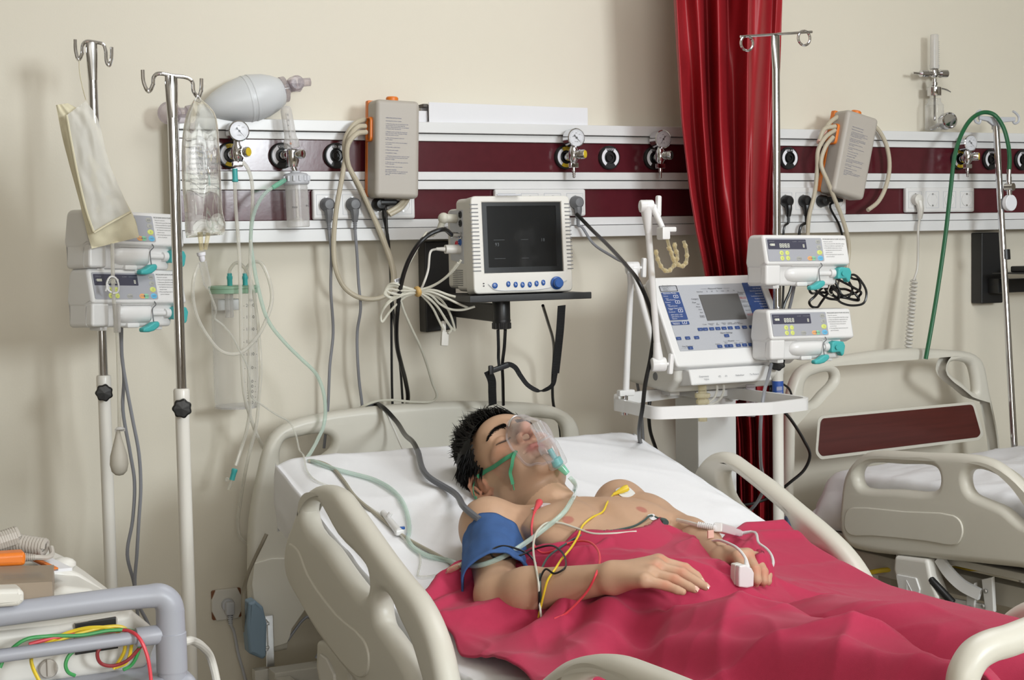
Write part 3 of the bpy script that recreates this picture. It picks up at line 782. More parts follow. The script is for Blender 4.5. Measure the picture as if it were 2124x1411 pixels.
b = MB().lathe([(.018, -.02), (.02, -.018), (.02, .014), (.016, .018), (.0001, .018)], vc, (0, -1, 0), 22); b.cyl(vc + V((.01, 0, .002)), P(643, 170, .08), .011, n=16); b.cyl(vc, vc + V((-.02, 0, -.004)), .012, n=16)
b.lathe([(.02, 0), (.017, .014), (.012, .02)], vc + V((0, 0, -.002)), (0, 0, -1), 18); obj('patient_valve', b, 'siliclear', t)
rc = P(352, 235, .08)
b = MB().lathe([(.027, -.012), (.029, -.008), (.029, .01), (.02, .014), (.0001, .015)], rc, (-.4, -.9, 0), 24); b.cyl(rc, P(395, 233, .07), .014, .012, 16); b.cyl(rc + V((.02, 0, -.014)), P(398, 246, .07), .012, .012, 14); b.lathe([(.02, -.01), (.02, .01)], P(396, 234, .07), u, 20)
obj('intake_valve', b, 'siliclear', t)

# vacuum and pressure regulators
def regulator(name, label, cat, g, px, py, knob, tube=None, needle=135):
    """hangs on gas outlet g; dial centre at pixel"""
    t = thing(name, label, cat, g, None, None)
    dc = P(px, py, .125); body = V((dc.x - .003, -.115, g.z + .0))
    bc = V((dc.x - .004, -.118, g.z + .004))
    b = MB().cyl(g + V((0, -.005, 0)), V((g.x, -.06 - .03, g.z)), .013, n=18); b.lathe([(.013, 0), (.013, .012), (.008, .016)], V((g.x, -.085, g.z)), (bc - V((g.x, -.085, g.z))), 16); b.cyl(V((g.x, -.095, g.z)), bc, .0075, n=12)
    obj('connector', b, 'chrome', t)
    b = MB().lathe([(.006, -.034), (.0085, -.026), (.0085, -.022), (.014, -.014), (.0155, 0), (.013, .014), (.009, .02), (.0075, .034)], bc, (0, 0, 1), 20); b.box(bc + V((0, 0, -.03)), (.026, .016, .014), .002); obj('valve_body', b, 'chrome', t)
    kd = V((.62, -.78, 0)).normalized()
    b = MB().lathe([(.008, 0), (.0125, .008), (.013, .012), (.013, .034), (.012, .036)], bc, kd, 22)
    for k in range(16):
        a_ = 2 * math.pi * k / 16; x, y, z = b.frame(kd); b.box(bc + kd * .023 + (x * math.cos(a_) + y * math.sin(a_)) * .013, (.0022, .0022, .0022))
    ko = obj('knob', b, 'chrome', t)
    obj('knob_cap', MB().lathe([(.0112, 0), (.0105, .0015), (.0001, .002)], bc + kd * .036, kd, 20), knob, ko)
    b = MB().lathe([(.026, .03), (.0265, .026), (.0265, -.002), (.027, -.004), (.0245, -.006), (.0235, -.003)], dc, (0, 1, 0), 36); b.lathe([(.026, .03), (.0001, .031)], dc, (0, 1, 0), 36); ca = obj('gauge_case', b, 'chrome', t)
    fc = dc + V((0, -.0036, 0))
    obj('dial', MB().lathe([(.0236, 0), (.0236, .001), (.0001, .001)], fc, (0, -1, 0), 36), 'dialface', ca)
    mf = MY(fc + V((0, -.0014, 0)))
    b = MB()
    for k in range(28):
        a_ = R(230 - k * 280 / 27); r0 = .0195 if k % 5 else .0175
        d_ = V((math.cos(a_), math.sin(a_), 0)); n_ = V((-d_.y, d_.x, 0)) * .0003
        b.add([mf @ (d_ * r0 - n_), mf @ (d_ * .0215 - n_), mf @ (d_ * .0215 + n_), mf @ (d_ * r0 + n_)], [(0, 1, 2, 3)])
    for s, x, y in (('-600', -.011, .002), ('-400', -.002, .012), ('-200', .009, .008), ('0', .014, -.009), ('mmHg', -.003, -.012)): b.text(s, .0042, mf @ Matrix.Translation((x - .003, y, 0)))
    obj('scale', b, 'ink', ca)
    mn = mf @ Matrix.Translation((0, 0, .001)) @ Matrix.Rotation(R(needle), 4, 'Z')
    b = MB(); b.add([mn @ V(p) for p in ((-.011, -.0028, 0), (-.011, .0028, 0), (-.004, .0012, 0), (.0185, .0003, 0), (.0185, -.0003, 0), (-.004, -.0012, 0))], [(5, 4, 3, 2, 1, 0)]); b.lathe([(.003, 0), (.003, .001), (.0001, .001)], mn @ V(), (0, -1, 0), 12); obj('needle', b, 'ink', ca)
    obj('glass', MB().lathe([(.0246, .0065), (.018, .0072), (.0001, .0076)], dc, (0, -1, 0), 30), 'glass', ca)
    e = bc + V((0, 0, -.034))
    if tube is None:
        b = MB().lathe([(.0058, 0), (.0058, -.012), (.0042, -.013), (.0048, -.018), (.0038, -.0185), (.0046, -.024), (.0036, -.0245), (.0044, -.03), (.003, -.032)], e, (0, 0, 1), 14); obj('hose_barb', b, 'chrome', t)
    return t, bc, e
_, vb, ve = regulator('vacuum_regulator', 'chrome vacuum regulator at left end of rail with teal tube end below', 'regulator', GAS['a'], 495, 272, 'yellow', True, -48)
regulator('vacuum_regulator', 'chrome regulator with yellow knob right of the patient monitor', 'regulator', GAS['d'], 1194, 286, 'yellow', None, -45)
regulator('pressure_regulator', 'chrome regulator with black knob and gauge left of the red curtain', 'regulator', GAS['f'], 1374, 289, 'black', None, 235)
regulator('vacuum_regulator', 'chrome regulator with yellow knob behind the green hose at right', 'regulator', GAS['h'], 2012, 297, 'yellow', None, -45)

# flowmeter with humidifier bottle
g = GAS['b']
t = thing('humidifier', 'flowmeter with clear humidifier bottle on the rail, green tube attached', 'humidifier', g)
bc = P(607, 322, .13)
b = MB().cyl(g, V((g.x, -.1, g.z)), .013, n=16); b.cyl(V((g.x, -.095, g.z)), bc, .009, n=12); b.lathe([(.012, -.03), (.016, -.014), (.016, .012), (.012, .016)], bc, (0, 0, 1), 18); b.cyl(bc + V((0, 0, -.03)), P(612, 357, .13), .0075, n=14)
obj('valve_body', b, 'chrome', t)
kd = V((.6, -.8, 0)).normalized()
b = MB().lathe([(.008, 0), (.012, .01), (.0125, .03), (.0105, .034), (.0001, .035)], bc + V((0, 0, .002)), kd, 20); obj('knob', b, 'chrome', t)
ax = P(594, 222, .13) - P(607, 302, .13)
b = MB().lathe([(.019, -.002), (.02, 0), (.02, .018), (.017, .022), (.0155, .03), (.0145, .095), (.013, .102), (.009, .106), (.0001, .108)], P(606, 306, .13), ax, 22); obj('flow_tube', b, 'frost', t)
b = MB().lathe([(.004, 0), (.0045, .085), (.0001, .086)], P(606, 303, .13), ax, 12)
obj('inner_tube', b, 'frost', t)
b = MB().ball(P(603, 298, .13), .0035, 10); obj('float_ball', b, 'orange', t)
b = MB(); mf = Mfr(P(594, 240, .146), V((1, 0, .12)), V((-.12, 0, 1)))
for k in range(6): b.text(str(15 - 3 * k), .006, mf @ Matrix.Translation((0, -.014 * k, 0)))
obj('scale', b, 'ink', t)
top = P(613, 358, .13); bot = P(619, 470, .13); ax = bot - top
b = MB().lathe([(.012, -.004), (.014, .0), (.028, .003), (.032, .007), (.034, .012), (.0345, .028), (.031, .032)], top, ax, 36)
for k in range(14):
    a_ = 2 * math.pi * k / 14; x, y, z = b.frame(ax); b.box(top + ax.normalized() * .016 + (x * math.cos(a_) + y * math.sin(a_)) * .034, (.006, .006, .014), .001)
obj('lid', b, 'grey_l', t)
b = MB().lathe([(.0285, .03), (.029, .05), (.0295, .12), (.0295, ax.length), (.027, ax.length + .002), (.0001, ax.length + .001)], top, ax, 30); obj('bottle', b, 'frost', t)
b = MB().cyl(top + ax * .3, top + ax * .85, .004, n=10); b.lathe([(.004, 0), (.014, .006), (.014, .012)], top + ax * .82, ax, 16); obj('dip_tube', b, 'tubemilk', t)
random.seed(5); b = MB()
for k in range(130):
    a_ = random.uniform(R(150), R(390)); h = random.uniform(.04, ax.length - .03); x, y, z = b.frame(ax)
    b.ball(top + z * h + (x * math.cos(a_) + y * math.sin(a_)) * .0293, random.uniform(.0005, .0014), 6)
o = obj('water_droplets', b, 'glass', t); o['kind'] = 'stuff'
b = MB(); mf = Mfr(P(606, 432, .163), (1, 0, 0), (0, 0, 1)); b.text('MAX', .007, mf); b.text('MIN', .007, mf @ Matrix.Translation((.034, .004, -.008))); obj('lettering', b, 'ink', t)
noz = P(586, 377, .15); b = MB().cyl(P(598, 370, .14), noz, .0045, .0035, 12); obj('outlet_nozzle', b, 'chrome', t)

# flowmeter bottle standing on the ledge at right
t = thing('flowmeter_bottle', 'chrome flowmeter with an empty glass jar standing on the rail at right', 'flowmeter', P(1940, 272, .06))
Yq = .055; f = lambda x, y: P(x, y, Yq)
b = MB().lathe([(.0001, 0), (.025, .001), (.030, .006), (.030, f(1940, 215).z - f(1940, 270).z - .004), (.026, .086), (.021, .093), (.021, .104)], f(1938, 271), (0, 0, 1), 28); obj('jar', b, 'glass', t)
b = MB().lathe([(.0225, 0), (.0235, .002), (.0235, .026), (.022, .028), (.007, .028), (.007, .032), (.0105, .034), (.0105, .043), (.007, .045), (.007, .055)], f(1938, 199), (0, 0, 1), 12); b.cyl(f(1938, 198), f(1938, 250), .0042, n=10); b.tube([f(1950, 183), f(1962, 186), f(1972, 191)], [.003, .003, .0015], 8); obj('metal_cap', b, 'chrome', t)
hb = f(1938, 152)
b = MB().lathe([(.009, -.014), (.014, -.007), (.014, .009), (.010, .016)], hb, (0, 0, 1), 16); b.cyl(f(1912, 153), f(1955, 153), .0075, n=14); b.cyl(f(1910, 153), f(1924, 153), .0115, n=14); b.cyl(f(1894, 151), f(1912, 153), .0036, n=10); b.cyl(f(1950, 153), f(1963, 153), .0135, n=16); obj('valve_body', b, 'chrome', t)
b = MB().lathe([(.0155, 0), (.0155, .011), (.0135, .015), (.0135, .108), (.0115, .111), (.0001, .111)], f(1938, 143), (0, 0, 1), 20); obj('flow_tube', b, 'frost', t)
b = MB().cyl(f(1938, 143), f(1938, 80), .0042, n=8); obj('inner_tube', b, 'frost', t)
b = MB()
for k in range(14): b.box(f(1942, 88 + 4 * k) + V((0, -.0137, 0)), (.004 if k % 2 else .006, .0004, .0008))
o = obj('scale', b, 'inkgrey', t)
gc = V((f(1948, 253).x, -.095, f(1948, 253).z))
b = MB().lathe([(.0265, -.016), (.027, -.013), (.027, .014), (.024, .018), (.021, .015), (.0001, .015)], gc, (-.2, -1, .1), 30); b.cyl(gc, f(1930, 268), .007, n=10); obj('side_knob', b, 'chrome', t)

# boxes lying on the ledge
t = thing('cardboard_box', 'long white cardboard box lying along the top of the rail', 'box', P(1052, 258, .04))
a_, b_ = P(890, 258, .068), P(1219, 258, .068); zt = P(890, 212, .068).z
b = MB(); b.plate([(a_.x, RAILZ), (b_.x, RAILZ), (b_.x, zt - .006), (a_.x, zt)], [], .003, .0006, MY((0, -.068, 0)))
b.box2((a_.x + .004, -.068, zt - .008), (b_.x, -.008, zt - .005)); b.box2((a_.x, -.012, RAILZ), (b_.x, -.009, zt - .006)); b.box2((a_.x, -.068, RAILZ), (b_.x, -.008, RAILZ + .003))
obj('carton', b, 'paper', t)
obj('end_flap', MB().box2((a_.x - .012, -.06, zt - .012), (a_.x + .001, -.02, zt - .004), 0), mat('card_inside', S(96, 92, 88), .8, noise_s=40, noise_a=.1), t)
a_, b_ = P(858, 252, .05), P(889, 252, .05)
single('small_box', 'small white carton tucked beside the grey pump box on the rail', 'box', MB().box2((a_.x, -.055, RAILZ + .001), (b_.x - .004, -.01, P(870, 230, .05).z), .002), 'paper')

# mattress air pumps hooked on the rail
def airpump(label, loc, rot):
    t = thing('mattress_air_pump', label, 'air pump', loc, rot, 'grey and orange mattress pumps on the rail')
    L = lambda n, mb, m, par=None: obj(n, mb, m, par or t, True)
    w, h, d = .125, .26, .085
    b = MB(); b.box2((-w / 2, -d, 0), (w / 2, -.012, h), .013, 4); L('housing', b, 'pumpgrey')
    b = MB(); b.box2((-w / 2 - .001, -.02, .004), (w / 2 + .001, 0, h + .002), .004); L('back_shell', b, 'orange')
    b = MB().lathe([(.0165, 0), (.0165, .01), (.014, .013), (.0001, .013)], (-.005, -.05, h - .002), (0, 0, 1), 22); L('dial_knob', b, 'orange')
    b = MB(); b.box2((.0, -.035, h - .001), (.05, -.02, h + .002), .001); L('top_label', b, 'greenclear')
    b = MB(); q = fillet([(-.06, h - .14 + .03), (-.022, h - .14 + .03), (-.022, h - .045), (-.06, h - .045)], .012)
    q2 = [(p * .82) for p in []]
    qi = fillet([(-.055, h - .105), (-.027, h - .105), (-.027, h - .05), (-.055, h - .05)], .01)
    b.plate(q, [qi], .012, .003, Matrix(((0, 0, -1, -w / 2 - .002), (1, 0, 0, 0), (0, 1, 0, 0), (0, 0, 0, 1)))); L('hose_slot_rim', b, 'orange')
    b = MB(); mf = Matrix(((1, 0, 0, -.036), (0, 0, -1, -d - .0006), (0, 1, 0, 0), (0, 0, 0, 1)))
    y = h - .05
    lines = ['OPERATING INSTRUCTIONS', '', 'Operating the pressure system:', '', '1. Hook the pump onto the footboard or the', 'rail and connect the air hoses with the', 'mattress. Check that the hoses are not kinked', 'or trapped under the mattress.', '', '2. Plug the power cord into the socket and', 'press the power switch. The lamp will light', 'when the system is in use.', '', '3. Wait until the mattress is full of air', 'before using it.', '', '4. Turn the pressure dial to suit the patient', 'and comfort.', '', '5. Cover with a cotton sheet.', '', '6. Keep the pump upright.', '', 'OCCUPANCY TABLE', '', '1. Check the mattress pressure with your hand', 'once a day. Keep the pump away from water', 'and direct sunlight.', '', '2. Clean the cover with mild soap and let dry', 'before using again.', '', '3. Replace the filter once a month.', '', 'CAUTION: DANGER', 'Risk of electric shock. Do not open the back', 'cover. Refer servicing to qualified service', 'staff only.']
    for s in lines:
        if s: b.text(s, .0035, mf @ Matrix.Translation((0, y, 0)))
        y -= .0043 if s else .0035
    L('instruction_print', b, 'inkblue')
    return t
o1 = P(811, 414, .11); rot1 = Matrix.Rotation(R(2.0), 3, 'Y')
ap = airpump('grey and orange mattress pump hung upright beside the cardboard box', V((o1.x, -.075, P(810, 412, .13).z)), rot1)
o2 = P(1738, 408, .11)
ap2 = copy_thing(ap, V((o2.x, -.078, o2.z)), Matrix.Rotation(R(13.5), 3, 'Y'), 'grey and orange mattress pump hanging tilted right of the curtain')
# hoses
cable('air_hose', 'beige air hose in a wide loop left of the upright pump box', 'hose', [(758, 262, .12), (742, 264, .13), (725, 285, .13), (718, 320, .12), (709, 370, .12), (697, 440, .11), (692, 510, .1), (697, 560, .1), (715, 597, .1), (745, 617, .1), (780, 620, .1), (806, 608, .1), (815, 585, .1), (812, 550, .1), (795, 500, .1), (770, 440, .11), (745, 385, .12), (722, 340, .13), (722, 300, .14), (740, 278, .14), (760, 274, .13)], .0068, 'hose_beige', 10)
cable('air_hose', 'second beige air hose of the pair beside the upright pump box', 'hose', [(757, 248, .1), (735, 258, .115), (716, 290, .115), (717, 330, .11), (728, 355, .11), (752, 405, .1), (780, 460, .09), (803, 515, .085), (818, 570, .085), (816, 600, .085)], .0068, 'hose_beige', 10)
t = single('air_hose', 'short cut beige hose end under the upright pump box', 'hose', MB().tube(pp([(850, 400, .1), (845, 415, .11), (832, 432, .12), (808, 446, .12)]), .0062, 10).tube(pp([(843, 400, .1), (838, 413, .11), (825, 428, .12), (804, 441, .12)]), .0062, 10), 'hose_beige')
cable('air_hose', 'beige air hose arching over the tilted pump box to a cut end', 'hose', [(1733, 262, .13), (1710, 268, .13), (1700, 292, .13), (1706, 280, .12), (1720, 256, .12), (1745, 240, .11), (1775, 243, .1), (1815, 262, .1), (1838, 300, .1), (1845, 345, .1), (1838, 385, .1), (1822, 418, .11), (1800, 436, .12)], .0068, 'hose_beige', 10)
cable('air_hose', 'beige hose hanging down left of the tilted pump box', 'hose', [(1732, 270, .13), (1712, 285, .14), (1697, 312, .14), (1695, 350, .13), (1690, 400, .12), (1678, 450, .11), (1675, 500, .1), (1676, 560, .1)], .0066, 'hose_beige', 10)
cable('air_hose', 'beige hose crossing before the tilted pump box down behind the pump', 'hose', [(1728, 284, .14), (1712, 305, .145), (1703, 340, .145), (1716, 375, .15), (1730, 410, .14), (1746, 450, .12), (1758, 490, .11), (1761, 520, .1), (1756, 560, .1)], .0066, 'hose_beige', 10)
single('tape_band', 'pink tape wrapped round the hoses left of the tilted pump box', 'tape', MB().tube(pp([(1699, 296, .132), (1705, 281, .122), (1711, 270, .122)]), .0085, 12), 'pink')

# suction canister with its tubes
Ys = .12; cc = P(492, 846, Ys); ct = P(491, 605, Ys)
t = thing('suction_canister', 'clear suction canister with green lid on the wall behind the front drip pole', 'canister', cc)
h = ct.z - cc.z
b = MB().lathe([(.0001, .003), (.05, .003), (.053, 0), (.055, .004), (.057, .02), (.0585, h)], cc, (0, 0, 1), 36); obj('jar', b, 'glass', t)
b = MB().lathe([(.0595, h - .004), (.062, h - .003), (.062, h + .004), (.0615, h + .008), (.064, h + .009), (.064, h + .014), (.058, h + .016), (.0001, h + .016)], cc, (0, 0, 1), 36); obj('lid', b, 'greenlid', t)
b = MB().lathe([(.0575, .001), (.0575, .006), (.055, .007)], cc, (0, 0, 1), 36); obj('base_rim', b, 'frost', t)
b = MB().cyl((cc.x - .018, cc.y - .02, cc.z + h), (cc.x - .018, cc.y - .02, cc.z + h - .065), .011, n=16); obj('float_shutoff', b, 'frost', t)
for px in (477, 509):
    e = P(px, 598, Ys + .02); b = MB().lathe([(.0065, 0), (.0065, .022), (.0075, .024), (.0075, .03), (.006, .032), (.006, .038)], e, (0, 0, 1), 14); obj('tube_fitting', b, 'teal', t)
b = MB(); zt = [('2000', 632), ('1750', 656), ('1500', 681), ('1250', 706), ('1000', 732), ('750', 760), ('500', 788), ('400', 798), ('300', 809), ('200', 820), ('100', 831)]
for s, y in zt:
    q = P(507, y, Ys); mf = MY((q.x, -Ys - .0585 * .93, q.z - .004)); b.text('- ' + s + ' -', .0115, mf, 'CENTER')
q = P(508, 622, Ys); b.text('\u25cf', .012, MY((q.x, -Ys - .0585 * .93, q.z - .004)), 'CENTER'); obj('scale', b, 'ink', t)
obj('wall_bracket', MB().box2((cc.x - .03, -.07, ct.z - .05), (cc.x + .03, 0, ct.z - .02), .004), 'white_pl', t)
t = thing('suction_tube', 'clear suction tube from the vacuum regulator with teal tube end', 'tube', P(488, 380, .12))
b = MB().lathe([(.0068, 0), (.0068, .026), (.008, .028), (.008, .032), (.0066, .034)], P(487, 350, .118), (0, 0, -1), 14); obj('tube_fitting', b, 'teal', t)
obj('tubing', MB().tube(pp([(487, 372, .118), (489, 430, .12), (495, 506, .16), (498, 577, .2), (500, 684, .2), (502, 755, .2), (507, 818, .19), (518, 861, .17), (532, 900, .14), (546, 930, .12)]), .0048, 8), 'tubemilk', t)
t = thing('suction_tube', 'clear tube with teal end hanging low left of the bed headboard', 'tube', P(489, 962, .15))
obj('tubing', MB().tube(pp([(503, 335, .14), (514, 350, .14), (522, 375, .14), (524, 420, .14), (521, 471, .15), (519, 542, .2), (519, 613, .21), (518, 719, .21), (516, 790, .2), (519, 843, .18), (511, 895, .16), (503, 922, .15), (489, 966, .15)]), .0048, 8), 'tubemilk', t)
b = MB().lathe([(.0068, 0), (.0068, .02), (.0078, .022), (.0078, .028), (.006, .03)], P(481, 996, .15), P(489, 966, .15) - P(481, 996, .15), 14); obj('tube_fitting', b, 'teal', t)
obj('tip', MB().cyl(P(481, 996, .15), P(474, 1016, .15), .004, n=10).ball(P(471, 995, .15), .006, 10), 'tube', t)
cable('suction_tube', 'clear tube arching from canister lid and hanging far down left of bed', 'tube', [(477, 580, Ys + .02), (477, 560, Ys + .02), (491, 545, .15), (507, 556, .17), (521, 584, .19), (532, 648, .19), (539, 719, .19), (541, 772, .19), (537, 825, .18), (531, 885, .16), (518, 936, .14), (507, 990, .12), (498, 1045, .1), (494, 1088, .09), (500, 1117, .09), (514, 1128, .09)], .0046, 'tubemilk')
cable('suction_tube', 'clear tube looping wide across the front of the suction canister', 'tube', [(509, 580, Ys + .02), (510, 560, Ys + .02), (522, 545, .16), (540, 545, .18), (558, 580, .2), (564, 620, .21), (553, 662, .22), (532, 701, .22), (496, 733, .22), (461, 730, .22), (433, 701, .22), (408, 655, .22), (400, 613, .22), (402, 577, .22), (412, 548, .2)], .0046, 'tubemilk')
# ================================================================ patient monitor on its wall mount
# front face of monitor : local x right, y back, z up
Ym = .50
mo = P(1090, 607, Ym)
rotm = Matrix.Rotation(R(-2), 3, 'Z')
t = thing('patient_monitor', 'white patient monitor with dark screen on a black wall shelf above the bed', 'monitor', mo, rotm)
L = lambda n, mb, m, par=None, sm=35: obj(n, mb, m, par or t, True, sm)
hw, hh = .139, .246
Mf = lambda y, x=0, z=0: Matrix(((1, 0, 0, x), (0, 0, -1, y), (0, 1, 0, z), (0, 0, 0, 1)))
tl = Matrix.Rotation(R(-5), 4, 'X')
o = fillet([(-hw, 0), (hw - .004, 0), (hw, hh), (-hw + .004, hh)], .014)
so = [(-.107, .052), (.112, .052), (.114, .230), (-.105, .230)]
b = MB(); b.plate(o, [so], .05, .004, tl @ Mf(.028)); L('front_bezel', b, 'offwhite')
b = MB(); b.box2((-hw + .003, .05, .004), (hw - .006, .13, hh - .006), .012, 3); b.box2((-hw + .006, .12, .01), (hw - .012, .2, hh - .03), .012, 3); L('rear_housing', b, 'offwhite')
b = MB(); b.plate(fillet([(-.109, .05), (.114, .05), (.116, .236), (-.107, .236)], .003), [[(-.093, .066), (.099, .066), (.101, .221), (-.091, .221)]], .006, .0, tl @ Mf(.012)); L('screen_frame', b, 'bezel')
b = MB(); b.plate([(-.094, .065), (.1, .065), (.102, .222), (-.092, .222)], [], .003, 0, tl @ Mf(.013)); sc_ = L('screen', b, 'screen')
b = MB()
mt = tl @ Mf(.0112)
for z in (.135, .088): 
    for x0, x1 in ((-.075, -.045), (.0, .02)): b.add([mt @ V((x0, z, 0)), mt @ V((x1, z, 0)), mt @ V((x1, z + .0008, 0)), mt @ V((x0, z + .0008, 0))], [(0, 1, 2, 3)])
b.text('93', .012, mt @ Matrix.Translation((-.072, .12, 0))); b.text('18', .012, mt @ Matrix.Translation((.055, .13, 0)))
L('faint_trace', b, mat('faint_green', S(44, 47, 47), .3), sc_)
b = MB()
for k in range(18):
    z = .058 + k * .0098
    b.box(tl @ V((-.128, .0025, z)), (.022, .002, .0022)); b.box(tl @ V((.131, .0025, z)), (.016, .002, .0022))
L('vent_slot', b, 'grey_d')
mf = tl @ Mf(.0024)
b = MB(); b.lathe([(.017, 0), (.0165, .004), (.013, .006), (.0125, .016), (.0105, .018), (.0001, .018)], mf @ V((.089, .022, 0)), (0, -1, 0), 26); L('control_knob', b, 'knobblue')
for x, z, wd in ((-.082, .02, .0075), (-.045, .023, .0055), (-.025, .021, .0055), (-.006, .02, .0055), (.014, .02, .0055), (.033, .022, .0055), (.052, .024, .0055)):
    bb = MB().lathe([(wd, 0), (wd, .0012), (wd * .8, .002), (.0001, .002)], mf @ V((x, z, 0)), (0, -1, 0), 20, (1, 1.35 if wd < .007 else 1)); o_ = L('button', bb, 'knobblue')
    L('symbol', MB().text('o' if wd < .007 else '\u25cb', .007, mf @ Matrix.Translation((x, z - .002, .0024)), 'CENTER'), 'inkwhite', o_)
b = MB(); b.tube([tl @ V(p) for p in ((-.1, .001, .024), (-.083, .001, .010), (-.02, .001, .006), (.04, .001, .007), (.085, .001, .014), (.118, .001, .028))], .0009, 6); L('accent_line', b, 'grey_l')
b = MB()
for z in (.02, .026): b.box(tl @ V((-.112, .0025, z)), (.004, .002, .0026), .0005)
L('indicator', b, 'ink')
b = MB(); b.plate(fillet([(-.04, 0), (.03, 0), (.024, .01), (-.034, .01)], .004), [], .004, .001, Matrix(((1, 0, 0, -.03), (0, 1, 0, .012), (0, 0, 1, hh + .001), (0, 0, 0, 1)))); L('alarm_lamp', b, 'grey_l')
# connector panel on the left side
xs = -hw + .0025
ms = Matrix(((0, 0, -1, xs), (-1, 0, 0, 0), (0, 1, 0, 0), (0, 0, 0, 1)))
b = MB(); b.plate(fillet([(-.165, .085), (-.075, .075), (-.075, .212), (-.165, .212)], .003), [], .001, 0, ms); L('connector_panel', b, 'grey_l')
for y, z, m in ((.09, .2, 'black'), (.09, .178, 'black'), (.09, .147, 'steel'), (.095, .13, 'knobblue'), (.118, .125, 'red'), (.13, .19, 'black')):
    b = MB().lathe([(.009, 0), (.009, .003), (.006, .004), (.005, .001), (.0001, .001)], (xs, y, z), (-1, 0, 0), 18); L('connector_port', b, m)
b = MB()
for i in range(11):
    for j in range(9): b.box((xs - .0003, .085 + i * .0065, .02 + j * .0048), (.0008, .003, .002))
L('speaker_grille', b, 'grey_d')
MON = t; MW = lambda x, y, z: wm(MON) @ V((x, y, z))
# wall mount
wb = P(915, 600, .03)
t = thing('monitor_mount', 'black wall bracket with arm and shelf carrying the patient monitor', 'wall mount', V((wb.x, 0, P(915, 690, .05).z)))
b = MB(); a_ = P(884, 690, .05); c_ = P(944, 500, .05)
b.plate(fillet([(a_.x, a_.z), (c_.x, a_.z + .006), (c_.x, c_.z), (a_.x, c_.z)], .004), [], .05, .004, MY((0, -.026, 0))); obj('wall_plate', b, 'blackmetal', t)
pv = P(1040, 660, .44)
b = MB(); b.box2((a_.x + .02, -.1, pv.z - .005), (c_.x - .01, -.05, pv.z + .055), .003)
q0 = V((wb.x + .02, -.1, pv.z + .01)); q1 = V((pv.x, pv.y, pv.z + .015)); d_ = (q1 - q0); an = math.atan2(d_.y, d_.x)
b.box((q0 + q1) / 2, (d_.length + .02, .03, .046), .004, Matrix.Rotation(an, 3, 'Z')); obj('arm', b, 'blackmetal', t)
b = MB().cyl(pv + V((0, 0, -.028)), pv + V((0, 0, .05)), .023, n=28, bev=.002); b.lathe([(.024, -.005), (.024, 0)], pv + V((0, 0, -.004)), (0, 0, 1), 28)
for k in range(14):
    a2 = 2 * math.pi * k / 14; b.cyl(pv + V((math.cos(a2) * .022, math.sin(a2) * .022, -.027)), pv + V((math.cos(a2) * .022, math.sin(a2) * .022, -.012)), .0028, n=6)
obj('pivot', b, 'black', t)
zs = mo.z - .004
tr = lambda x, y, z=0: mo + rotm @ V((x, y, z))
b = MB(); rt4 = rotm
b.box(tr(0, .1, -.006), (.33, .27, .004), .001, rt4); b.box(tr(0, -.036, -.011), (.335, .006, .017), .002, rt4)
b.box(tr(-.165, .1, -.011), (.005, .27, .014), .002, rt4); b.box(tr(.165, .1, -.011), (.005, .27, .014), .002, rt4); obj('shelf', b, 'blackmetal', t)
for sx in (-.07, .07): obj('slot', MB().box(tr(sx - .04, .2, -.0035), (.08, .012, .001), 0, rt4), 'black', t)
# strap under the shelf
t = thing('webbing_strap', 'black webbing strap hanging in a loop below the monitor shelf', 'strap', P(1030, 830, .4))
rb = lambda pts, w=.024: obj('strap_band', MB().tube(pp(pts), .01, 4, 8, False, (w, .0018), (1, 0, 0)), 'web', t)
rb([(1165, 634, .5), (1162, 680, .48), (1157, 730, .45), (1152, 775, .43)], .022)
rb([(1152, 775, .43), (1145, 800, .42), (1120, 811, .41), (1096, 800, .4), (1080, 780, .39), (1068, 762, .39), (1055, 756, .39), (1040, 760, .39)], .013)
rb([(1033, 684, .44), (1034, 720, .42), (1034, 745, .4), (1036, 765, .4)], .008)
rb([(1012, 770, .4), (1020, 790, .38), (1021, 812, .36), (1022, 840, .33)], .022)
obj('buckle', MB().box(P(1038, 763, .4), (.05, .01, .014), .003, Matrix.Rotation(R(-15), 3, 'Y')).box(P(1018, 768, .4), (.012, .012, .024), .003), 'black', t)
cable('cord', 'black cord hanging behind the strap from the monitor pivot', 'cord', [(1048, 684, .42), (1046, 720, .4), (1042, 755, .38), (1043, 790, .35), (1044, 840, .3)], .0045, 'blackrub')
cable('cord', 'thin black cord beside the strap passing behind the headboard right side', 'cord', [(1126, 634, .4), (1137, 670, .3), (1147, 705, .2), (1149, 740, .12), (1146, 790, .1), (1148, 840, .09), (1160, 880, .08), (1163, 915, .08), (1155, 960, .08)], .0042, 'blackrub')
cable('cord', 'black cord hanging straight down behind the headboard under the pump box', 'cord', [(800, 420, .09), (803, 480, .09), (810, 560, .08), (816, 650, .08), (822, 700, .08), (830, 760, .08), (836, 850, .07), (838, 900, .07)], .0036, 'blackrub')
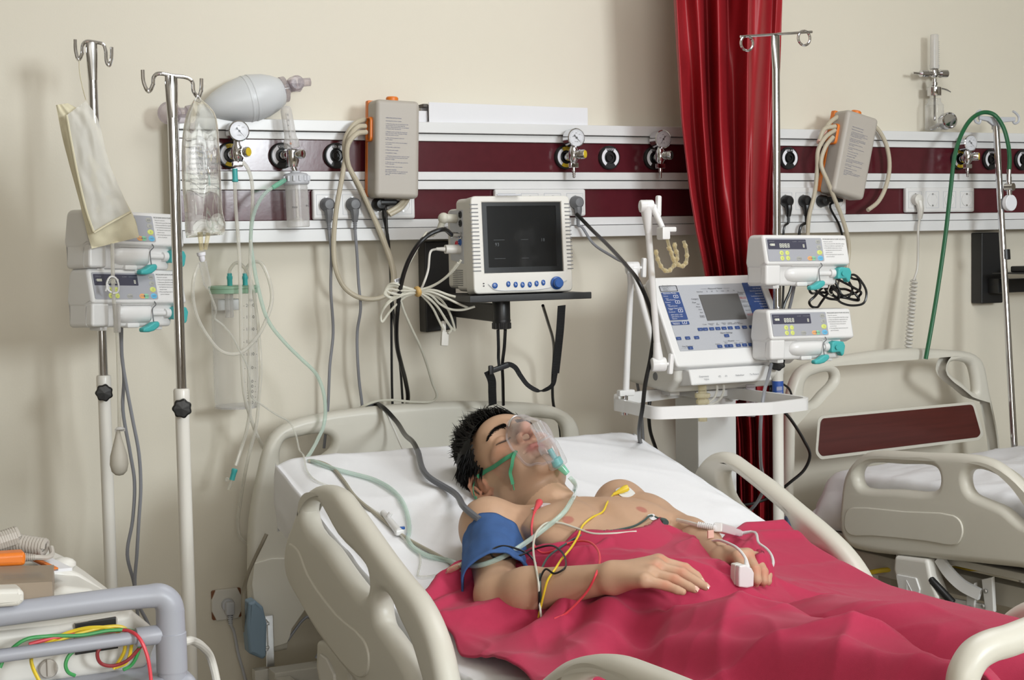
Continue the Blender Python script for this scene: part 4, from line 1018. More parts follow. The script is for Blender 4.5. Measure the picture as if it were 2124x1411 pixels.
# cables at the monitor's left
hz = [MW(xs - .03, .15, .19)]
t = thing('monitor_cable', 'cream cable with angled plug in the upper port of the monitor', 'cable', MW(xs, .1, .19))
p0 = MW(xs, .12, .19); p1 = MW(xs - .035, .12, .192); p2 = MW(xs - .042, .13, .165); p3 = MW(xs - .062, .14, .148)
obj('plug_body', MB().cyl(p0, p1, .0115, n=18, bev=.002).ball(p1, .0145, 16).cyl(p1, p2, .009, .008, n=14), 'beige_cord', t)
sr = MB()
for k in range(6): sr.cyl(p2.lerp(p3, k / 6), p2.lerp(p3, k / 6 + .1), .0075 - k * .0004, n=12)
obj('strain_relief', sr, 'beige_cord', t)
obj('cord', MB().tube([p2, p3] + pp([(882, 486, .46), (860, 525, .44), (842, 560, .43), (832, 590, .42), (830, 615, .42), (836, 640, .41), (853, 680, .38), (872, 720, .34), (885, 755, .3), (897, 795, .26), (906, 822, .24), (898, 832, .23), (860, 834, .22), (810, 830, .21), (780, 833, .2), (755, 842, .19), (742, 850, .17)]), .0034, 8), 'beige_cord', t)
t = thing('monitor_cable', 'white cable with ribbed plug in the lower port of the monitor', 'cable', MW(xs, .1, .11))
p0 = MW(xs, .1, .112); p1 = MW(xs - .04, .1, .113); p2 = MW(xs - .062, .105, .114)
obj('plug_body', MB().cyl(p0, p1, .0125, .0115, n=18).cyl(p1, p2, .006, .004, n=12), 'offwhite', t)
obj('cord', MB().tube([p2] + pp([(892, 525, .44), (888, 560, .44), (880, 585, .44), (872, 600, .43), (850, 612, .42), (812, 607, .42)]), .003, 8), 'offwhite', t)
t = thing('pressure_hose', 'black pressure hose from the monitor running over headboard to the blue cuff', 'hose', MW(xs, .1, .147))
p0 = MW(xs, .09, .148); p1 = MW(xs - .025, .09, .149)
obj('metal_connector', MB().cyl(p0, p1, .006, n=14).cyl(p0.lerp(p1, .4), p1, .0075, n=14), 'chrome', t)
HOSE1 = [p1] + pp([(918, 476, .46), (893, 485, .46), (872, 502, .46), (853, 530, .45), (840, 560, .44), (832, 590, .43), (826, 630, .42), (822, 680, .38), (824, 720, .33), (832, 755, .28), (841, 790, .22), (846, 830, .16), (836, 870, .13), (800, 880, .12), (770, 860, .14), (762, 842, .185)])
HOSE_T = t
obj('hose', MB().tube(HOSE1, .0058, 10), 'blackrub', t)
# tied bundle of cream cables
t = thing('cable_bundle', 'bundle of cream cables tied with a rubber band left of the monitor', 'cable bundle', P(866, 606, .44))
Q = lambda l: pp([(x, y, z) for x, y, z in l])
random.seed(11)
loops = [
 [(956, 540, .52), (940, 562, .5), (915, 583, .47), (890, 597, .45), (866, 604, .44), (835, 610, .43), (808, 618, .42), (800, 606, .42), (812, 594, .42), (838, 597, .43), (866, 603, .44), (895, 606, .45), (925, 618, .46), (950, 630, .47), (970, 638, .46)],
 [(950, 545, .52), (925, 575, .49), (895, 594, .46), (866, 602, .445), (830, 603, .43), (806, 600, .42), (797, 610, .42), (815, 617, .42), (845, 610, .43), (866, 606, .44), (890, 620, .44), (910, 640, .43), (925, 665, .42), (936, 684, .41), (930, 692, .41)],
 [(866, 607, .44), (885, 615, .44), (905, 633, .43), (920, 655, .42), (935, 678, .41), (943, 686, .405), (940, 670, .41), (928, 640, .42), (905, 615, .44), (866, 604, .44), (842, 600, .43), (815, 592, .425), (802, 598, .42), (800, 612, .42), (820, 620, .42), (850, 612, .43), (866, 607, .44)],
 [(866, 605, .44), (842, 615, .43), (822, 632, .42), (806, 650, .41), (792, 668, .41), (790, 655, .41), (798, 638, .42), (815, 622, .42), (845, 612, .43), (866, 606, .44), (893, 612, .445), (912, 630, .44), (932, 641, .45), (958, 643, .46), (985, 636, .47)],
 [(866, 603, .44), (840, 596, .43), (818, 588, .43), (806, 592, .42), (803, 604, .42), (830, 612, .43), (866, 608, .44), (884, 622, .43), (898, 640, .42), (908, 660, .41), (918, 680, .405), (924, 690, .4)],
 [(866, 604, .44), (838, 608, .43), (810, 622, .42), (794, 640, .41), (800, 632, .41), (830, 615, .43), (866, 603, .44), (900, 602, .45), (930, 612, .46), (945, 616, .47)]]
for l in loops: obj('cable', MB().tube(Q(l), .0031, 7, 6), 'beige_cord', t)
b = MB().lathe([(.011, -.006), (.0135, -.003), (.0135, .003), (.011, .006)], P(866, 605, .44), (1, .1, .2), 18); obj('rubber_band', b, mat('tan_rubber', S(196, 158, 92), .5, noise_s=30, noise_a=.05), t)
b = MB().box(P(922, 703, .4), (.02, .012, .036), .003, Matrix.Rotation(R(5), 3, 'Y')).box(P(920, 678, .4), (.011, .011, .03), .003); obj('cable_connector', b, 'offwhite', t)
b = MB().box(P(826, 582, .425), (.02, .004, .011), .001, Matrix.Rotation(R(-18), 3, 'Y')); obj('barcode_tag', b, 'paper', t)
b = MB()
for k in range(6): b.box(P(822 + k * 1.7, 582.5 - k * .5, .428), (.0012 if k % 2 else .0007, .0004, .007))
obj('barcode', b, 'ink', t)

# ================================================================ ventilator
vx0, vx1 = 2.028, 2.385
bl = P(1408, 760, .62); tlp = P(1349, 580, .482)
zb = bl.z; zt_ = tlp.z
t = thing('ventilator', 'grey and white ventilator with tilted control panel in front of the red curtain', 'ventilator', V((2.2, -.5, 0)))
b = MB()
prof = [(-.6, zb - .004), (-.47, zt_ - .006), (-.36, zt_ - .03), (-.34, zb - .06), (-.56, zb - .075), (-.6, zb - .04)]
b.plate(fillet([(y, z) for y, z in prof], [.01, .01, .03, .02, .02, .02]), [], vx1 - vx0 - .01, .012, Matrix(((0, 0, 1, (vx0 + vx1) / 2), (1, 0, 0, 0), (0, 1, 0, 0), (0, 0, 0, 1)))); obj('housing', b, 'offwhite', t)
mv = Mfr(V((vx0, -.62, zb)), (1, 0, 0), V((0, -.482, zt_)) - V((0, -.62, zb)))
W_, H_ = vx1 - vx0, (V((0, -.482, zt_)) - V((0, -.62, zb))).length
b = MB(); b.plate(fillet([(-.006, -.004), (W_ + .01, -.004), (W_ + .006, H_ + .004), (-.004, H_ + .004)], .012), [], .026, .006, mv @ Matrix.Translation((0, 0, -.008))); obj('front_frame', b, 'white_pl', t)
b = MB(); b.plate(fillet([(.018, .04), (W_ - .016, .04), (W_ - .016, H_ - .024), (.018, H_ - .024)], .003), [], .001, 0, mv @ Matrix.Translation((0, 0, .0056))); pn = obj('control_panel', b, 'silver_p', t)
A = lambda x, y, z=.0068: mv @ Matrix.Translation((x, y, z))
def rect(mb, x0, y0, x1, y1, z, r=.002): mb.plate(fillet([(x0, y0), (x1, y0), (x1, y1), (x0, y1)], r, 3), [], .0006, 0, A(0, 0, z))
# fractions measured along the panel: u right, v down
pu = lambda u: .018 + u * (W_ - .034); pv_ = lambda v: (H_ - .024) - v * (H_ - .064)
b = MB(); rect(b, pu(.35), pv_(.565), pu(.735), pv_(.165), .0075, .001); obj('screen', b, 'lcd', pn)
for q in ((.0, .535, .17, .11), (.0, .61, .17, .56), (.81, .56, .985, .0)):
    b = MB(); rect(b, pu(q[0]), pv_(q[1]), pu(q[2]), pv_(q[3]), .0072); obj('blue_field', b, 'navy', pn)
ls = [(.23, .715, 'b'), (.28, .715), (.34, .715), (.4, .715), (.46, .715), (.52, .715), (.59, .715), (.66, .715), (.73, .715), (-.0, .835), (.085, .835), (.17, .835), (.46, .83), (.08, .985), (.36, .985), (.43, .985), (.465, .985), (.54, .985), (.6, .985), (.66, .985)]
for q in ls:
    b = MB(); rect(b, pu(q[0]), pv_(q[1]), pu(q[0] + .046), pv_(q[1] - .045), .0075, .0015); o_ = obj('button', b, 'navy', pn)
    obj('symbol', MB().text('\u2022' if q[1] > .98 else '---', .0055, A(pu(q[0] + .023), pv_(q[1]) + .0018, .0082), 'CENTER'), 'inkwhite', o_)
for v in (.2, .285, .42, .6):
    b = MB(); x, y = pu(.125), pv_(v); b.plate(fillet([(x - .007, y), (x + .007, y), (x + .007, y + .009), (x - .007, y + .009)], .002, 3), [fillet([(x - .006, y + .001), (x + .006, y + .001), (x + .006, y + .008), (x - .006, y + .008)], .0015, 3)], .0006, 0, A(0, 0, .0079)); o_ = obj('button_outline', b, 'inkwhite', pn)
    obj('symbol', MB().box(A(x, y + .0045, .008) @ V(), (.0025, .001, .0025)), 'inkwhite', o_)
b = MB()
def tx(mb, s, u, v, h=.0058, al='LEFT'): mb.text(s, h, A(pu(u), pv_(v), .0081), al)
for s, u, v in (('Operative Modes', .012, .135), ('Volume', .008, .175), ('VCV', .022, .215), ('Assist/Control', .026, .235), ('Pressure', .008, .27), ('PCV', .022, .31), ('Assist/Control', .026, .33), ('Pressure Support (PSV)', .016, .365), ('CPAP', .02, .385), ('Combined', .01, .42), ('SIMV (VCV) + PSV', .022, .465), ('SIMV (PCV) + PSV', .022, .495), ('Options', .022, .523), ('Respiratory', .012, .588), ('Mechanics', .016, .605), ('Alarms', .865, .025)):
    tx(b, s, u, v, .0058 if s in ('Operative Modes', 'Alarms') else .0046)
for k, s in enumerate(('High Insp. pressure', 'Low inlet gas', 'External power loss', 'Low battery', 'Continuous pressure', 'Technical failure', 'Low insp. pressure', 'V\u0307t high/low', 'f\u1d64 high/low', 'Apnea', 'F high', 'Low PEEP')): tx(b, s, .975, .06 + .0415 * k, .0046, 'RIGHT')
obj('lettering', b, 'inkwhite', pn)
b = MB()
for s, u, v, h in (('Power Source', .03, .012, .005), ('110-220 VAC  o', .014, .04, .0042), ('Battery  o', .03, .06, .0042), ('Charging  o', .026, .08, .0042), ('\u2014\u2014\u2014  Measured Values  \u2014\u2014\u2014', .385, .085, .0066), ('Peak Flow', .34, .125, .0046), ('%', .435, .125, .005), ('I:E', .48, .125, .005), ('Te', .53, .125, .005), ('Time', .575, .125, .0046), ('Vt', .64, .125, .005), ('Ve', .695, .125, .005), ('Category', .265, .235, .006), ('Flow', .262, .29, .006), ('Peak', .3, .315, .0046), ('Plateau', .285, .355, .0046), ('Mean', .3, .4, .0046), ('Base', .305, .445, .0046), ('Oxygen', .29, .495, .0048), ('Monitor', .29, .515, .0048), ('Pressure', .735, .16, .006), ('Limits', .74, .185, .006), ('Pressure', .74, .29, .0042), ('Control (PCV)', .74, .31, .0042), ('Pressure', .745, .36, .0042), ('Support (PSV)', .745, .38, .0042), ('Inspiratory', .75, .44, .0042), ('Ti,max', .29, .63, .0046), ('Inspiratory', .345, .622, .0042), ('Time', .36, .64, .0042), ('I:E', .425, .622, .0042), ('Ratio', .42, .64, .0042), ('Machine', .475, .622, .0042), ('Rate', .485, .64, .0042), ('Volume', .535, .622, .0042), ('Tidal  Minute', .525, .64, .0042), ('Sensitivity', .6, .622, .0042), ('Flow   Pressure', .595, .64, .0042), ('Alarm Settings', .43, .775, .0064), ('\u2014\u2014  Monitor  \u2014\u2014', .43, .9, .006), ('Graphics', .345, .935, .0044), ('Peak', .44, .925, .0044), ('Hold', .53, .935, .0044), ('Freeze', .58, .935, .0044), ('Menu', .65, .935, .0044), ('Flow Waveform', .03, .945, .005), ('- \u2212 ~ ^', .01, .975, .006)): tx(b, s, u, v, h)
obj('lettering', b, 'ink', pn)
b = MB()
for s, u, v in (('High Insp.', .738, .235), ('Pressure', .74, .255), ('Low Insp.', .752, .5), ('Pressure', .755, .52)): tx(b, s, u, v, .0052)
obj('red_lettering', b, 'inkred', pn)
b = MB(); b.plate(fillet([(pu(0), pv_(.095)), (pu(.165), pv_(.095)), (pu(.165), pv_(.005)), (pu(0), pv_(.005))], .002), [fillet([(pu(.004), pv_(.09)), (pu(.161), pv_(.09)), (pu(.161), pv_(.01)), (pu(.004), pv_(.01))], .002)], .0005, 0, A(0, 0, .0079)); obj('frame_line', b, 'ink', pn)
# port block
pa = P(1433, 768, .64); pb = P(1600, 800, .64)
b = MB(); zk0, zk1 = P(1436, 800, .64).z, P(1433, 768, .64).z
b.plate(fillet([(-.645, zk0), (-.63, zk1), (-.4, zk1 + .0), (-.4, zk0 - .02), (-.6, zk0 - .005)], .006), [], pb.x - pa.x, .005, Matrix(((0, 0, 1, (pa.x + pb.x) / 2), (1, 0, 0, 0), (0, 1, 0, 0), (0, 0, 0, 1)))); pb_ = obj('port_block', b, 'white_pl', t)
b = MB(); mq = Mfr(V((pa.x, -.6478, zk0)), (1, 0, 0), (0, .015, zk1 - zk0))
for s, u, y in (('Expiratory', .04, .021), ('Valve', .046, .013), ('P2', .088, .018), ('P1', .108, .018), ('Nebulizer', .15, .018), ('To Patient', .195, .018)): b.text(s, .0068, mq @ Matrix.Translation((u, y, .0004)), 'CENTER')
obj('lettering', b, 'inkgrey', pb_)
f = lambda x, y, Y=.6: P(x, y, Y)
b = MB().lathe([(.011, 0), (.011, .02), (.02, .022), (.021, .027), (.019, .033), (.013, .035), (.0175, .04), (.0175, .048), (.011, .052), (.012, .075), (.0115, .095)], f(1457, 799), (0, 0, -1), 24); obj('expiratory_valve', b, 'amber', t)
b = MB().lathe([(.013, 0), (.013, .028), (.0115, .03), (.0115, .05), (.0125, .052), (.0118, .085)], f(1557, 798), (0, 0, -1), 22); obj('patient_port', b, 'siliclear', t)
for x in (1487, 1501): obj('port_tube', MB().tube([f(x, 798), f(x, 812), f(x - 6, 826), f(x - 18, 836), f(1466, 840)], .0033, 8), 'tubemilk', t)
b = MB().cyl(f(1522, 806, .5), f(1522, 830, .5), .013, n=18); obj('filter_cup', b, 'white_pl', t)
for x in (vx0 + .05, vx1 - .08): obj('foot', MB().box2((x, -.5, zb - .09), (x + .03, -.45, zb - .07), .002), 'white_pl', t)
b = MB(); q = V((vx0 + .004, -.36, zb - .03)); b.lathe([(.012, 0), (.01, .003), (.0001, .002)], V((vx0 + .006, -.5, zb - .035)), (-1, 0, 0), 20); obj('side_knob', b, 'grey_d', t)
cxp = P(1462, 900, .42)
b = MB().box2((cxp.x - .06, -.48, .09), (cxp.x + .065, -.36, zb - .075), .006); b.box2((cxp.x - .09, -.52, zb - .1), (cxp.x + .1, -.3, zb - .08), .004); obj('column', b, 'white_pl', t)
for k in range(4):
    a_ = R(45 + 90 * k); d_ = V((math.cos(a_), math.sin(a_), 0)); c_ = V((cxp.x, -.42, 0))
    obj('base_leg', MB().tube([c_ + V((0, 0, .1)), c_ + d_ * .28 + V((0, 0, .07))], .022, 8, 1), 'white_pl', t); obj('castor', MB().cyl(c_ + d_ * .28 + V((-.012, 0, .035)), c_ + d_ * .28 + V((.012, 0, .035)), .035, n=18), 'black', t)
# accessory rail ring
zr = P(1480, 846, .8).z
fl = lambda x, y: Pz(x, y, zr).to_2d()
L0, F1, F2, R0 = fl(1290, 842), fl(1366, 857), fl(1600, 848), fl(1672, 836)
lo = [(L0.x, L0.y + .03), (L0.x + .002, L0.y - .02), (F1.x - .01, F1.y), (F2.x, F2.y + .005), (R0.x - .01, R0.y - .02), (R0.x, R0.y + .02), (R0.x - .02, -.42), (cxp.x, -.4), (L0.x + .06, -.5)]
pts = catmull([V((x, y, zr)) for x, y in fillet(lo, .03, 4)], 2, True)
b = MB().tube(pts, .01, 4, 1, True, (.03, .012), (0, 0, 1)); b.box2((cxp.x - .05, -.37, zr - .012), (cxp.x + .05, -.3, zr + .012), .003); obj('accessory_rail', b, 'white_pl', t)

# two support arms clipped on the rail
def arm(name, label, J, tips):
    t = thing(name, label, 'support arm', J[0])
    return t
A0 = V((L0.x + .014, L0.y + .012, zr)); Ya = -A0.y
t = thing('tube_support_arm', 'white folding support arm with clear toothed tube holder beside the ventilator', 'support arm', A0)
J1 = P(1312, 556, Ya); J2 = P(1366, 756, .82); J3 = P(1341, 428, .84); J4 = P(1374, 472, .88)
b = MB().cyl(A0 + V((0, 0, -.025)), A0 + V((0, 0, .03)), .0095, n=16); obj('clamp_pin', b, 'chrome', t)
b = MB().box(P(1298, 815, Ya), (.045, .02, .016), .004); b.cyl(P(1298, 815, Ya), P(1309, 575, Ya), .0085, .0075, 14); b.cyl(P(1309, 590, Ya), P(1310, 568, Ya), .0085, .012, 14); obj('upright', b, 'white_pl', t)
def joint(c, ax, r=.016, w_=.034, knob=None):
    b = MB().cyl(c - V(ax).normalized() * w_ / 2, c + V(ax).normalized() * w_ / 2, r, n=22, bev=.004)
    b.lathe([(r + .0003, -.001), (r + .0003, .001)], c, ax, 22); obj('joint', b, 'white_pl', t)
    if knob:
        k0 = c + V(ax).normalized() * (w_ / 2 + .012); bb = MB().cyl(c, k0, .004, n=8); bb.box(k0, (.012, .014, .05), .004, Matrix.Rotation(R(knob), 3, 'Y')); obj('wing_knob', bb, 'white_pl', t)
axj = (.95, -.25, 0)
joint(J1, axj, .016, .034, 3); joint(J2, axj, .017, .036, 6); joint(J3, axj, .015, .034, 2)
obj('lower_arm', MB().cyl(J1, J1.lerp(J2, .12), .012, .008, 14).cyl(J1.lerp(J2, .1), J1.lerp(J2, .85), .0075, n=14).cyl(J1.lerp(J2, .84), J2, .008, .014, 14), 'white_pl', t)
obj('upper_arm', MB().cyl(J2, J2.lerp(J3, .14), .014, .0085, 14).cyl(J2.lerp(J3, .12), J2.lerp(J3, .84), .008, n=14).cyl(J2.lerp(J3, .83), J3, .0085, .0155, 14), 'white_pl', t)
b = MB().cyl(J3 + V((.014, -.004, 0)), J4, .0085, .0065, 14); obj('head_arm', b, 'white_pl', t)
b = MB().box(P(1376, 484, .88), (.022, .03, .03), .004).box(P(1390, 476, .88), (.03, .012, .012), .003); obj('holder_clamp', b, 'white_pl', t)
b = MB(); Yh = .885
b.tube(pp([(1381, 485, Yh), (1389, 515, Yh), (1399, 545, Yh), (1402, 545, Yh)]), .004, 8, 4)
for l in ([(1402, 545, Yh), (1394, 556, Yh), (1385, 563, Yh), (1375, 558, Yh), (1367, 545, Yh), (1362, 530, Yh), (1360, 518, Yh)], [(1399, 543, Yh), (1394, 530, Yh), (1391, 520, Yh), (1385, 512, Yh)], [(1402, 545, Yh), (1405, 530, Yh), (1400, 515, Yh), (1399, 503, Yh)], [(1402, 545, Yh), (1412, 552, Yh), (1420, 550, Yh), (1424, 540, Yh), (1424, 520, Yh), (1418, 500, Yh)]):
    c_ = catmull(pp(l), 6); b.tube(c_, .0042, 8, 1)
    for q in range(3, len(c_), 6): b.ball(c_[q], .0062, 8)
obj('tube_holder', b, 'amber', t)

# ================================================================ red curtain gathered between the beds
t = thing('curtain', 'gathered dark red satin curtain hanging between the two beds', 'curtain', P(1500, 600, .3))
def curt(u, v):
    ys = [-140, 0, 100, 250, 400, 480, 560, 640, 760, 900, 1080, 1250, 1480]
    y = lerp(-140, 1480, v)
    xl_ = interp(ys, [1386, 1394, 1400, 1410, 1428, 1441, 1458, 1470, 1490, 1508, 1516, 1520, 1525], y)
    xr_ = interp(ys, [1628, 1625, 1622, 1616, 1606, 1604, 1604, 1606, 1609, 1610, 1608, 1605, 1602], y)
    n = 4.6; sk = 1.2 * v
    w1 = math.sin(u * n * 2 * math.pi * (1 + .15 * math.sin(u * 4)) + .8 * math.sin(3 * v + u * 5))
    Y = .27 + .045 * w1 + .025 * math.sin(u * 9 + v * 5) + .012 * math.sin(u * 47 + 4 * math.sin(v * 3)) + .02 * noise.noise(V((u * 6, v * 7, 0)))
    bul = math.exp(-((v - .42) / .05) ** 2) * math.exp(-((u - .62) / .1) ** 2); Y += .035 * bul
    x = lerp(xl_, xr_, u + .012 * math.cos(u * n * 2 * math.pi))
    xn = lerp(1390, 1625, 0)
    p = P(x, y, .27); return P(x, y, max(.14, Y))
obj('curtain_cloth', MB().grid(curt, 150, 90), mat('red_satin', S(158, 34, 42), .4, noise_s=200, noise_a=.05, bump=.08, bump_s=900, spec=.45), t, smooth=180)
top = P(1500, -140, .27)
obj('heading_tape', MB().box(top + V((0, 0, .004)), (.3, .03, .05), .004), mat('red_tape', S(120, 26, 34), .7), t)
obj('rail_runner', MB().box2((top.x - .16, -.28, top.z + .03), (top.x + .16, -.26, ZC), .002), 'steel', t)

# ================================================================ things at the far right
a_ = P(2031, 630, .04); c_ = P(2076, 482, .04)
t = thing('wall_bracket', 'black wall bracket with arm and shelf at the far right over the empty bed', 'wall mount', V((a_.x, 0, a_.z)))
obj('wall_plate', MB().plate(fillet([(a_.x, a_.z), (c_.x, a_.z), (c_.x, c_.z), (a_.x, c_.z)], .004), [], .05, .004, MY((0, -.026, 0))), 'blackmetal', t)
z_ = P(2060, 608, .06)
b = MB().box2((z_.x - .015, -.1, z_.z), (z_.x + .035, -.05, z_.z + .05), .003).box2((z_.x, -.12, z_.z + .002), (z_.x + .45, -.085, z_.z + .048), .003); obj('arm', b, 'blackmetal', t)
s_ = P(2085, 566, .16); b = MB().box2((s_.x, -.42, s_.z - .004), (s_.x + .5, -.1, s_.z), .001).box2((s_.x + .06, -.3, s_.z), (s_.x + .4, -.12, s_.z + .02), .004); obj('shelf', b, 'blackmetal', t)
# bed pole at right, tilted with the bed, with grey plastic hooks
pt, pbm = P(2066, 262, .2), P(2106, 960, .3)
t = thing('bed_pole', 'leaning chrome pole with grey plastic hooks at the right end of the empty bed', 'iv pole', pbm)
dn = (pbm - pt); pz = pbm + dn * .55
obj('chrome_tube', MB().cyl(pt, pz, .0105, n=20), 'chrome', t)
b = MB(); m1 = P(2084, 518, .236); b.cyl(m1, m1 + dn.normalized() * .032, .0165, n=24); obj('black_clamp', b, 'black', t)
f = lambda x, y: P(x, y, .19)
b = MB().cyl(f(2066, 268), f(2066, 250), .014, n=18)
b.plate(fillet(to2(MY((0, -.19, 0)), [f(2030, 240), f(2066, 243), f(2105, 243), f(2104, 252), f(2080, 254), (f(2072, 262)), f(2060, 262), f(2048, 252), f(2030, 248)]), .004), [], .012, .003, MY((0, -.19, 0)))
b.tube([f(2034, 244), f(2032, 255), f(2024, 253), f(2022, 243), f(2028, 232), f(2034, 229)], .004, 8); b.tube([f(2100, 246), f(2104, 256), f(2112, 253), f(2113, 243), f(2106, 234), f(2101, 231)], .004, 8)
obj('hook_head', b, 'grey_l', t)
# green oxygen hose draped over it
t = thing('oxygen_hose', 'green oxygen hose draped over the grey hooks at right with a chrome end', 'hose', f(2040, 235))
Yg = .22
obj('hose', MB().tube(pp([(1920, 745, .26), (1930, 690, .26), (1945, 600, .25), (1962, 480, .24), (1972, 390, .23), (1981, 320, .22), (1996, 275, .21), (2018, 244, .2), (2042, 233, .2), (2062, 238, .21), (2080, 262, .23), (2091, 300, .25), (2094, 330, .25), (2093, 355, .25)]), .0068, 10), 'hosegreen', t)
b = MB().cyl(P(2093, 352, .25), P(2092, 378, .25), .0075, n=12).box(P(2093, 371, .25), (.012, .012, .014), .001).lathe([(.0125, -.014), (.0125, .014)], P(2094, 388, .25), V((.3, -1, 0)), 18).cyl(P(2093, 376, .25), P(2094, 406, .25), .008, n=12).tube(pp([(2088, 359, .25), (2096, 361, .25)]), .003, 6); obj('metal_fitting', b, 'chrome', t)
b = MB().lathe([(.026, .007), (.026, -.007), (.024, -.009), (.0001, -.009)], P(2094, 421, .25), V((-.1, 1, .0)), 28); obj('flow_gauge', b, 'dialface', t)
# coiled black cable behind the right pumps
t = thing('cable_coil', 'coil of black cable tied up behind the upper right pump', 'cable', P(1730, 605, .55))
random.seed(21)
def loopc(c, rx, ry, rot, Y, n=10, j=4):
    return [P(c[0] + math.cos(a) * rx * math.cos(rot) - math.sin(a) * ry * math.sin(rot) + random.uniform(-j, j), c[1] + math.cos(a) * rx * math.sin(rot) + math.sin(a) * ry * math.cos(rot) + random.uniform(-j, j), Y + random.uniform(-.02, .02)) for a in [2 * math.pi * k / n for k in range(n)]]
b = MB()
for c_, rx, ry, ro in (((1712, 604), 34, 12, .5), ((1706, 612), 34, 10, -.75), ((1752, 600), 38, 13, .5), ((1757, 592), 24, 22, .3), ((1745, 608), 36, 9, .35), ((1700, 600), 25, 9, .1)):
    obj('cable_loop', MB().tube(loopc(c_, rx, ry, ro, .55), .0036, 7, 5, True), 'blackrub', t)
obj('cable_loop', MB().tube(pp([(1722, 605, .55), (1745, 628, .54), (1770, 634, .54), (1792, 628, .54), (1797, 606, .54), (1785, 582, .54), (1770, 570, .55), (1758, 576, .55), (1768, 600, .56), (1760, 618, .56)]), .0034, 7), 'blackrub', t)
b = MB().tube([P(1722, 592, .57), P(1718, 604, .585), P(1724, 612, .57), P(1727, 602, .53)], .0016, 6, 5, True); obj('tie', b, 'beige_cord', t)
# cords around the ventilator
cable('cord', 'thick black cord from behind the monitor down over the ventilator rail', 'cord', [(1196, 444, .3), (1225, 474, .35), (1262, 510, .5), (1300, 552, .68), (1325, 585, .78), (1345, 630, .8), (1356, 680, .8), (1350, 740, .8), (1338, 800, .82), (1333, 845, .83), (1327, 880, .8), (1326, 905, .74), (1335, 930, .6), (1375, 965, .4), (1400, 990, .3)], .0052, 'blackrub')
cable('cord', 'black cord hanging below the ventilator rail toward the mattress', 'cord', [(1350, 815, .4), (1346, 850, .4), (1348, 890, .38), (1360, 930, .34), (1372, 965, .3), (1380, 1000, .28)], .0052, 'blackrub')
cable('cord', 'grey cord running down the right pole beside the ventilator', 'cord', [(1600, 755, .66), (1594, 780, .68), (1584, 820, .8), (1579, 860, .82), (1577, 900, .8), (1578, 960, .7), (1582, 1020, .5), (1560, 1055, .45), (1530, 1075, .4)], .0048, 'grey_cord')
cable('cord', 'black cord curving from behind the right pole past the curtain foot', 'cord', [(1602, 785, .55), (1598, 810, .56), (1610, 835, .54), (1640, 870, .5), (1668, 915, .46), (1680, 945, .44), (1668, 975, .42), (1640, 1000, .4), (1600, 1030, .36), (1560, 1045, .34), (1510, 1050, .33)], .0045, 'blackrub')
cable('cord', 'thin black cord looping out right of the pole over the white rail', 'cord', [(1606, 790, .53), (1622, 796, .5), (1636, 806, .5), (1642, 822, .5), (1638, 840, .5)], .003, 'blackrub')
cable('cord', 'grey cord hanging between the two right pumps', 'cord', [(1648, 590, .56), (1642, 620, .55), (1632, 660, .54), (1625, 690, .54)], .0045, 'grey_cord')
# ================================================================ main bed
def zm(Y): return .863 - .232 * (Y - .6) if Y < 1.45 else (lerp(.863 - .232 * .85, .645, sstep(1.45, 1.62, Y)))
XL, XR = .962, 1.905
BED = thing('hospital_bed', 'beige hospital bed the patient lies in, with raised side rails', 'bed', (1.43, -1.4, 0))
tr2 = lambda mtx, plane: (lambda l: to2(mtx, [plane(*q) for q in l]))
mh = MY((0, -.2, 0)); th_ = tr2(mh, lambda x, y: P(x, y, .2))
ho = th_([(514, 1110), (520, 1050), (534, 980), (550, 920), (572, 890), (600, 874), (650, 860), (740, 846), (850, 836), (950, 832), (1050, 833), (1120, 838), (1160, 848), (1186, 866), (1198, 890), (1204, 930), (1216, 1010), (1225, 1100), (1222, 1190), (1150, 1230), (660, 1245), (634, 1258), (597, 1310), (594, 1346), (524, 1346), (516, 1300)])
hh1 = th_([(578, 950), (582, 925), (591, 912), (620, 905), (659, 899), (679, 902), (688, 914), (683, 930), (665, 945), (651, 960), (620, 964), (582, 966)])
hh2 = th_([(1086, 868), (1128, 868), (1151, 872), (1162, 886), (1166, 915), (1169, 940), (1130, 940), (1100, 915), (1078, 890)])
obj('headboard', MB().plate(sm2(ho, 2), [sm2(hh1, 3), sm2(hh2, 3)], .042, .019, mh, 5), 'bed', BED)
b = MB(); b.plate(sm2(th_([(522, 1165), (600, 1154), (640, 1150), (640, 1200), (640, 1240), (600, 1300), (590, 1330), (530, 1335), (523, 1260)]), 2), [], .008, .003, MY((0, -.222, 0))); obj('headboard_panel', b, 'bed', BED)
def siderail(Xp, outer, holes, inset, name='side_rail', th=.046, bev=.02, side=-1, par=None, mtx=None, plane=None, m='bed'):
    mx = mtx or MX((Xp, 0, 0)); f = tr2(mx, plane or (lambda x, y: PXp(x, y, Xp)))
    o_ = obj(name, MB().plate(sm2(f(outer), 3), [sm2(f(h), 3) for h in holes], th, bev, mx, 5), m, par or BED)
    if inset:
        b = MB(); b.plate(sm2(f(inset), 3), [], .008, .003, mx @ Matrix.Translation((0, 0, side * -th / 2))); obj('rail_boss', b, m, o_)
    return o_
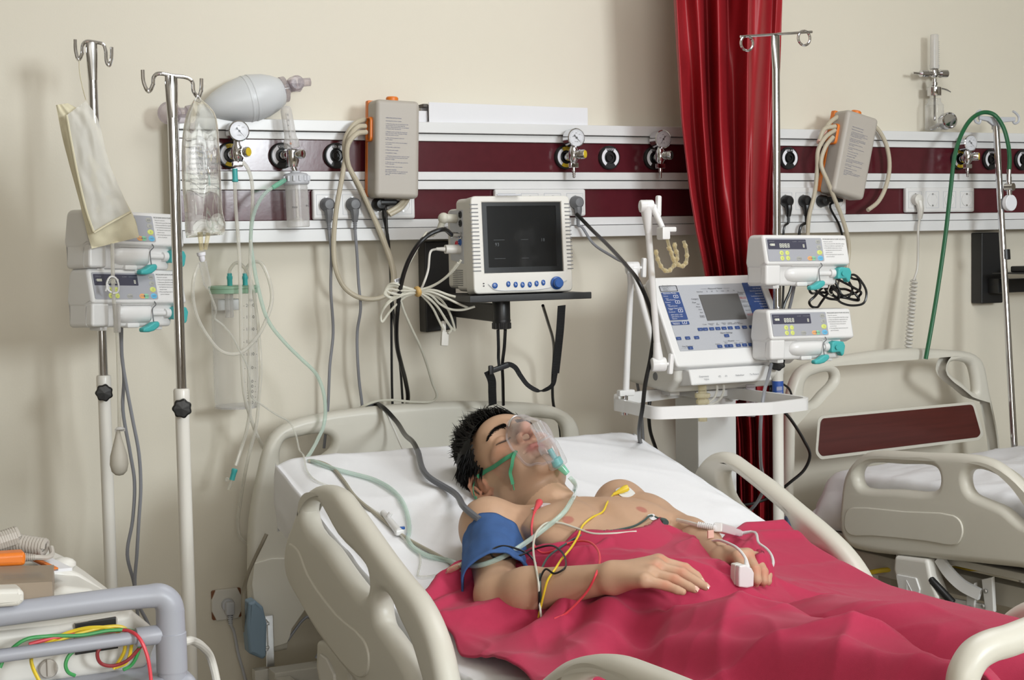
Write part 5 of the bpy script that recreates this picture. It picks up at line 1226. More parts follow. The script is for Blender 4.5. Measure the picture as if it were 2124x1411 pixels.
siderail(.92, [(682, 1006), (710, 1017), (727, 1038), (762, 1087), (806, 1149), (844, 1198), (873, 1233), (899, 1280), (920, 1338), (936, 1411), (946, 1470), (930, 1520), (860, 1515), (800, 1470), (753, 1411), (716, 1367), (675, 1312), (640, 1253), (612, 1198), (607, 1152), (613, 1110), (622, 1087), (640, 1038), (657, 1014)],
         [[(666, 1040), (680, 1046), (688, 1056), (721, 1114), (768, 1163), (783, 1186), (786, 1210), (780, 1229), (770, 1234), (748, 1210), (722, 1176), (690, 1130), (654, 1090), (646, 1062), (652, 1046)],
          [(808, 1230), (822, 1234), (834, 1250), (852, 1291), (876, 1341), (890, 1387), (899, 1420), (903, 1460), (892, 1462), (879, 1411), (866, 1385), (844, 1345), (817, 1307), (803, 1286), (799, 1250)]],
         [(622, 1128), (632, 1128), (644, 1142), (662, 1188), (722, 1270), (780, 1322), (791, 1352), (790, 1388), (775, 1402), (750, 1386), (690, 1310), (642, 1232), (624, 1170)])
siderail(1.955, [(1444, 1004), (1452, 978), (1470, 952), (1490, 939), (1516, 940), (1550, 963), (1600, 998), (1660, 1048), (1720, 1098), (1762, 1140), (1792, 1182), (1816, 1232), (1830, 1300), (1760, 1320), (1700, 1260), (1620, 1190), (1560, 1135), (1500, 1075)],
         [[(1508, 980), (1528, 978), (1560, 1000), (1610, 1042), (1644, 1075), (1653, 1098), (1648, 1122), (1636, 1132), (1610, 1107), (1560, 1068), (1527, 1038), (1510, 1002)],
          [(1708, 1146), (1724, 1150), (1745, 1168), (1760, 1190), (1768, 1212), (1772, 1250), (1740, 1240), (1712, 1210), (1701, 1188), (1699, 1166)]], None)
siderail(.92, [(1118, 1460), (1137, 1411), (1158, 1390), (1187, 1370), (1219, 1360), (1254, 1357), (1292, 1362), (1341, 1379), (1423, 1411), (1520, 1452), (1600, 1500), (1640, 1600), (1560, 1680), (1300, 1690), (1140, 1640), (1112, 1540)],
         [[(1205, 1440), (1212, 1417), (1228, 1406), (1248, 1403), (1266, 1406), (1290, 1416), (1340, 1440), (1350, 1480), (1320, 1510), (1230, 1505), (1208, 1480)]], None)
siderail(1.955, [(2046, 1330), (2066, 1302), (2084, 1280), (2104, 1262), (2140, 1244), (2200, 1236), (2300, 1260), (2400, 1310), (2420, 1400), (2300, 1460), (2120, 1440), (2050, 1400)], [], None)
mf_ = MY((0, -2.5, 0)); tf_ = tr2(mf_, lambda x, y: P(x, y, 2.5))
ft = tf_([(1996, 1420), (2003, 1390), (2022, 1360), (2050, 1342), (2090, 1330)])
lf = [V((p.x, -2.5, p.y)) for p in ft]; a0 = lf[0]; wd = 2 * (1.62 - lf[-1].x)
path = [V((a0.x - .004, -2.5, .38)), V((a0.x - .002, -2.5, .52)), *lf, lf[-1] + V((wd * .25, 0, .022)), lf[-1] + V((wd * .5, 0, .03))]
path += [V((2 * path[-1].x - q.x, q.y, q.z)) for q in reversed(path[:-1])]
obj('footboard_tube', MB().tube(path, .0205, 14, 6), 'bed', BED)
b = MB(); b.box2((a0.x + .02, -2.512, .36), (2 * path[6].x - a0.x, -2.488, .58), .01); obj('footboard', b, 'bed', BED)
# bumper with bracket at the head corner
q = P(527, 1303, .26)
f = lambda x, y: P(x, y, .26)
b = MB(); b.plate(fillet(to2(MY((0, -.26, 0)), [f(510, 1247), f(525, 1242), f(541, 1256), f(549, 1290), f(547, 1358), f(540, 1364), f(512, 1352), f(507, 1300)]), .006), [], .05, .008, MY((0, -.26, 0))); obj('corner_bumper', b, 'bumper', BED)
b = MB(); b.box2(f(552, 1384), f(566, 1275) + V((0, -.004, 0)), .002); b.box2(f(545, 1296), f(556, 1288) + V((0, -.015, 0)), .002); b.box2(f(545, 1345), f(556, 1338) + V((0, -.015, 0)), .002); b.box2(f(545, 1350), f(553, 1284) + V((0, -.012, 0)), .003); obj('bumper_bracket', b, 'steel', BED)
b = MB().cyl(f(564, 1440), f(564, 1392), .014, n=18); b.cyl(f(564, 1394), f(564, 1391), .009, n=14); b.box2(f(528, 1450) + V((0, .02, 0)), f(556, 1386) + V((0, -.01, 0)), .003); obj('pole_socket', b, 'bedmetal', BED)
zf = P(620, 1380, .3).z
obj('frame_beam', MB().box2((1.02, -.34, zf - .07), (1.9, -.28, zf), .005), 'bedmetal', BED)
for x in (1.02, 1.86): obj('frame_beam', MB().box2((x, -2.4, zf - .08), (x + .04, -.34, zf - .01), .005), 'bedmetal', BED)
g_ = lambda x, y: PXp(x, y, .955)
mx = MX((.955, 0, 0)); b = MB(); b.plate(fillet(to2(mx, [g_(680, 1326), (g_(700, 1330)), g_(745, 1385), g_(752, 1440), g_(690, 1440), g_(678, 1380)]), .012), [], .05, .01, mx); rl = obj('rail_latch', b, 'bed', BED)
b = MB(); b.plate(fillet(to2(mx, [g_(692, 1352), g_(706, 1362), g_(722, 1396), g_(722, 1430), g_(698, 1425), g_(688, 1380)]), .008), [], .008, .003, mx @ Matrix.Translation((0, 0, .027))); obj('latch_button', b, 'offwhite', rl)
b = MB().box2((XL + .02, -1.5, .48), (XR - .02, -.66, .5), .004); obj('back_support', MB().plate([(.62, .70), (1.5, .5), (1.5, .485), (.62, .685)], [], XR - XL - .06, .002, Matrix(((0, 0, 1, 1.43), (-1, 0, 0, 0), (0, 1, 0, 0), (0, 0, 0, 1)))), 'bedmetal', BED)
obj('seat_support', MB().box2((XL + .02, -2.42, .485), (XR - .02, -1.52, .5), .004), 'bedmetal', BED)
for x in (1.06, 1.84):
    for y in (-.45, -2.2):
        obj('leg', MB().box2((x - .025, y - .03, .13), (x + .025, y + .03, zf - .02), .006), 'bedmetal', BED)
        obj('castor', MB().cyl((x - .02, y, .065), (x + .02, y, .065), .065, n=22, bev=.008), 'black', BED)
# mattress with sheet
MH = .155
def mattress_surf(u, v):
    # v along the length (head face, top, foot face), u across (left side, top, right side)
    if v < .06: Y, k = .6, v / .06
    elif v > .95: Y, k = 2.43, (1 - v) / .05
    else: Y, k = lerp(.6, 2.43, (v - .06) / .89), 1
    r = .035
    if u < .12: x, h = XL, u / .12
    elif u > .88: x, h = XR, (1 - u) / .12
    else: x, h = lerp(XL, XR, (u - .12) / .76), 1
    hh_ = min(h, k); z = zm(Y) - MH * (1 - hh_)
    du = max(0, 1 - min(abs(x - XL), abs(x - XR)) / .05) if h >= 1 else 1
    z -= .014 * du * du * (1 if h >= 1 else 0)
    if h < 1 and k >= 1:
        ins = (1 - h); s = -1 if x < 1.4 else 1
        x += s * (.004 * noise.noise(V((Y * 14, ins * 3, s))) + .008 * math.sin(ins * math.pi))
    nz = .003 * noise.noise(V((x * 3, Y * 3, 2))) + .003 * noise.noise(V((x * 2 + Y * 5, Y * 1.5 - x * 2, 5))) + .0042 * (1 - abs(noise.noise(V((x * 2.5 + Y * 2, Y * 6 - x * 3.5, 9))))) ** 7
    nz += .0022 * (1 - abs(noise.noise(V((x * 7 - Y * 3, Y * 2, 3))))) ** 9
    if hh_ >= 1:
        z += nz
        dx, dy = x - 1.32, Y - .93; z += .052 * math.exp(-(dx * dx / .035 + dy * dy / .03)) # pillowed under the head
        dx, dy = (x - 1.39) / .2, (Y - 1.45) / .32; z -= .035 * math.exp(-(dx * dx + dy * dy) ** 2)
    if k < 1 and h >= 1: Y -= .012 * math.sin(k * math.pi)
    return V((x, -Y, z))
MAT = tag(obj('mattress', MB().grid(mattress_surf, 150, 190), 'sheet', smooth=180), 'mattress under a wrinkled white sheet on the bed the patient lies in', 'mattress')
b = MB().tube([V((XL + .02 + (XR - XL - .04) * k / 14, -.585, zm(.6) - .006 + .002 * math.sin(k))) for k in range(15)], .003, 6)
# ================================================================ empty bed at right
al = R(6.5); rv = V((math.cos(al), math.sin(al), 0)); fv = V((math.sin(al), -math.cos(al), 0))
HO = P(1640, 850, .27); BB = thing('hospital_bed', 'empty beige hospital bed at right with a dark wood panel in the headboard', 'bed', HO * 1)
BB.location = V((HO.x + .45, HO.y - .9, 0)); BB.matrix_basis = Matrix.Translation(BB.location)
mh2 = Mfr(HO, rv, (0, 0, 1)); n2 = rv.cross(V((0, 0, 1)))
t2 = tr2(mh2, lambda x, y: Ppl(x, y, HO, n2))
o_ = t2([(1626, 1060), (1628, 950), (1631, 833), (1637, 799), (1648, 774), (1665, 757), (1699, 746), (1770, 733), (1841, 724), (1898, 722), (1968, 726), (2008, 731), (2028, 743), (2038, 765), (2045, 805), (2056, 856), (2065, 904), (2069, 950), (2078, 1080), (2060, 1140), (1700, 1180), (1640, 1170)])
hA = t2([(1663, 800), (1668, 788), (1680, 779), (1713, 771), (1722, 776), (1722, 788), (1700, 812), (1679, 834), (1664, 832)])
hB = t2([(1966, 751), (2002, 753), (2011, 765), (2018, 805), (2017, 814), (1990, 794), (1968, 777), (1960, 765)])
hb_ = obj('headboard', MB().plate(sm2(o_, 2), [sm2(hA, 3), sm2(hB, 3)], .042, .019, mh2, 5), 'bed', BB)
wd_ = t2([(1696, 867), (2006, 838), (2023, 898), (2016, 906), (1694, 945), (1686, 935), (1691, 874)])
obj('wood_panel', MB().plate(fillet(wd_, .02), [], .006, .001, mh2 @ Matrix.Translation((0, 0, .0205))), 'wood', BB)
wr = t2([(1692, 862), (2010, 832), (2030, 900), (2020, 912), (1692, 952), (1681, 940), (1686, 870)])
obj('panel_rim', MB().plate(fillet(wr, .024), [fillet(wd_, .02)], .002, .0006, mh2 @ Matrix.Translation((0, 0, .021))), 'bed', BB)
RO = HO + rv * -.025 + fv * .27; mr2 = Mfr(RO, fv, (0, 0, 1)); nr2 = fv.cross(V((0, 0, 1)))
plr = lambda x, y: Ppl(x, y, RO, nr2)
sr_ = siderail(0, [(1750, 1081), (1752, 1038), (1759, 990), (1774, 962), (1803, 939), (1835, 935), (1926, 939), (2027, 944), (2071, 958), (2100, 980), (2124, 1005), (2160, 1060), (2185, 1120), (2190, 1185), (2124, 1177), (2040, 1168), (1948, 1159), (1853, 1150), (1803, 1143), (1770, 1132), (1754, 1106)],
               [[(1788, 982), (1797, 967), (1817, 960), (1880, 963), (1937, 965), (1953, 974), (1958, 990), (1955, 1010), (1940, 1019), (1870, 1015), (1800, 1011), (1790, 1001)],
                [(2013, 987), (2022, 975), (2045, 974), (2082, 990), (2124, 1027), (2148, 1062), (2140, 1088), (2124, 1081), (2089, 1052), (2053, 1037), (2024, 1023), (2015, 1009)]],
               [(1765, 1077), (1771, 1057), (1785, 1051), (1890, 1059), (1991, 1067), (2007, 1081), (2011, 1103), (2002, 1124), (1987, 1129), (1937, 1121), (1824, 1110), (1778, 1108), (1767, 1096)], par=BB, mtx=mr2, plane=plr)
f2 = tr2(mr2, plr); mi_ = lambda d: mr2 @ Matrix.Translation((0, 0, -d))
b = MB(); b.plate(fillet(f2([(1870, 1150), (1938, 1158), (1945, 1195), (1962, 1240), (1950, 1252), (1900, 1246), (1880, 1220), (1868, 1180)]), .012), [], .05, .01, mi_(-.004)); lt = obj('rail_latch', b, 'offwhite', BB)
b = MB(); b.plate(fillet(f2([(1876, 1188), (1918, 1196), (1926, 1220), (1922, 1238), (1900, 1236), (1882, 1220)]), .006), [], .006, .002, mi_(-.031)); b.plate(f2([(1899, 1200), (1899, 1222), (1911, 1224)]), [f2([(1900.5, 1204), (1900.5, 1220.5), (1908.5, 1222)])], .003, 0, mi_(-.034)); obj('latch_button', b, 'white_pl', lt)
b = MB(); b.tube([plr(1948, 1158) + rv * .0, plr(1966, 1185) + rv * .0, plr(1990, 1215) + rv * .01, plr(2022, 1236) + rv * .02], .01, 4, 6, False, (.03, .012), (0, 0, 1)); obj('rail_arm', b, 'white_pl', BB); b = MB(); b.tube([plr(1848, 1150) + rv * .04, plr(1852, 1175) + rv * .04, plr(1872, 1200) + rv * .04], .01, 4, 6, False, (.03, .012), (0, 0, 1)); obj('rail_arm', b, 'white_pl', BB)
b = MB(); b.plate(f2([(1992, 1220), (2008, 1212), (2010, 1240), (2004, 1290), (1998, 1290), (1990, 1262)]), [], .012, .003, mi_(.03)); b.plate(f2([(2022, 1205), (2044, 1200), (2048, 1272), (2030, 1274)]), [], .012, .003, mi_(.03)); b.plate(f2([(1960, 1245), (2046, 1262), (2044, 1276), (1960, 1262)]), [], .012, .003, mi_(.034)); br = obj('rail_bracket', b, 'white_pl', BB)
b = MB()
for x, y in ((2033, 1229), (2028, 1260), (1999, 1263)): b.lathe([(.006, 0), (.006, .004), (.004, .006), (.0001, .006)], plr(x, y) + rv * .022, -rv, 12)
obj('bolt', b, 'steel', br)
b = MB().cyl(plr(1944, 1203) - rv * .02, plr(1982, 1250) - rv * .01, .0105, n=16, bev=.003); b.ball(plr(2006, 1283) + rv * .01, .009, 12); b.ball(plr(1944, 1202) - rv * .02, .01, 12); gs = obj('gas_strut', b, 'black', BB)
obj('strut_rod', MB().cyl(plr(1980, 1248) - rv * .01, plr(2010, 1287) + rv * .01, .0045, n=12).cyl(plr(2008, 1284), plr(2008, 1284) - rv * .02, .006, n=12), 'chrome', gs)
bz = P(1900, 1215, .9).z
fb = lambda s, l, z: HO + fv * s + rv * l + V((0, 0, z - HO.z))
for l in (.06, .78): obj('frame_beam', MB().box((fb(1.0, l, .42)), (.05, 1.9, .06), .005, Matrix.Rotation(al, 3, 'Z')), 'bedmetal', BB)
obj('deck', MB().box(fb(1.05, .42, .49), (.86, 1.9, .02), .004, Matrix.Rotation(al, 3, 'Z')), 'bedmetal', BB)
for s in (.3, 1.8):
    for l in (.1, .76):
        obj('leg', MB().box(fb(s, l, .26), (.05, .05, .3), .005, Matrix.Rotation(al, 3, 'Z')), 'bedmetal', BB); c_ = fb(s, l, .065); obj('castor', MB().cyl(c_ - rv * .02, c_ + rv * .02, .065, n=20, bev=.008), 'black', BB)
b = MB(); q = Ppl(1640, 1097, HO + fv * .06, n2); b.box(q, (.05, .03, .075), .008, Matrix.Rotation(al, 3, 'Z')); obj('corner_bumper', b, mat('dark_blue_rubber', S(78, 92, 120), .5, noise_s=30, noise_a=.05), BB)
# its mattress
def mat2(u, v):
    if v < .08: s, k = .12, v / .08
    elif v > .95: s, k = 2.0, (1 - v) / .05
    else: s, k = lerp(.12, 2.0, (v - .08) / .87), 1
    if u < .14: l, h = .005, u / .14
    elif u > .88: l, h = .86, (1 - u) / .12
    else: l, h = lerp(.005, .86, (u - .14) / .74), 1
    z = .67 + .02 * (s - .1)
    rr = .05
    dl = min(l - .005, .86 - l); ds = s - .12
    for d_ in (dl if h >= 1 else 0, ds if k >= 1 else 0):
        if d_ < rr: z -= rr - math.sqrt(max(0, rr * rr - (rr - d_) ** 2))
    if min(h, k) < 1: z -= .12 * (1 - min(h, k))
    if h < 1: l += (-1 if l < .4 else 1) * (.025 * math.sin(math.pi * h))
    if k < 1: s -= .03 * math.sin(math.pi * k)
    z += .004 * noise.noise(V((l * 6, s * 6, 7))) + .003 * (1 - abs(noise.noise(V((l * 5 + s * 9, s * 12, 3))))) ** 5 * 2
    if k < 1 or h < 1:
        l += .006 * noise.noise(V((l * 20, s * 16, z * 12)))
    return fb(s, l, z)
tag(obj('mattress', MB().grid(mat2, 110, 130), 'sheet', smooth=180), 'mattress under a plain white sheet on the empty bed at right', 'mattress')
cable('cord', 'white cord end lying on the empty bed sheet', 'cord', [fb(.62, .5, .695), fb(.66, .42, .695), fb(.72, .4, .697), fb(.72, .5, .698), fb(.7, .62, .698), fb(.8, .75, .7)], .004, 'offwhite', world=True)
cable('strap_cord', 'yellow cable slung under the empty bed', 'cord', [fb(.25, .05, .5), fb(.4, .1, .44), P(1722, 1174, .55), P(1780, 1190, .62), P(1845, 1182, .7), fb(.9, .3, .47)], .008, 'yellow', world=True) if False else cable('cord', 'yellow cable slung under the empty bed', 'cord', [P(1640, 1126, .4), P(1680, 1158, .45), P(1722, 1174, .5), P(1780, 1190, .55), P(1845, 1182, .62), fb(.9, .35, .47)], .007, 'yellow', world=True)
cable('cord', 'dark green hose curving under the empty bed', 'hose', [P(1800, 1225, .45), P(1830, 1210, .5), P(1852, 1186, .55), P(1862, 1165, .6), P(1866, 1130, .62)], .008, mat('dark_hose', S(40, 56, 48), .4, noise_s=20, noise_a=.05), world=False) if False else single('hose', 'dark green hose curving under the empty bed', 'hose', MB().tube([P(1795, 1226, .45), P(1830, 1210, .5), P(1852, 1186, .55), P(1860, 1165, .6), P(1864, 1130, .62)], .008, 10), mat('dark_hose', S(40, 56, 48), .4, noise_s=20, noise_a=.05))
# cords by the headboard of the main bed
cable('cord', 'grey brown cord hanging down the left side of the headboard', 'cord', [(553, 1108, .3), (545, 1125, .3), (528, 1160, .29), (513, 1195, .28), (506, 1225, .27), (504, 1260, .27), (508, 1310, .25)], .005, mat('taupe_cord', S(140, 132, 116), .45, noise_s=20, noise_a=.03))
cable('cord', 'thin grey cord looping out below the headboard', 'cord', [(594, 1332, .2), (610, 1310, .2), (628, 1287, .2), (640, 1280, .2), (655, 1295, .2), (675, 1306, .2), (700, 1312, .2)], .004, 'grey_cord')
cable('cord', 'short grey cord rising behind the near rail latch', 'cord', [(656, 1366, .3), (668, 1345, .3), (682, 1322, .3), (690, 1300, .3)], .005, 'grey_cord')
# ================================================================ the patient : one continuous body surface from a blended distance field
from mathutils.bvhtree import BVHTree
NP = lambda v: np.array([v.x, v.y, v.z])
class Field:
    def __init__(self): self.p = []; self.s = 1
    def add(self, fn, c, r, k, op='u'): self.p.append((fn, NP(V(c)), r, k, op)); return self
    def cone(self, a, b, ra, rb=None, k=.01, op='u', flat=None):
        rb = ra if rb is None else rb; ra *= self.s; rb *= self.s; A, B = NP(V(a)), NP(V(b)); d = B - A; L2 = max(1e-12, d @ d)
        def fn(p):
            t = np.clip(((p - A) @ d) / L2, 0, 1)
            return np.linalg.norm(p - A - t[:, None] * d, axis=1) - (ra + (rb - ra) * t)
        return self.add(fn, (V(a) + V(b)) / 2, (V(b) - V(a)).length / 2 + max(ra, rb), k, op)
    def chain(self, pts, rs, k=.008, kin=.004):
        n = len(pts)
        for i in range(n - 1): self.cone(pts[i], pts[i + 1], rs[i], rs[i + 1], k if i == 0 else kin)
        return self
    def ell(self, c, r, rot, k=.01, op='u'):
        C = NP(V(c)); Rm = np.array(rot).T; r = np.array(r) * self.s       # rot columns = local axes in the world
        def fn(p):
            q = (p - C) @ Rm.T; k0 = np.linalg.norm(q / r, axis=1); k1 = np.linalg.norm(q / (r * r), axis=1)
            return k0 * (k0 - 1) / np.maximum(k1, 1e-9)
        return self.add(fn, c, float(max(r)), k, op)
    def mesh(self, lo, hi, h):
        lo = np.array(lo); n = np.ceil((np.array(hi) - lo) / h / 16).astype(int) * 16
        F = np.full(n, .03, np.float32); bs = 16; half = bs * h * .87
        ii = np.stack(np.meshgrid(*[np.arange(bs)] * 3, indexing='ij'), -1).reshape(-1, 3) * h
        cen = np.array([q[1] for q in self.p]); rad = np.array([q[2] for q in self.p]); add = np.array([q[4] == 'u' for q in self.p])
        for bx in range(n[0] // bs):
            for by in range(n[1] // bs):
                for bz in range(n[2] // bs):
                    o = lo + np.array([bx, by, bz]) * bs * h; c = o + bs * h / 2
                    near = np.linalg.norm(cen - c, axis=1) < rad + half + .03
                    if not (near & add).any(): continue
                    p = ii + o; d = np.full(len(p), .03)
                    for i in np.nonzero(near)[0]:
                        fn, _, _, k, op = self.p[i]; e = fn(p)
                        if op == 'u':
                            hh = np.clip(.5 + .5 * (d - e) / k, 0, 1); d = d + (e - d) * hh - k * hh * (1 - hh)
                        else:
                            e = -e; hh = np.clip(.5 + .5 * (e - d) / k, 0, 1); d = d + (e - d) * hh + k * hh * (1 - hh)
                    F[bx * bs:(bx + 1) * bs, by * bs:(by + 1) * bs, bz * bs:(bz + 1) * bs] = d.reshape(bs, bs, bs)
        s = F < 0; N = np.array(F.shape)
        cnt = np.zeros(N - 1, np.int8)
        for dx in (0, 1):
            for dy in (0, 1):
                for dz in (0, 1): cnt += s[dx:N[0] - 1 + dx, dy:N[1] - 1 + dy, dz:N[2] - 1 + dz]
        cells = np.argwhere((cnt > 0) & (cnt < 8)); idx = np.full(N - 1, -1, np.int32); idx[tuple(cells.T)] = np.arange(len(cells))
        acc = np.zeros((len(cells), 3)); num = np.zeros(len(cells))
        cor = [(a, b, c) for a in (0, 1) for b in (0, 1) for c in (0, 1)]
        val = {c: F[cells[:, 0] + c[0], cells[:, 1] + c[1], cells[:, 2] + c[2]] for c in cor}
        for a in cor:
            for ax in range(3):
                if a[ax]: continue
                b = list(a); b[ax] = 1; b = tuple(b); va, vb = val[a], val[b]; m = (va < 0) != (vb < 0)
                t = np.where(m, va / np.where(m, va - vb, 1), 0); q = np.tile(np.array(a, float), (len(cells), 1)); q[:, ax] = t
                acc[m] += q[m]; num[m] += 1
        vs = lo + (cells + acc / num[:, None]) * h
        fs = []
        for ax in range(3):
            u, v = [(1, 2), (2, 0), (0, 1)][ax]
            sl0 = [slice(1, N[i] - 1) for i in range(3)]; sl1 = list(sl0); sl0[ax] = slice(0, N[ax] - 1); sl1[ax] = slice(1, N[ax])
            s0, s1 = s[tuple(sl0)], s[tuple(sl1)]
            e = np.argwhere(s0 != s1); off = np.ones(3, int); off[ax] = 0; e = e + off
            fl = s0[tuple((e - off).T)]
            du = np.zeros(3, int); du[u] = 1; dv = np.zeros(3, int); dv[v] = 1
            q = [idx[tuple((e - w).T)] for w in (du + dv, dv, 0 * du, du)]
            f = np.stack(q, 1); ok = (f >= 0).all(1); f = f[ok]; fl = fl[ok]; f[~fl] = f[~fl][:, ::-1]
            fs.append(f)
        return vs, np.concatenate(fs)

# ---- frames measured from the photo
S_ = V((0, .974, .225)); A_ = V((0, -.225, .974)); L_ = V((1, 0, 0))
NOTCH = P(1185, 1032, 1.25); O_ = NOTCH - A_ * .07
Bm = Matrix((L_, A_, S_)).transposed()
B = lambda l, a, s: O_ + L_ * l + A_ * a + S_ * s
UH = (RT * -.54 + UP * .46 + FW * .705).normalized(); AH = (RT * .04 + UP * .862 - FW * .505); AH = (AH - UH * AH.dot(UH)).normalized(); LH = UH.cross(AH)
Hm = Matrix((LH, AH, UH)).transposed()
HS = 1.06
HC = P(1004, 1006, 1.04) + LH * .079 + AH * .008
H = lambda l, a, u: HC + (LH * l + AH * a + UH * u) * HS
F = Field()
# torso
F.ell(B(0, .0, -.16), (.148, .098, .2), Bm, .02)
F.ell(B(0, .0, -.06), (.135, .072, .1), Bm, .04)
F.ell(B(0, -.012, -.34), (.128, .078, .19), Bm, .05)
F.ell(B(0, -.025, -.52), (.155, .085, .14), Bm, .05)
for s in (-1, 1):
    F.ell(B(.072 * s, .062, -.115), (.082, .034, .066), Bm, .03)
    F.cone(B(.03 * s, -.02, .06), B(.135 * s, -.015, .0), .042, .036, .03)
    F.cone(B(.018 * s, .048, .0), B(.135 * s, .03, .022), .0105, .012, .016)
    F.cone(B(.05 * s, -.03, -.55), B(.09 * s, -.03, -.85), .085, .07, .05)
F.cone(B(0, .105, -.04), B(0, .108, -.2), .008, .008, .03, 's')
# neck
F.cone(B(0, -.02, -.02), H(0, -.03, -.03), .06, .056, .03)
F.cone(B(0, .0, .015), H(0, .022, -.07), .038, .04, .03)
for s in (-1, 1): F.cone(B(.018 * s, .044, .0), H(.06 * s, -.024, -.03), .009, .014, .022)
F.ell(B(0, .066, .018), (.014, .016, .02), Bm, .02, 's')
# arms
S1 = P(1020, 1098, 1.24); E1 = P(1031, 1236, 1.47); W1 = P(1264, 1200, 1.70)
S2 = P(1286, 1050, 1.17); E2 = P(1432, 1118, 1.42); W2 = P(1500, 1164, 1.64)
F.cone(S1, S1.lerp(E1, .45), .05, .046, .04); F.cone(S1.lerp(E1, .4), E1, .046, .038, .02)
F.ell(S1 + V((-.01, .0, .004)), (.05, .056, .054), Bm, .03)
F.cone(B(-.1, .0, .0), S1, .05, .047, .03)
F.cone(E1, E1.lerp(W1, .3), .039, .0395, .02); F.cone(E1.lerp(W1, .28), W1, .0395, .0255, .02)
F.cone(S2, S2.lerp(E2, .45), .049, .045, .04); F.cone(S2.lerp(E2, .4), E2, .046, .038, .02)
F.cone(B(.1, .0, .0), S2, .05, .047, .03)
F.cone(E2, E2.lerp(W2, .35), .038, .038, .02); F.cone(E2.lerp(W2, .33), W2, .038, .025, .02)
# right hand, palm down on the belly
I0, M0, R0_, Q0 = P(1366, 1166, 1.725), P(1361, 1177, 1.745), P(1349, 1190, 1.762), P(1336, 1204, 1.778)
for q, r in ((I0, .0145), (M0, .0148), (R0_, .014), (Q0, .013)): F.cone(W1.lerp(q, .12), q, .0205, r, .016)
F.chain([I0, P(1421, 1179, 1.745), P(1444, 1195, 1.757), P(1453, 1205, 1.765)], [.0112, .0092, .008, .0068], .006, .0025)
F.chain([M0, P(1414, 1189, 1.772), P(1447, 1209, 1.79), P(1463, 1217, 1.80)], [.0115, .0096, .0084, .0072], .006, .0025)
F.chain([R0_, P(1399, 1202, 1.79), P(1428, 1217, 1.808), P(1441, 1223, 1.817)], [.011, .0092, .008, .0068], .006, .0025)
F.chain([Q0, P(1381, 1215, 1.80), P(1404, 1224, 1.815), P(1416, 1228, 1.822)], [.0105, .0086, .0074, .0062], .006, .0025)
F.chain([W1.lerp(I0, .25) + V((.0, .012, -.012)), I0 + V((-.03, .045, -.022)), I0 + V((.0, .058, -.03)), I0 + V((.028, .05, -.034))], [.017, .0125, .0108, .0085], .014, .003)
# left hand, loosely curled
i0, m0, r0_, q0 = P(1530, 1157, 1.70), P(1550, 1153, 1.70), P(1568, 1160, 1.695), P(1581, 1172, 1.685)
for q, r in ((i0, .0135), (m0, .0138), (r0_, .013), (q0, .0125)): F.cone(W2.lerp(q, .1), q, .0205, r, .014)
F.chain([i0, P(1540, 1181, 1.742), P(1541, 1200, 1.75), P(1541, 1211, 1.745)], [.0112, .0096, .0082, .007], .006, .0025)
F.chain([m0, P(1567, 1183, 1.742), P(1570, 1203, 1.752), P(1566, 1213, 1.74)], [.0115, .0098, .0084, .007], .006, .0025)
F.chain([r0_, P(1583, 1187, 1.733), P(1584, 1205, 1.742), P(1579, 1214, 1.73)], [.011, .0094, .008, .0068], .006, .0025)
F.chain([q0, P(1592, 1193, 1.715), P(1592, 1206, 1.724), P(1587, 1214, 1.715)], [.0105, .0086, .0074, .0064], .006, .0025)
F.chain([P(1500, 1171, 1.655), P(1491, 1185, 1.675), P(1504, 1201, 1.71), P(1521, 1205, 1.73)], [.0165, .0128, .0118, .0092], .014, .004)
# head
F.s = HS
F.ell(H(0, -.008, .042), (.075, .096, .088), Hm, .02)
F.ell(H(0, .03, -.03), (.06, .058, .08), Hm, .03)
F.ell(H(0, .062, .045), (.055, .036, .046), Hm, .02)
for s in (-1, 1):
    F.cone(H(.053 * s, .008, -.058), H(.016 * s, .078, -.1), .02, .014, .022)
    F.cone(H(.056 * s, -.002, -.01), H(.054 * s, .006, -.055), .02, .019, .02)
    F.ell(H(.045 * s, .062, -.012), (.02, .018, .017), Hm, .02)
    F.cone(H(.042 * s, .076, .03), H(.012 * s, .091, .027), .0085, .0085, .014)
    F.ell(H(.04 * s, .07, -.045), (.014, .022, .03), Hm, .03)
F.ell(H(0, .086, -.099), (.018, .014, .013), Hm, .016)
F.ell(H(0, .083, -.06), (.026, .018, .03), Hm, .02)
for s in (-1, 1): F.ell(H(.033 * s, .098, .012), (.019, .016, .012), Hm, .014, 's')
for s in (-1, 1): F.ell(H(.032 * s, .0725, .010), (.0165, .0155, .0125), Hm, .004)
F.cone(H(0, .093, .022), H(0, .122, -.022), .008, .0108, .009)
F.ell(H(0, .1195, -.024), (.0108, .0105, .0098), Hm, .008)
for s in (-1, 1): F.ell(H(.0135 * s, .104, -.028), (.0085, .011, .0085), Hm, .006)
for s in (-1, 1): F.ell(H(.0075 * s, .109, -.0355), (.0052, .0075, .0066), Hm, .002, 's'); F.cone(H(.0075 * s, .110, -.036), H(.0075 * s, .094, -.022), .0046, .0035, .002, 's')
F.cone(H(0, .101, -.044), H(0, .101, -.052), .0025, .003, .006, 's')
F.chain([H(-.026, .088, -.0635), H(-.008, .0995, -.0575), H(0, .1005, -.0585), H(.008, .0995, -.0575), H(.026, .088, -.0635)], [.0028, .0045, .0042, .0045, .0028], .004, .003)
F.chain([H(-.023, .088, -.066), H(0, .099, -.0705), H(.023, .088, -.066)], [.003, .0056, .003], .004, .003)
F.chain([], [])
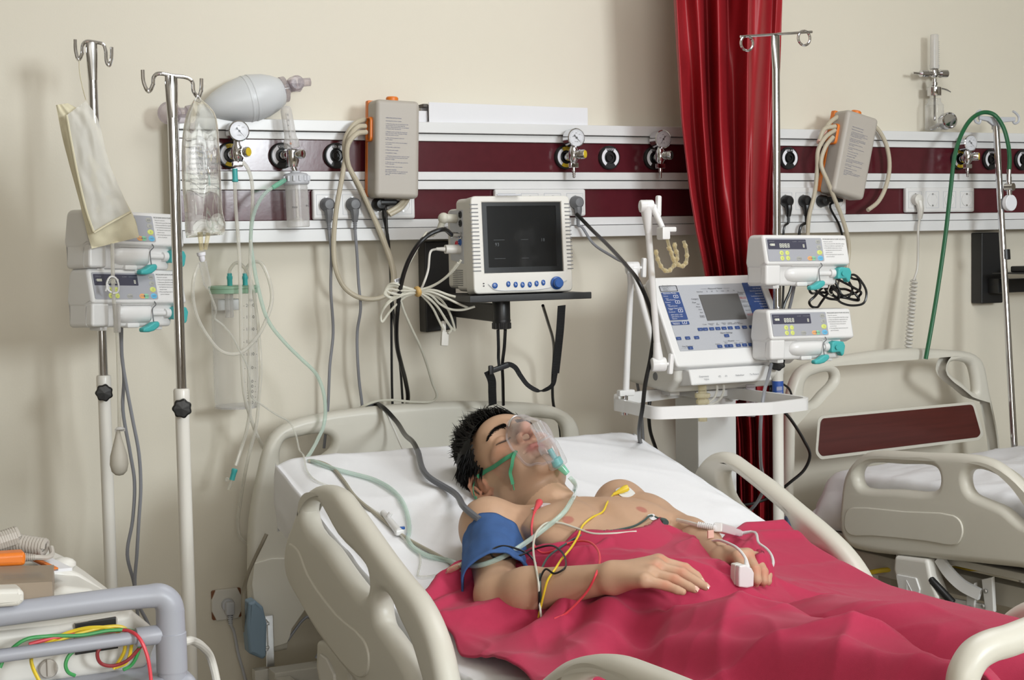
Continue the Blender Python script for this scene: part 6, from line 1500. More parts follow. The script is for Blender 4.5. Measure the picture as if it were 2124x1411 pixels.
for a, b_ in ((H(-.026, .092, -.064), H(-.009, .1065, -.0635)), (H(-.009, .1065, -.0635), H(.009, .1065, -.0635)), (H(.009, .1065, -.0635), H(.026, .092, -.064))): F.cone(a, b_, .0014, .0014, .002, 's')
F.cone(H(-.014, .098, -.082), H(.014, .098, -.082), .004, .004, .012, 's')
# ears
for s in (-1, 1):
    E = lambda a, u, o=0: H(s * (.0745 + o + .12 * max(0, -a)), a, u)
    F.ell(E(-.012, 0, .0), (.006, .016, .026), Hm, .006)
    hel = [E(.006, .006, .001), E(.004, .022, .006), E(-.008, .031, .011), E(-.022, .026, .014), E(-.029, .008, .014), E(-.026, -.012, .011), E(-.016, -.026, .006), E(-.004, -.03, .003)]
    for i in range(len(hel) - 1): F.cone(hel[i], hel[i + 1], .0042, .0042 if i < 5 else .0055, .003)
    F.cone(E(-.018, .014, .012), E(-.017, -.008, .01), .0035, .0035, .004)
    F.ell(E(-.006, -.002, .010), (.007, .009, .012), Hm, .004, 's')
    F.cone(E(.006, -.002, .004), E(.004, -.01, .003), .004, .004, .004)
vs, fs = F.mesh((1.06, -2.16, .58), (1.76, -.82, 1.03), .0026)
# light smoothing of the voxel surface
def smooth(vs, fs, it, keep=None):
    e = np.concatenate([fs[:, [0, 1]], fs[:, [1, 2]], fs[:, [2, 3]], fs[:, [3, 0]]]); e = np.concatenate([e, e[:, ::-1]])
    n = np.bincount(e[:, 0], minlength=len(vs))[:, None]
    for lam in [.5, -.52] * it:
        a = np.zeros_like(vs)
        for c in range(3): a[:, c] = np.bincount(e[:, 0], vs[e[:, 1], c], len(vs))
        vs = vs + lam * (a / np.maximum(n, 1) - vs)
    return vs
vs = smooth(vs, fs, 1)
me = bpy.data.meshes.new('body')
me.vertices.add(len(vs)); me.vertices.foreach_set('co', vs.ravel().astype(np.float32))
me.loops.add(fs.size); me.polygons.add(len(fs)); me.loops.foreach_set('vertex_index', fs.ravel().astype(np.int32))
me.polygons.foreach_set('loop_start', np.arange(0, fs.size, 4, dtype=np.int32)); me.update(calc_edges=True); me.validate()
me.polygons.foreach_set('use_smooth', [True] * len(me.polygons))
nrm = np.zeros(len(me.vertices) * 3, np.float32); me.vertices.foreach_get('normal', nrm); nrm = nrm.reshape(-1, 3)
BV = BVHTree.FromPolygons([V(p) for p in vs], [tuple(f) for f in fs])
def hit(px, py, bv=None, lift=0):
    d = ray(px, py).normalized(); best = None
    for b_ in ([bv] if bv else SURF):
        r_ = b_.ray_cast(CAM, d)
        if r_[0] is not None and (best is None or r_[3] < best[3]): best = r_
    return None if best is None else best[0] + best[1] * (lift if best[1].dot(d) < 0 else -lift)
SURF = [BV]
# pigment : lips, brows, stubble, areolae, nails, warm ears and knuckles (the skin's own colours)
hl = (vs - NP(HC)) @ np.array(Hm) / HS; l, a, u = hl.T
pig = np.zeros((len(vs), 4), np.float32); pig[:, 3] = 1           # r lips/areola, g dark hair shade, b redness
g = lambda d2, s: np.exp(-d2 / (s * s))
head = (np.abs(l) < .1) & (a > -.12) & (a < .15) & (u > -.125) & (u < .15)
lip = np.clip(1 - (np.abs(l) / .026) ** 2, 0, 1) * g((u + .0635 + .0) ** 2, .0105) * (a > .085)
pig[:, 0] = np.where(head, np.clip(lip * 1.5, 0, 1), 0)
st = np.clip((-.03 - u) / .025, 0, 1) * np.clip((a + .01) / .03, 0, 1) * (u > -.125) * (1 - np.clip((.078 - np.abs(l)) * 0, 0, 1))
st *= 1 - g(l ** 2 + (u + .0635) ** 2 * 3, .02) * .8
pig[:, 1] = np.where(head, np.clip(st, 0, 1) * .3, 0)
lash = np.zeros(len(vs))
for s in (-1, 1):
    x_ = (l * s - .032) / .0165; uu = .0035 - .0035 * (1 - x_ ** 2); lash += (np.abs(x_) < 1) * g((u - uu) ** 2, .0023) * (a > .06)
pig[:, 1] = np.maximum(pig[:, 1], np.where(head, np.clip(lash * 1.3, 0, 1) * .95, 0))
pig[:, 2] = np.where(head, g((np.abs(l) - .05) ** 2 + (u + .02) ** 2, .028) * .35 * (a > .03) + .5 * (np.abs(l) > .0765) * (a < .012) * (np.abs(u) < .04) + g(l ** 2 + (u + .028) ** 2, .018) * .5 * (a > .09), 0)
for px, py, r_ in ((1178, 1078, .0125), (1331, 1057, .0125)):
    q = hit(px, py, BV)
    if q is not None:
        d2 = ((vs - NP(q)) ** 2).sum(1); pig[:, 0] = np.maximum(pig[:, 0], np.clip((r_ ** 2 - d2) / (r_ ** 2) * 2.5, 0, 1) * .8)
for px, py in ((1375, 1158), (1421, 1177), (1413, 1186), (1362, 1172), (1400, 1200), (1381, 1213), (1567, 1181), (1584, 1186), (1593, 1193), (1541, 1155), (1560, 1152), (1034, 1265)):
    q = hit(px, py, BV)
    if q is not None: pig[:, 2] = np.maximum(pig[:, 2], g(((vs - NP(q)) ** 2).sum(1), .012) * .5)
ca = me.color_attributes.new('pigment', 'FLOAT_COLOR', 'POINT'); ca.data.foreach_set('color', pig.ravel())
sk = mat('skin', S(194, 157, 129), .48, noise_s=45, noise_a=.06, bump=.12, bump_s=900, sss=.06, spec=.35)
nt = sk.node_tree; b_ = nt.nodes['Principled BSDF']; base = b_.inputs['Base Color'].links[0].from_socket
vc = nt.nodes.new('ShaderNodeVertexColor'); vc.layer_name = 'pigment'; sp = nt.nodes.new('ShaderNodeSeparateColor'); nt.links.new(vc.outputs[0], sp.inputs[0])
for ch, col in (('Blue', S(206, 128, 104)), ('Red', S(176, 104, 92)), ('Green', S(36, 26, 22))):
    mx = nt.nodes.new('ShaderNodeMix'); mx.data_type = 'RGBA'; nt.links.new(sp.outputs[ch], mx.inputs[0]); nt.links.new(base, mx.inputs[6]); mx.inputs[7].default_value = col; base = mx.outputs[2]
nt.links.new(base, b_.inputs['Base Color'])
me.materials.append(sk)
PER = bpy.data.objects.new('person', None); COL.objects.link(PER); PER.location = B(0, -.1, -.3); PER.matrix_basis = Matrix.Translation(PER.location)
tag(PER, 'bare-chested dark-haired person lying on the bed with closed eyes and hands on belly', 'person')
body = bpy.data.objects.new('body', me); COL.objects.link(body); me.transform(wm(PER).inverted()); body.parent = PER
# hair : a cap over the scalp and many tapered locks
def scalp(l, a, u):
    al_ = np.abs(l)
    front = np.interp(u, [-.08, -.05, -.04, -.028, .0, .03, .045, .062, .075, .09, .14], [-.055, -.032, -.012, .012, .022, .03, .04, .052, .062, .092, .12])
    front = front - np.where((u > .06) & (al_ < .03), 0, 0) + np.where(u > .07, (.03 - np.minimum(al_, .03)) * .5, 0)
    ear = ((a + .014) / .036) ** 2 + ((u - .002) / .042) ** 2 < 1
    return (a < front) & (u > -.085) & ~(ear & (al_ > .06)) & head
sc = scalp(l, a, u)
fidx = np.nonzero(sc[fs].all(1))[0]
used = np.unique(fs[fidx]); mp = np.full(len(vs), -1); mp[used] = np.arange(len(used))
hb = MB(); hb.add([V(p) for p in (vs[used] + nrm[used] * (.006 + .014 * np.clip((u[used] + .01) / .08, 0, 1) * np.clip((.075 - a[used]) / .05, 0, 1))[:, None])], [tuple(mp[f]) for f in fs[fidx]])
rng = np.random.default_rng(4); ids = rng.choice(used, 5200)
for i in ids:
    p = V(vs[i]); n = V(nrm[i]); li, ai, ui = hl[i]
    top = float(np.clip((ui - .05) / .05, 0, 1)) * float(np.clip((ai + .05) / .1, 0, 1))
    comb = (UH * .5 + AH * -.55 if top > .25 else (AH * -.75 - UH * .45)) + LH * rng.normal(0, .18) + UH * rng.normal(0, .12)
    if top > .25: comb = AH * (.1 - .5 * rng.random()) + UH * .6 + LH * rng.normal(0, .25)
    comb = (comb - n * comb.dot(n))
    ln = lerp(.026, .052, top) * rng.uniform(.7, 1.25)
    if ui < .0: ln *= .75
    lift = lerp(.38, 1.0, top)
    d1 = (comb.normalized() + n * lift * 1.1).normalized(); d2 = (comb.normalized() * 1.1 + n * lift * .55 + V(rng.normal(0, .12, 3))).normalized()
    r0 = rng.uniform(.0012, .0022)
    a0 = p + n * (.002 + .011 * float(np.clip((ui + .01) / .08, 0, 1) * np.clip((.075 - ai) / .05, 0, 1))); a1 = a0 + d1 * ln * .5; a2 = a1 + d2 * ln * .55
    t = d1.cross(n)
    if t.length < 1e-3: t = LH
    t.normalize(); w_ = d1.cross(t)
    pts = []
    for c_, rr in ((a0, r0), (a1, r0 * .8)): pts += [c_ + t * rr, c_ - t * rr * .5 + w_ * rr * .87, c_ - t * rr * .5 - w_ * rr * .87]
    hb.add(pts + [a2], [(0, 1, 4, 3), (1, 2, 5, 4), (2, 0, 3, 5), (3, 4, 6), (4, 5, 6), (5, 3, 6)])
obj('hair', hb, 'hair', PER, smooth=60)
eb = MB()
for s in (-1, 1):
    for k in range(300):
        q = rng.random(); w2 = rng.normal(0, .0021) * (1.15 - .7 * q)
        ll = s * lerp(.011, .053, q); uu = .0245 + .0075 * math.sin(min(1, q * 1.35) * math.pi * .62) - .012 * max(0, q - .62) + w2
        loc, nn, _, _ = BV.ray_cast(H(ll, .16, uu), -AH)
        if loc is None: continue
        d_ = (LH * s * lerp(.5, 1, q) + UH * lerp(.75, -.1, q) + LH * rng.normal(0, .1)); d_ = (d_ - nn * d_.dot(nn)).normalized()
        t = d_.cross(nn) * .0006; e = loc + d_ * rng.uniform(.005, .009) + nn * .0008; loc = loc + nn * .0004
        eb.add([loc + t, loc - t, loc + nn * .0009, e], [(0, 1, 3), (1, 2, 3), (2, 0, 3)])
obj('eyebrow', eb, 'hair', PER, smooth=0)
NAIL = mat('nail', S(226, 186, 168), .25)
for tip, dirp, nrm_hint in ((P(1453, 1205, 1.765), P(1444, 1195, 1.757), None), (P(1463, 1217, 1.80), P(1447, 1209, 1.79), None), (P(1441, 1223, 1.817), P(1428, 1217, 1.808), None)):
    d_ = (tip - dirp).normalized(); n_ = V((-.1, -.35, 1)); n_ = (n_ - d_ * n_.dot(d_)).normalized(); w_ = d_.cross(n_)
    c0 = tip + n_ * .0068 + d_ * .002
    nb = MB().grid(lambda uu, vv: c0 + w_ * (uu - .5) * .0095 + d_ * (vv - .5) * .011 - n_ * (.0055 * (2 * uu - 1) ** 2 * .5 + .0035 * (vv - .35) ** 2 * 2), 7, 6)
    obj('fingernail', nb, NAIL, PER, smooth=180)
# ================================================================ crimson blanket over belly and legs
hemX = [1.0, 1.05, 1.10, 1.15, 1.2, 1.24, 1.3, 1.37, 1.46, 1.55, 1.62, 1.67, 1.72, 1.8, 1.9, 2.0]
hemY = [1.385, 1.345, 1.32, 1.33, 1.39, 1.445, 1.44, 1.43, 1.41, 1.375, 1.365, 1.36, 1.31, 1.25, 1.25, 1.27]
def smax(a, b, k): h = max(0, min(1, .5 + .5 * (a - b) / k)); return b + (a - b) * h + k * h * (1 - h)
def segd(x, y, a, b):
    d = (b - a).to_2d(); p = V((x, y)) - a.to_2d(); t = max(0, min(1, p.dot(d) / d.dot(d))); return (p - d * t).length
def blanket_z(X, Y):
    base = zm(Y) + .014
    if Y > 1.45: base += .006 * sstep(1.45, 1.8, Y)
    zt = interp([1.2, 1.36, 1.5, 1.65, 1.8, 1.95, 2.1], [.79, .79, .786, .772, .766, .75, .72], Y)
    xc = interp([1.36, 1.8, 2.2], [1.395, 1.37, 1.4], Y); w = .235
    q = abs(X - xc) / w
    z1 = base + (zt - base) * (math.exp(-(q * q) * 1.15) * 1.0 if q > 1e-6 else 1)
    if q < 1: z1 = max(z1, base + (zt - base) * (1 - q ** 2.6) ** .8)
    k = sstep(1.66, 1.95, Y)
    zl = base
    for xl_, zz_, ww in ((interp([1.7, 2.4], [1.31, 1.34], Y), interp([1.7, 1.95, 2.2, 2.45], [.752, .778, .79, .77], Y), .092), (interp([1.7, 2.4], [1.5, 1.54], Y), interp([1.7, 1.95, 2.2, 2.45], [.73, .755, .775, .755], Y), .095)):
        q = abs(X - xl_) / ww
        zl = smax(zl, base + (zz_ - base) * (math.exp(-q ** 2.8 * .8)), .02)
    z = smax(z1 * (1 - k) + base * k, zl * k + base * (1 - k), .015)
    # wrinkles
    rdg = lambda v, p: (1 - abs(v)) ** p
    a, b_ = X * .8 + Y * .6, -X * .6 + Y * .8
    n = noise.noise
    z0_ = z
    z += .007 * n(V((a * 2.6, b_ * 2, 1))) + .017 * (rdg(n(V((a * 1.5 + .4, b_ * 5.2, 4))), 7) - .25) + .011 * (rdg(n(V((a * 5, b_ * 2.2, 8))), 8) - .2) + .003 * (rdg(n(V((X * 11, Y * 9, 2))), 7) - .25)
    ph = math.atan2(Y - 1.62, 1.33 - X); rr_ = math.hypot(Y - 1.62, 1.33 - X)          # folds fanning out from under the near hand
    z += .011 * math.sin(ph * 11 + 2 * n(V((X * 5, Y * 5, 3)))) * sstep(.06, .2, rr_) * (1 - sstep(.34, .6, rr_)) * (1 if X < 1.33 else max(0, 1 - (X - 1.33) / .1)) * sstep(1.0, 1.12, X)
    z += .022 * math.exp(-((X - 1.2 - (Y - 1.9) * .2) / .022) ** 2) * sstep(1.7, 1.9, Y)
    z += .012 * math.exp(-((X - 1.12 - (Y - 1.55) * .55) / .018) ** 2) * sstep(1.45, 1.6, Y) * (1 - sstep(1.9, 2.1, Y))
    z = z0_ + (z - z0_) * (1 - .85 * sstep(1.66, 1.84, X))
    hy = interp(hemX, hemY, X)
    z += .012 * math.exp(-((Y - hy - .012) / .014) ** 2) + .009 * math.exp(-((Y - hy - .06 - .01 * math.sin(X * 30)) / .014) ** 2)
    if 1.25 < X < 1.58 and Y < 1.72 and min(segd(X, -Y, S2, E2), segd(X, -Y, E2, W2), segd(X, -Y, E1, W1)) > .062:
        r_ = BV.ray_cast(V((X, -Y, 1.3)), V((0, 0, -1)))
        if r_[0] is not None and r_[0].z < zt + .012: z = max(z, r_[0].z + .009 + .003 * n(V((X * 8, Y * 8, 1))))
    z = max(z, base - .004 if X > 1.06 else base - .01)
    z -= .003 * sstep(1.7, 1.85, X)
    if X > 1.895: z -= (X - 1.895) * 1.1
    if X < 1.0: z -= (1.0 - X) * .5
    return z
def blanket_fn(u, v):
    Yg = lerp(1.28, 2.47, v)
    xn = interp([1.28, 1.40, 1.53, 1.74, 2.0, 2.47], [1.005, .995, .984, .992, .98, .975], Yg) + .004 * math.sin(Yg * 40)
    X = lerp(xn, 1.935, u); Y = lerp(interp(hemX, hemY, X), 2.47, v)
    return V((X, -Y, blanket_z(X, Y)))
bm_ = MB().grid(blanket_fn, 230, 260)
nb_ = len(bm_.v)
BKV = BVHTree.FromPolygons([v.copy() for v in bm_.v], bm_.f)
bl = tag(obj('blanket', bm_, 'blanket', smooth=180), 'crimson cotton blanket covering the patient from belly down', 'blanket')
md = bl.modifiers.new('thick', 'SOLIDIFY'); md.thickness = .004; md.offset = -1
mm_ = MAT.data; MTV = BVHTree.FromPolygons([MAT.matrix_basis @ v.co for v in mm_.vertices], [tuple(p.vertices) for p in mm_.polygons])
SURF[:] = [BV, BKV, MTV]
ALLS = [BV, BKV, MTV]
def drape(pts, lift=.004, it=3, world_end=None):
    ds = []; t_ = []
    for px, py in pts:
        d = ray(px, py).normalized(); h_ = hit(px, py); ds.append(d); t_.append((h_ - CAM).length - lift if h_ is not None else (t_[-1] if t_ else 3))
    for _ in range(it):
        for i in range(1, len(t_) - 1): t_[i] = min(t_[i], (t_[i - 1] + t_[i + 1]) / 2 + .004)
    return [CAM + d * q for d, q in zip(ds, t_)]
def on(pts, r=.003, k=1.0):
    out = []
    for q in pts:
        if len(q) == 3: out.append(P(*q)); continue
        h_ = hit(q[0], q[1], None, r * k)
        if h_ is None: h_ = out[-1] if out else P(q[0], q[1], 1)
        out.append(h_)
    return out

# ================================================================ oxygen mask
t = thing('oxygen_mask', 'clear oxygen mask with nebulizer over the nose and mouth of the patient', 'oxygen mask', H(0, .12, -.05))
rim = []
for k in range(48):
    a = 2 * math.pi * k / 48; ca_, sa_ = math.cos(a), math.sin(a)
    l_ = .044 * sa_ * (1 - .38 * max(0, ca_)); u_ = -.045 + .072 * ca_
    loc = None
    p0 = H(l_, .2, u_); h_ = BV.ray_cast(p0, -AH); surf = h_[0] if h_[0] is not None else H(l_, .07, u_)
    aa = (surf - HC).dot(AH) / HS; lim = .112 - 18 * l_ * l_ + (.004 if ca_ < -.5 else 0)
    aa = min(aa + .005, .125)
    if ca_ < -.55: aa = max(aa, lerp(.07, .098, (-.55 - ca_) / .45))
    rim.append((l_, max(aa, .05), u_))
apex = (0, .150, -.062)
def mask_pt(u, v):
    k = int(u * 48) % 48; l_, a_, u_ = rim[k]; q = v
    w1 = (1 - q) ** .75 if q < 1 else 0
    s = 1 - .74 * q ** 1.25
    cl, cu = 0, -.058
    a = a_ + (apex[1] - a_) * math.sin(q * math.pi / 2) ** .8
    return H(cl + (l_ - cl) * s, a, cu + (u_ - cu) * s - .006 * q)
obj('mask_shell', MB().grid(mask_pt, 48, 14, True), 'mask', t, smooth=180)
obj('rim', MB().tube([H(*r_) for r_ in rim], .0024, 8, 2, True), 'mask', t)
obj('nose_clip', MB().tube([H(-.02, .113, .004), H(-.010, .122, .012), H(0, .125, .014), H(.010, .122, .012), H(.02, .113, .004)], .002, 6), 'steel', t)
n0 = H(0, .146, -.066); n1 = P(1160, 968, CAM.y * 0 - n0.y + .02)
ax = (n1 - n0); nl = ax.length
obj('elbow_port', MB().lathe([(.0125, -.012), (.013, .0), (.013, nl * .2), (.0145, nl * .22), (.0145, nl * .3)], n0, ax, 22), 'neb', t)
obj('nebulizer_cup', MB().lathe([(.0155, nl * .28), (.017, nl * .3), (.017, nl * .36), (.0215, nl * .44), (.022, nl * .5), (.021, nl * .95), (.019, nl * 1.0)], n0, ax, 26), 'neb', t)
obj('jet', MB().lathe([(.006, nl * .55), (.006, nl * .78), (.012, nl * .8), (.0125, nl * .95), (.008, nl * 1.0)], n0, ax, 18), 'teal', t)
n2 = P(1181, 990, -n1.y + .01)
obj('tube_adapter', MB().lathe([(.0085, 0), (.0085, .012), (.006, (n2 - n1).length)], n1 - ax.normalized() * .008, (n2 - n1), 16), 'greenclear', t)
# elastic strap : from the rim past the ear and round the head
def cheek(pts, lift): return on([(x, y) for x, y in pts], lift)
sp = on([(1070, 941), (1050, 952), (1028, 966), (1008, 979), (992, 990)], .003)
sp2 = on([(988, 1000), (984, 1014), (986, 1028), (990, 1036)], .004)
nrm_up = (UH * .8 + AH * .4)
obj('elastic_strap', MB().tube(sp, .003, 4, 5, False, (.0085, .0012), nrm_up).tube(sp2, .003, 4, 3, False, (.006, .0012), AH), 'strapgreen', t)
obj('strap_tail', MB().tube(on([(1071, 938), (1066, 950), (1064, 966), (1061, 980), (1064, 994), (1066, 1004)], .004), .003, 4, 5, False, (.0068, .0016), RT), 'strapgreen', t)
obj('strap_tip', MB().tube(on([(1066, 1003), (1068, 1016)], .0035), .0011, 6, 2), 'strapgreen', t)

# green oxygen tubing from the humidifier to the mask
t = thing('oxygen_tube', 'pale green oxygen tube from the humidifier across the sheet to the mask', 'tube', P(590, 375, .16))
obj('tube_adapter', MB().lathe([(.0048, 0), (.0062, .006), (.0066, .03), (.0055, .045)], P(592, 373, .147), P(556, 395, .16) - P(592, 373, .147), 14), 'greenclear', t)
pts = [P(566, 388, .155), P(548, 403, .16), P(534, 425, .16), P(524, 455, .16), P(520, 500, .17), P(525, 540, .2), P(536, 600, .22), P(556, 665, .22), P(590, 710, .22), P(625, 745, .22), P(655, 775, .23), P(670, 810, .24), P(675, 850, .25), P(672, 880, .26), P(660, 910, .35), P(645, 938, .5), P(634, 957, .6)]
pts += on([(650, 962), (690, 977), (735, 989), (775, 1000), (812, 1020), (838, 1050), (848, 1085), (848, 1112), (846, 1125), (858, 1142), (885, 1158), (930, 1169), (965, 1176)], .006)
OXY = (t, pts, n1, n2)
# infusion line continues over the sheet to the arm
t = bpy.data.objects['infusion_line']
pts = pp(LINE) + on([(630, 950), (640, 985), (660, 1003), (700, 1018), (745, 1042), (775, 1062), (797, 1075)], .004)
obj('tubing', MB().tube(pts, .0022, 7), 'tube', t)
c0, c1_ = on([(795, 1070), (828, 1112)], .008)
b = MB().cyl(c0, c1_, .0062, .0085, 12); b.box(c1_, (.018, .014, .012), .003); b.cyl(c0.lerp(c1_, .35) + V((0, 0, .006)), c0.lerp(c1_, .35) + V((.004, -.004, .014)), .005, n=12); obj('roller_clamp', b, 'white_pl', t)
obj('clamp_end', MB().box(on([(833, 1107)], .012)[0], (.012, .006, .006), .001), 'knobblue', t)
obj('tubing', MB().tube(on([(828, 1112), (842, 1128), (856, 1143), (868, 1152), (872, 1170), (868, 1190), (868, 1200), (885, 1201), (905, 1198), (925, 1191)], .005), .0022, 7), 'tube', t)
k0, k1, k2, k3 = on([(926, 1190)], .007)[0], on([(950, 1181)], .008)[0], on([(972, 1173)], .012)[0], on([(996, 1166)], .014)[0]
obj('luer_connector', MB().lathe([(.003, 0), (.0055, .006), (.0055, .02), (.004, (k2 - k0).length)], k0, k2 - k0, 12), 'amber', t)
obj('white_connector', MB().cyl(k1, k2, .0042, n=12).lathe([(.0085, 0), (.0085, .003)], k1.lerp(k2, .6), k2 - k1, 14), 'white_pl', t)
obj('teal_hub', MB().cyl(k2, k3, .0045, .003, 12), 'teal', t)
# trunk cable over the sheet
single('monitor_trunk_cable', 'taupe cable from headboard corner along sheet to the blue cuff', 'cable', MB().tube(on([(640, 960), (662, 962), (690, 975), (712, 1000), (738, 1035), (790, 1078), (842, 1120), (900, 1152), (935, 1172), (956, 1190)], .004), .004, 8), mat('taupe_cable', S(168, 162, 146), .45, noise_s=20, noise_a=.03))
cable('cord', 'thin white cable dropping from the headboard top to the pillow end', 'cord', [(782, 842, .19), (800, 855, .24), (815, 885, .26), (830, 920, .3), (845, 950, .5)], .0028, 'offwhite')
# hose to the cuff
pts = [P(762, 842, .185), P(778, 838, .19), P(795, 846, .24), P(820, 872, .3), P(840, 902, .46)] + on([(857, 932), (868, 951)], .016)
obj('hose', MB().tube(pts, .0062, 10), 'blackrub', HOSE_T)
pts2 = on([(867, 949), (890, 1002)], .016) + on([(940, 1037)], .02) + on([(972, 1060), (986, 1073), (999, 1086)], .010)
obj('cuff_tube', MB().tube(pts2, .0066, 10), mat('slate_hose', S(98, 100, 106), .45, noise_s=20, noise_a=.03), HOSE_T)
# blue cuff
t = thing('pressure_cuff', 'blue cloth blood pressure cuff wrapped on the near upper arm', 'cuff', S1.lerp(E1, .5))
axc = (E1 - S1); ac = axc.normalized(); xa, ya, _ = MB().frame(axc)
toC = (CAM - S1.lerp(E1, .5)); toC = (toC - ac * toC.dot(ac)).normalized(); sd = ac.cross(toC)
def cuffn(u, v):
    a = u * 2 * math.pi; r = lerp(.0535, .0635, v) * (1 + .04 * math.sin(a * 3 + 1) + .03 * math.sin(a * 5 + v * 3))
    r += .004 * noise.noise(V((math.cos(a) * 3, math.sin(a) * 3, v * 4)))
    h = lerp(.17, .8, v) + .06 * math.cos(a - .6) * v - .05 * math.sin(a) * (1 - v) * .6
    return S1 + axc * h + (toC * math.cos(a) + sd * math.sin(a) * 1.0) * r
cb = MB().grid(cuffn, 72, 26, True)
o_ = obj('cuff_wrap', cb, 'cuffblue', t, smooth=180); md = o_.modifiers.new('thick', 'SOLIDIFY'); md.thickness = .004; md.offset = 1
def flap(u, v):
    c = [P(1072, 1100, 1.305), P(1103, 1128, 1.30), P(1066, 1188, 1.40), P(1096, 1193, 1.385)]
    p = c[0].lerp(c[1], u).lerp(c[2].lerp(c[3], u), v); return p + V((0, -.006 * math.sin(math.pi * u) - .004 * math.sin(v * 7), 0))
o_ = obj('cuff_flap', MB().grid(flap, 14, 20), 'cuffblue', t, smooth=180); md = o_.modifiers.new('thick', 'SOLIDIFY'); md.thickness = .003
CFV = BVHTree.FromPolygons([v.copy() for v in cb.v], cb.f); SURF.append(CFV)
t, pts, n1, n2 = OXY
pts += drape([(1000, 1172), (1040, 1157), (1085, 1130), (1130, 1097), (1165, 1068), (1185, 1040), (1191, 1018)], .012) + [n2 + (n2 - n1) * .35, n2]
obj('tubing', MB().tube(pts, .0048, 10), 'tubegreen', t)
# electrodes and leads
def electrode(px, py, label, rx=.019, ry=.013):
    h_ = None; d = ray(px, py).normalized(); r_ = BV.ray_cast(CAM, d)
    if r_[0] is None: return None
    p, n = r_[0] + r_[1] * .0012, r_[1]
    t = thing('electrode', label, 'electrode', p, None, 'chest electrodes')
    b = MB(); x, y, z = b.frame(n); b.plate(fillet([(-rx, -ry), (rx, -ry), (rx, ry), (-rx, ry)], ry * .9), [], .0014, .0005, Mfr(p, x, y)); obj('pad', b, 'gel', t)
    obj('snap', MB().lathe([(.006, 0), (.006, .002), (.003, .003), (.003, .006), (.0001, .0065)], p, n, 14), 'white_pl', t)
    return p, n
def lead(label, m, pts, clip, r=.0021):
    t = thing('electrode_lead', label, 'lead wire', pts[0])
    obj('wire', MB().tube(pts, r, 7), m, t)
    if clip:
        a, b_ = clip; ex = (b_ - a)
        b = MB().lathe([(.0065, -.006), (.0075, .0), (.0065, .008), (.004, ex.length * .7), (.0028, ex.length)], a, ex, 14, (1, 1)); obj('snap_clip', b, m, t)
    return t
e1 = electrode(1121, 1052, 'white electrode pad high on the near chest under the red clip', .024, .019); e2 = electrode(1297, 1022, 'white electrode pad by the far shoulder under the yellow clip', .021, .017); e3 = electrode(1117, 1168, 'round electrode pad low on the near ribs beside the cuff', .021, .02); e4 = electrode(1352, 1074, 'small electrode pad below the far nipple', .011, .008)
up = V((0, 0, .006))
q = drape([(1108, 1064), (1103, 1088), (1104, 1115), (1112, 1138), (1126, 1147), (1150, 1142), (1170, 1130), (1195, 1123), (1220, 1124), (1238, 1138), (1244, 1160), (1236, 1192), (1220, 1224), (1196, 1252), (1172, 1274), (1150, 1284)])
lead('red electrode lead looping from the chest over the forearm', 'red', q, (e1[0] + e1[1] * .008, q[0]))
q = drape([(1272, 1026), (1259, 1044), (1250, 1062), (1226, 1075), (1209, 1090), (1199, 1113), (1185, 1136), (1165, 1160), (1150, 1183), (1136, 1204), (1128, 1232), (1121, 1262), (1117, 1282)], .005)
lead('yellow electrode lead from the far shoulder down across belly', 'yellow', q, (e2[0] + e2[1] * .008, q[0]))
q = drape([(1367, 1076), (1350, 1070), (1336, 1080), (1314, 1092), (1270, 1101), (1232, 1104), (1201, 1113), (1170, 1131), (1141, 1152), (1126, 1175), (1120, 1202), (1121, 1242), (1120, 1280)], .004)
lead('dark green electrode lead from below the far nipple', 'dgreen', q, (on([(1374, 1088)], .006)[0], q[0]))
q = drape([(1320, 1103), (1270, 1107), (1230, 1107), (1196, 1096), (1161, 1085), (1135, 1085), (1116, 1100), (1107, 1125), (1107, 1152), (1112, 1180), (1117, 1210), (1119, 1250), (1123, 1284)], .007)
lead('cream electrode lead coming from under the blanket hem', 'beige_cord', q, None)
q = drape([(1113, 1170), (1096, 1150), (1070, 1138), (1042, 1133), (1021, 1142), (1022, 1155), (1045, 1160), (1075, 1154), (1110, 1139), (1140, 1132), (1161, 1141), (1173, 1161), (1168, 1182), (1150, 1190), (1132, 1181), (1121, 1200), (1118, 1235), (1118, 1278)], .006)
lead('black electrode lead curled over the blue cuff', 'blackrub', q, (e3[0] + e3[1] * .008, e3[0] + e3[1] * .008 + V((.018, 0, -.004))), .0019)
# fingertip oximeter and its cable
Yo = 1.765
t = thing('pulse_oximeter', 'white pulse oximeter clip on the index finger of the far hand', 'pulse oximeter', P(1541, 1216, Yo))
mo_ = MY((0, -Yo, 0)); of = to2(mo_, [P(x, y, Yo) for x, y in [(1530, 1173), (1543, 1171), (1556, 1178), (1561, 1188), (1560, 1216), (1546, 1219), (1529, 1217), (1529, 1188)]])
obj('clip_front', MB().plate(fillet(of, .003), [], .012, .003, mo_), 'white_pl', t)
obj('clip_back', MB().plate(fillet(of, .003), [], .016, .003, mo_ @ Matrix.Translation((0, 0, -.0145))), 'offwhite', t)
cb_ = MB().tube(pp([(1550, 1174, Yo), (1549, 1166, 1.762), (1545, 1156, 1.755), (1532, 1140, 1.73), (1512, 1128, 1.68), (1490, 1121, 1.62), (1470, 1124, 1.57), (1448, 1120, 1.53), (1430, 1123, 1.52), (1423, 1133, 1.54), (1430, 1146, 1.57), (1450, 1156, 1.6), (1478, 1161, 1.63), (1502, 1161, 1.62)]), .0027, 8).tube(pp([(1582, 1160, 1.62), (1592, 1162, 1.6), (1593, 1170, 1.6), (1585, 1168, 1.6)]), .0025, 8)
obj('cable', cb_, 'white_pl', t)
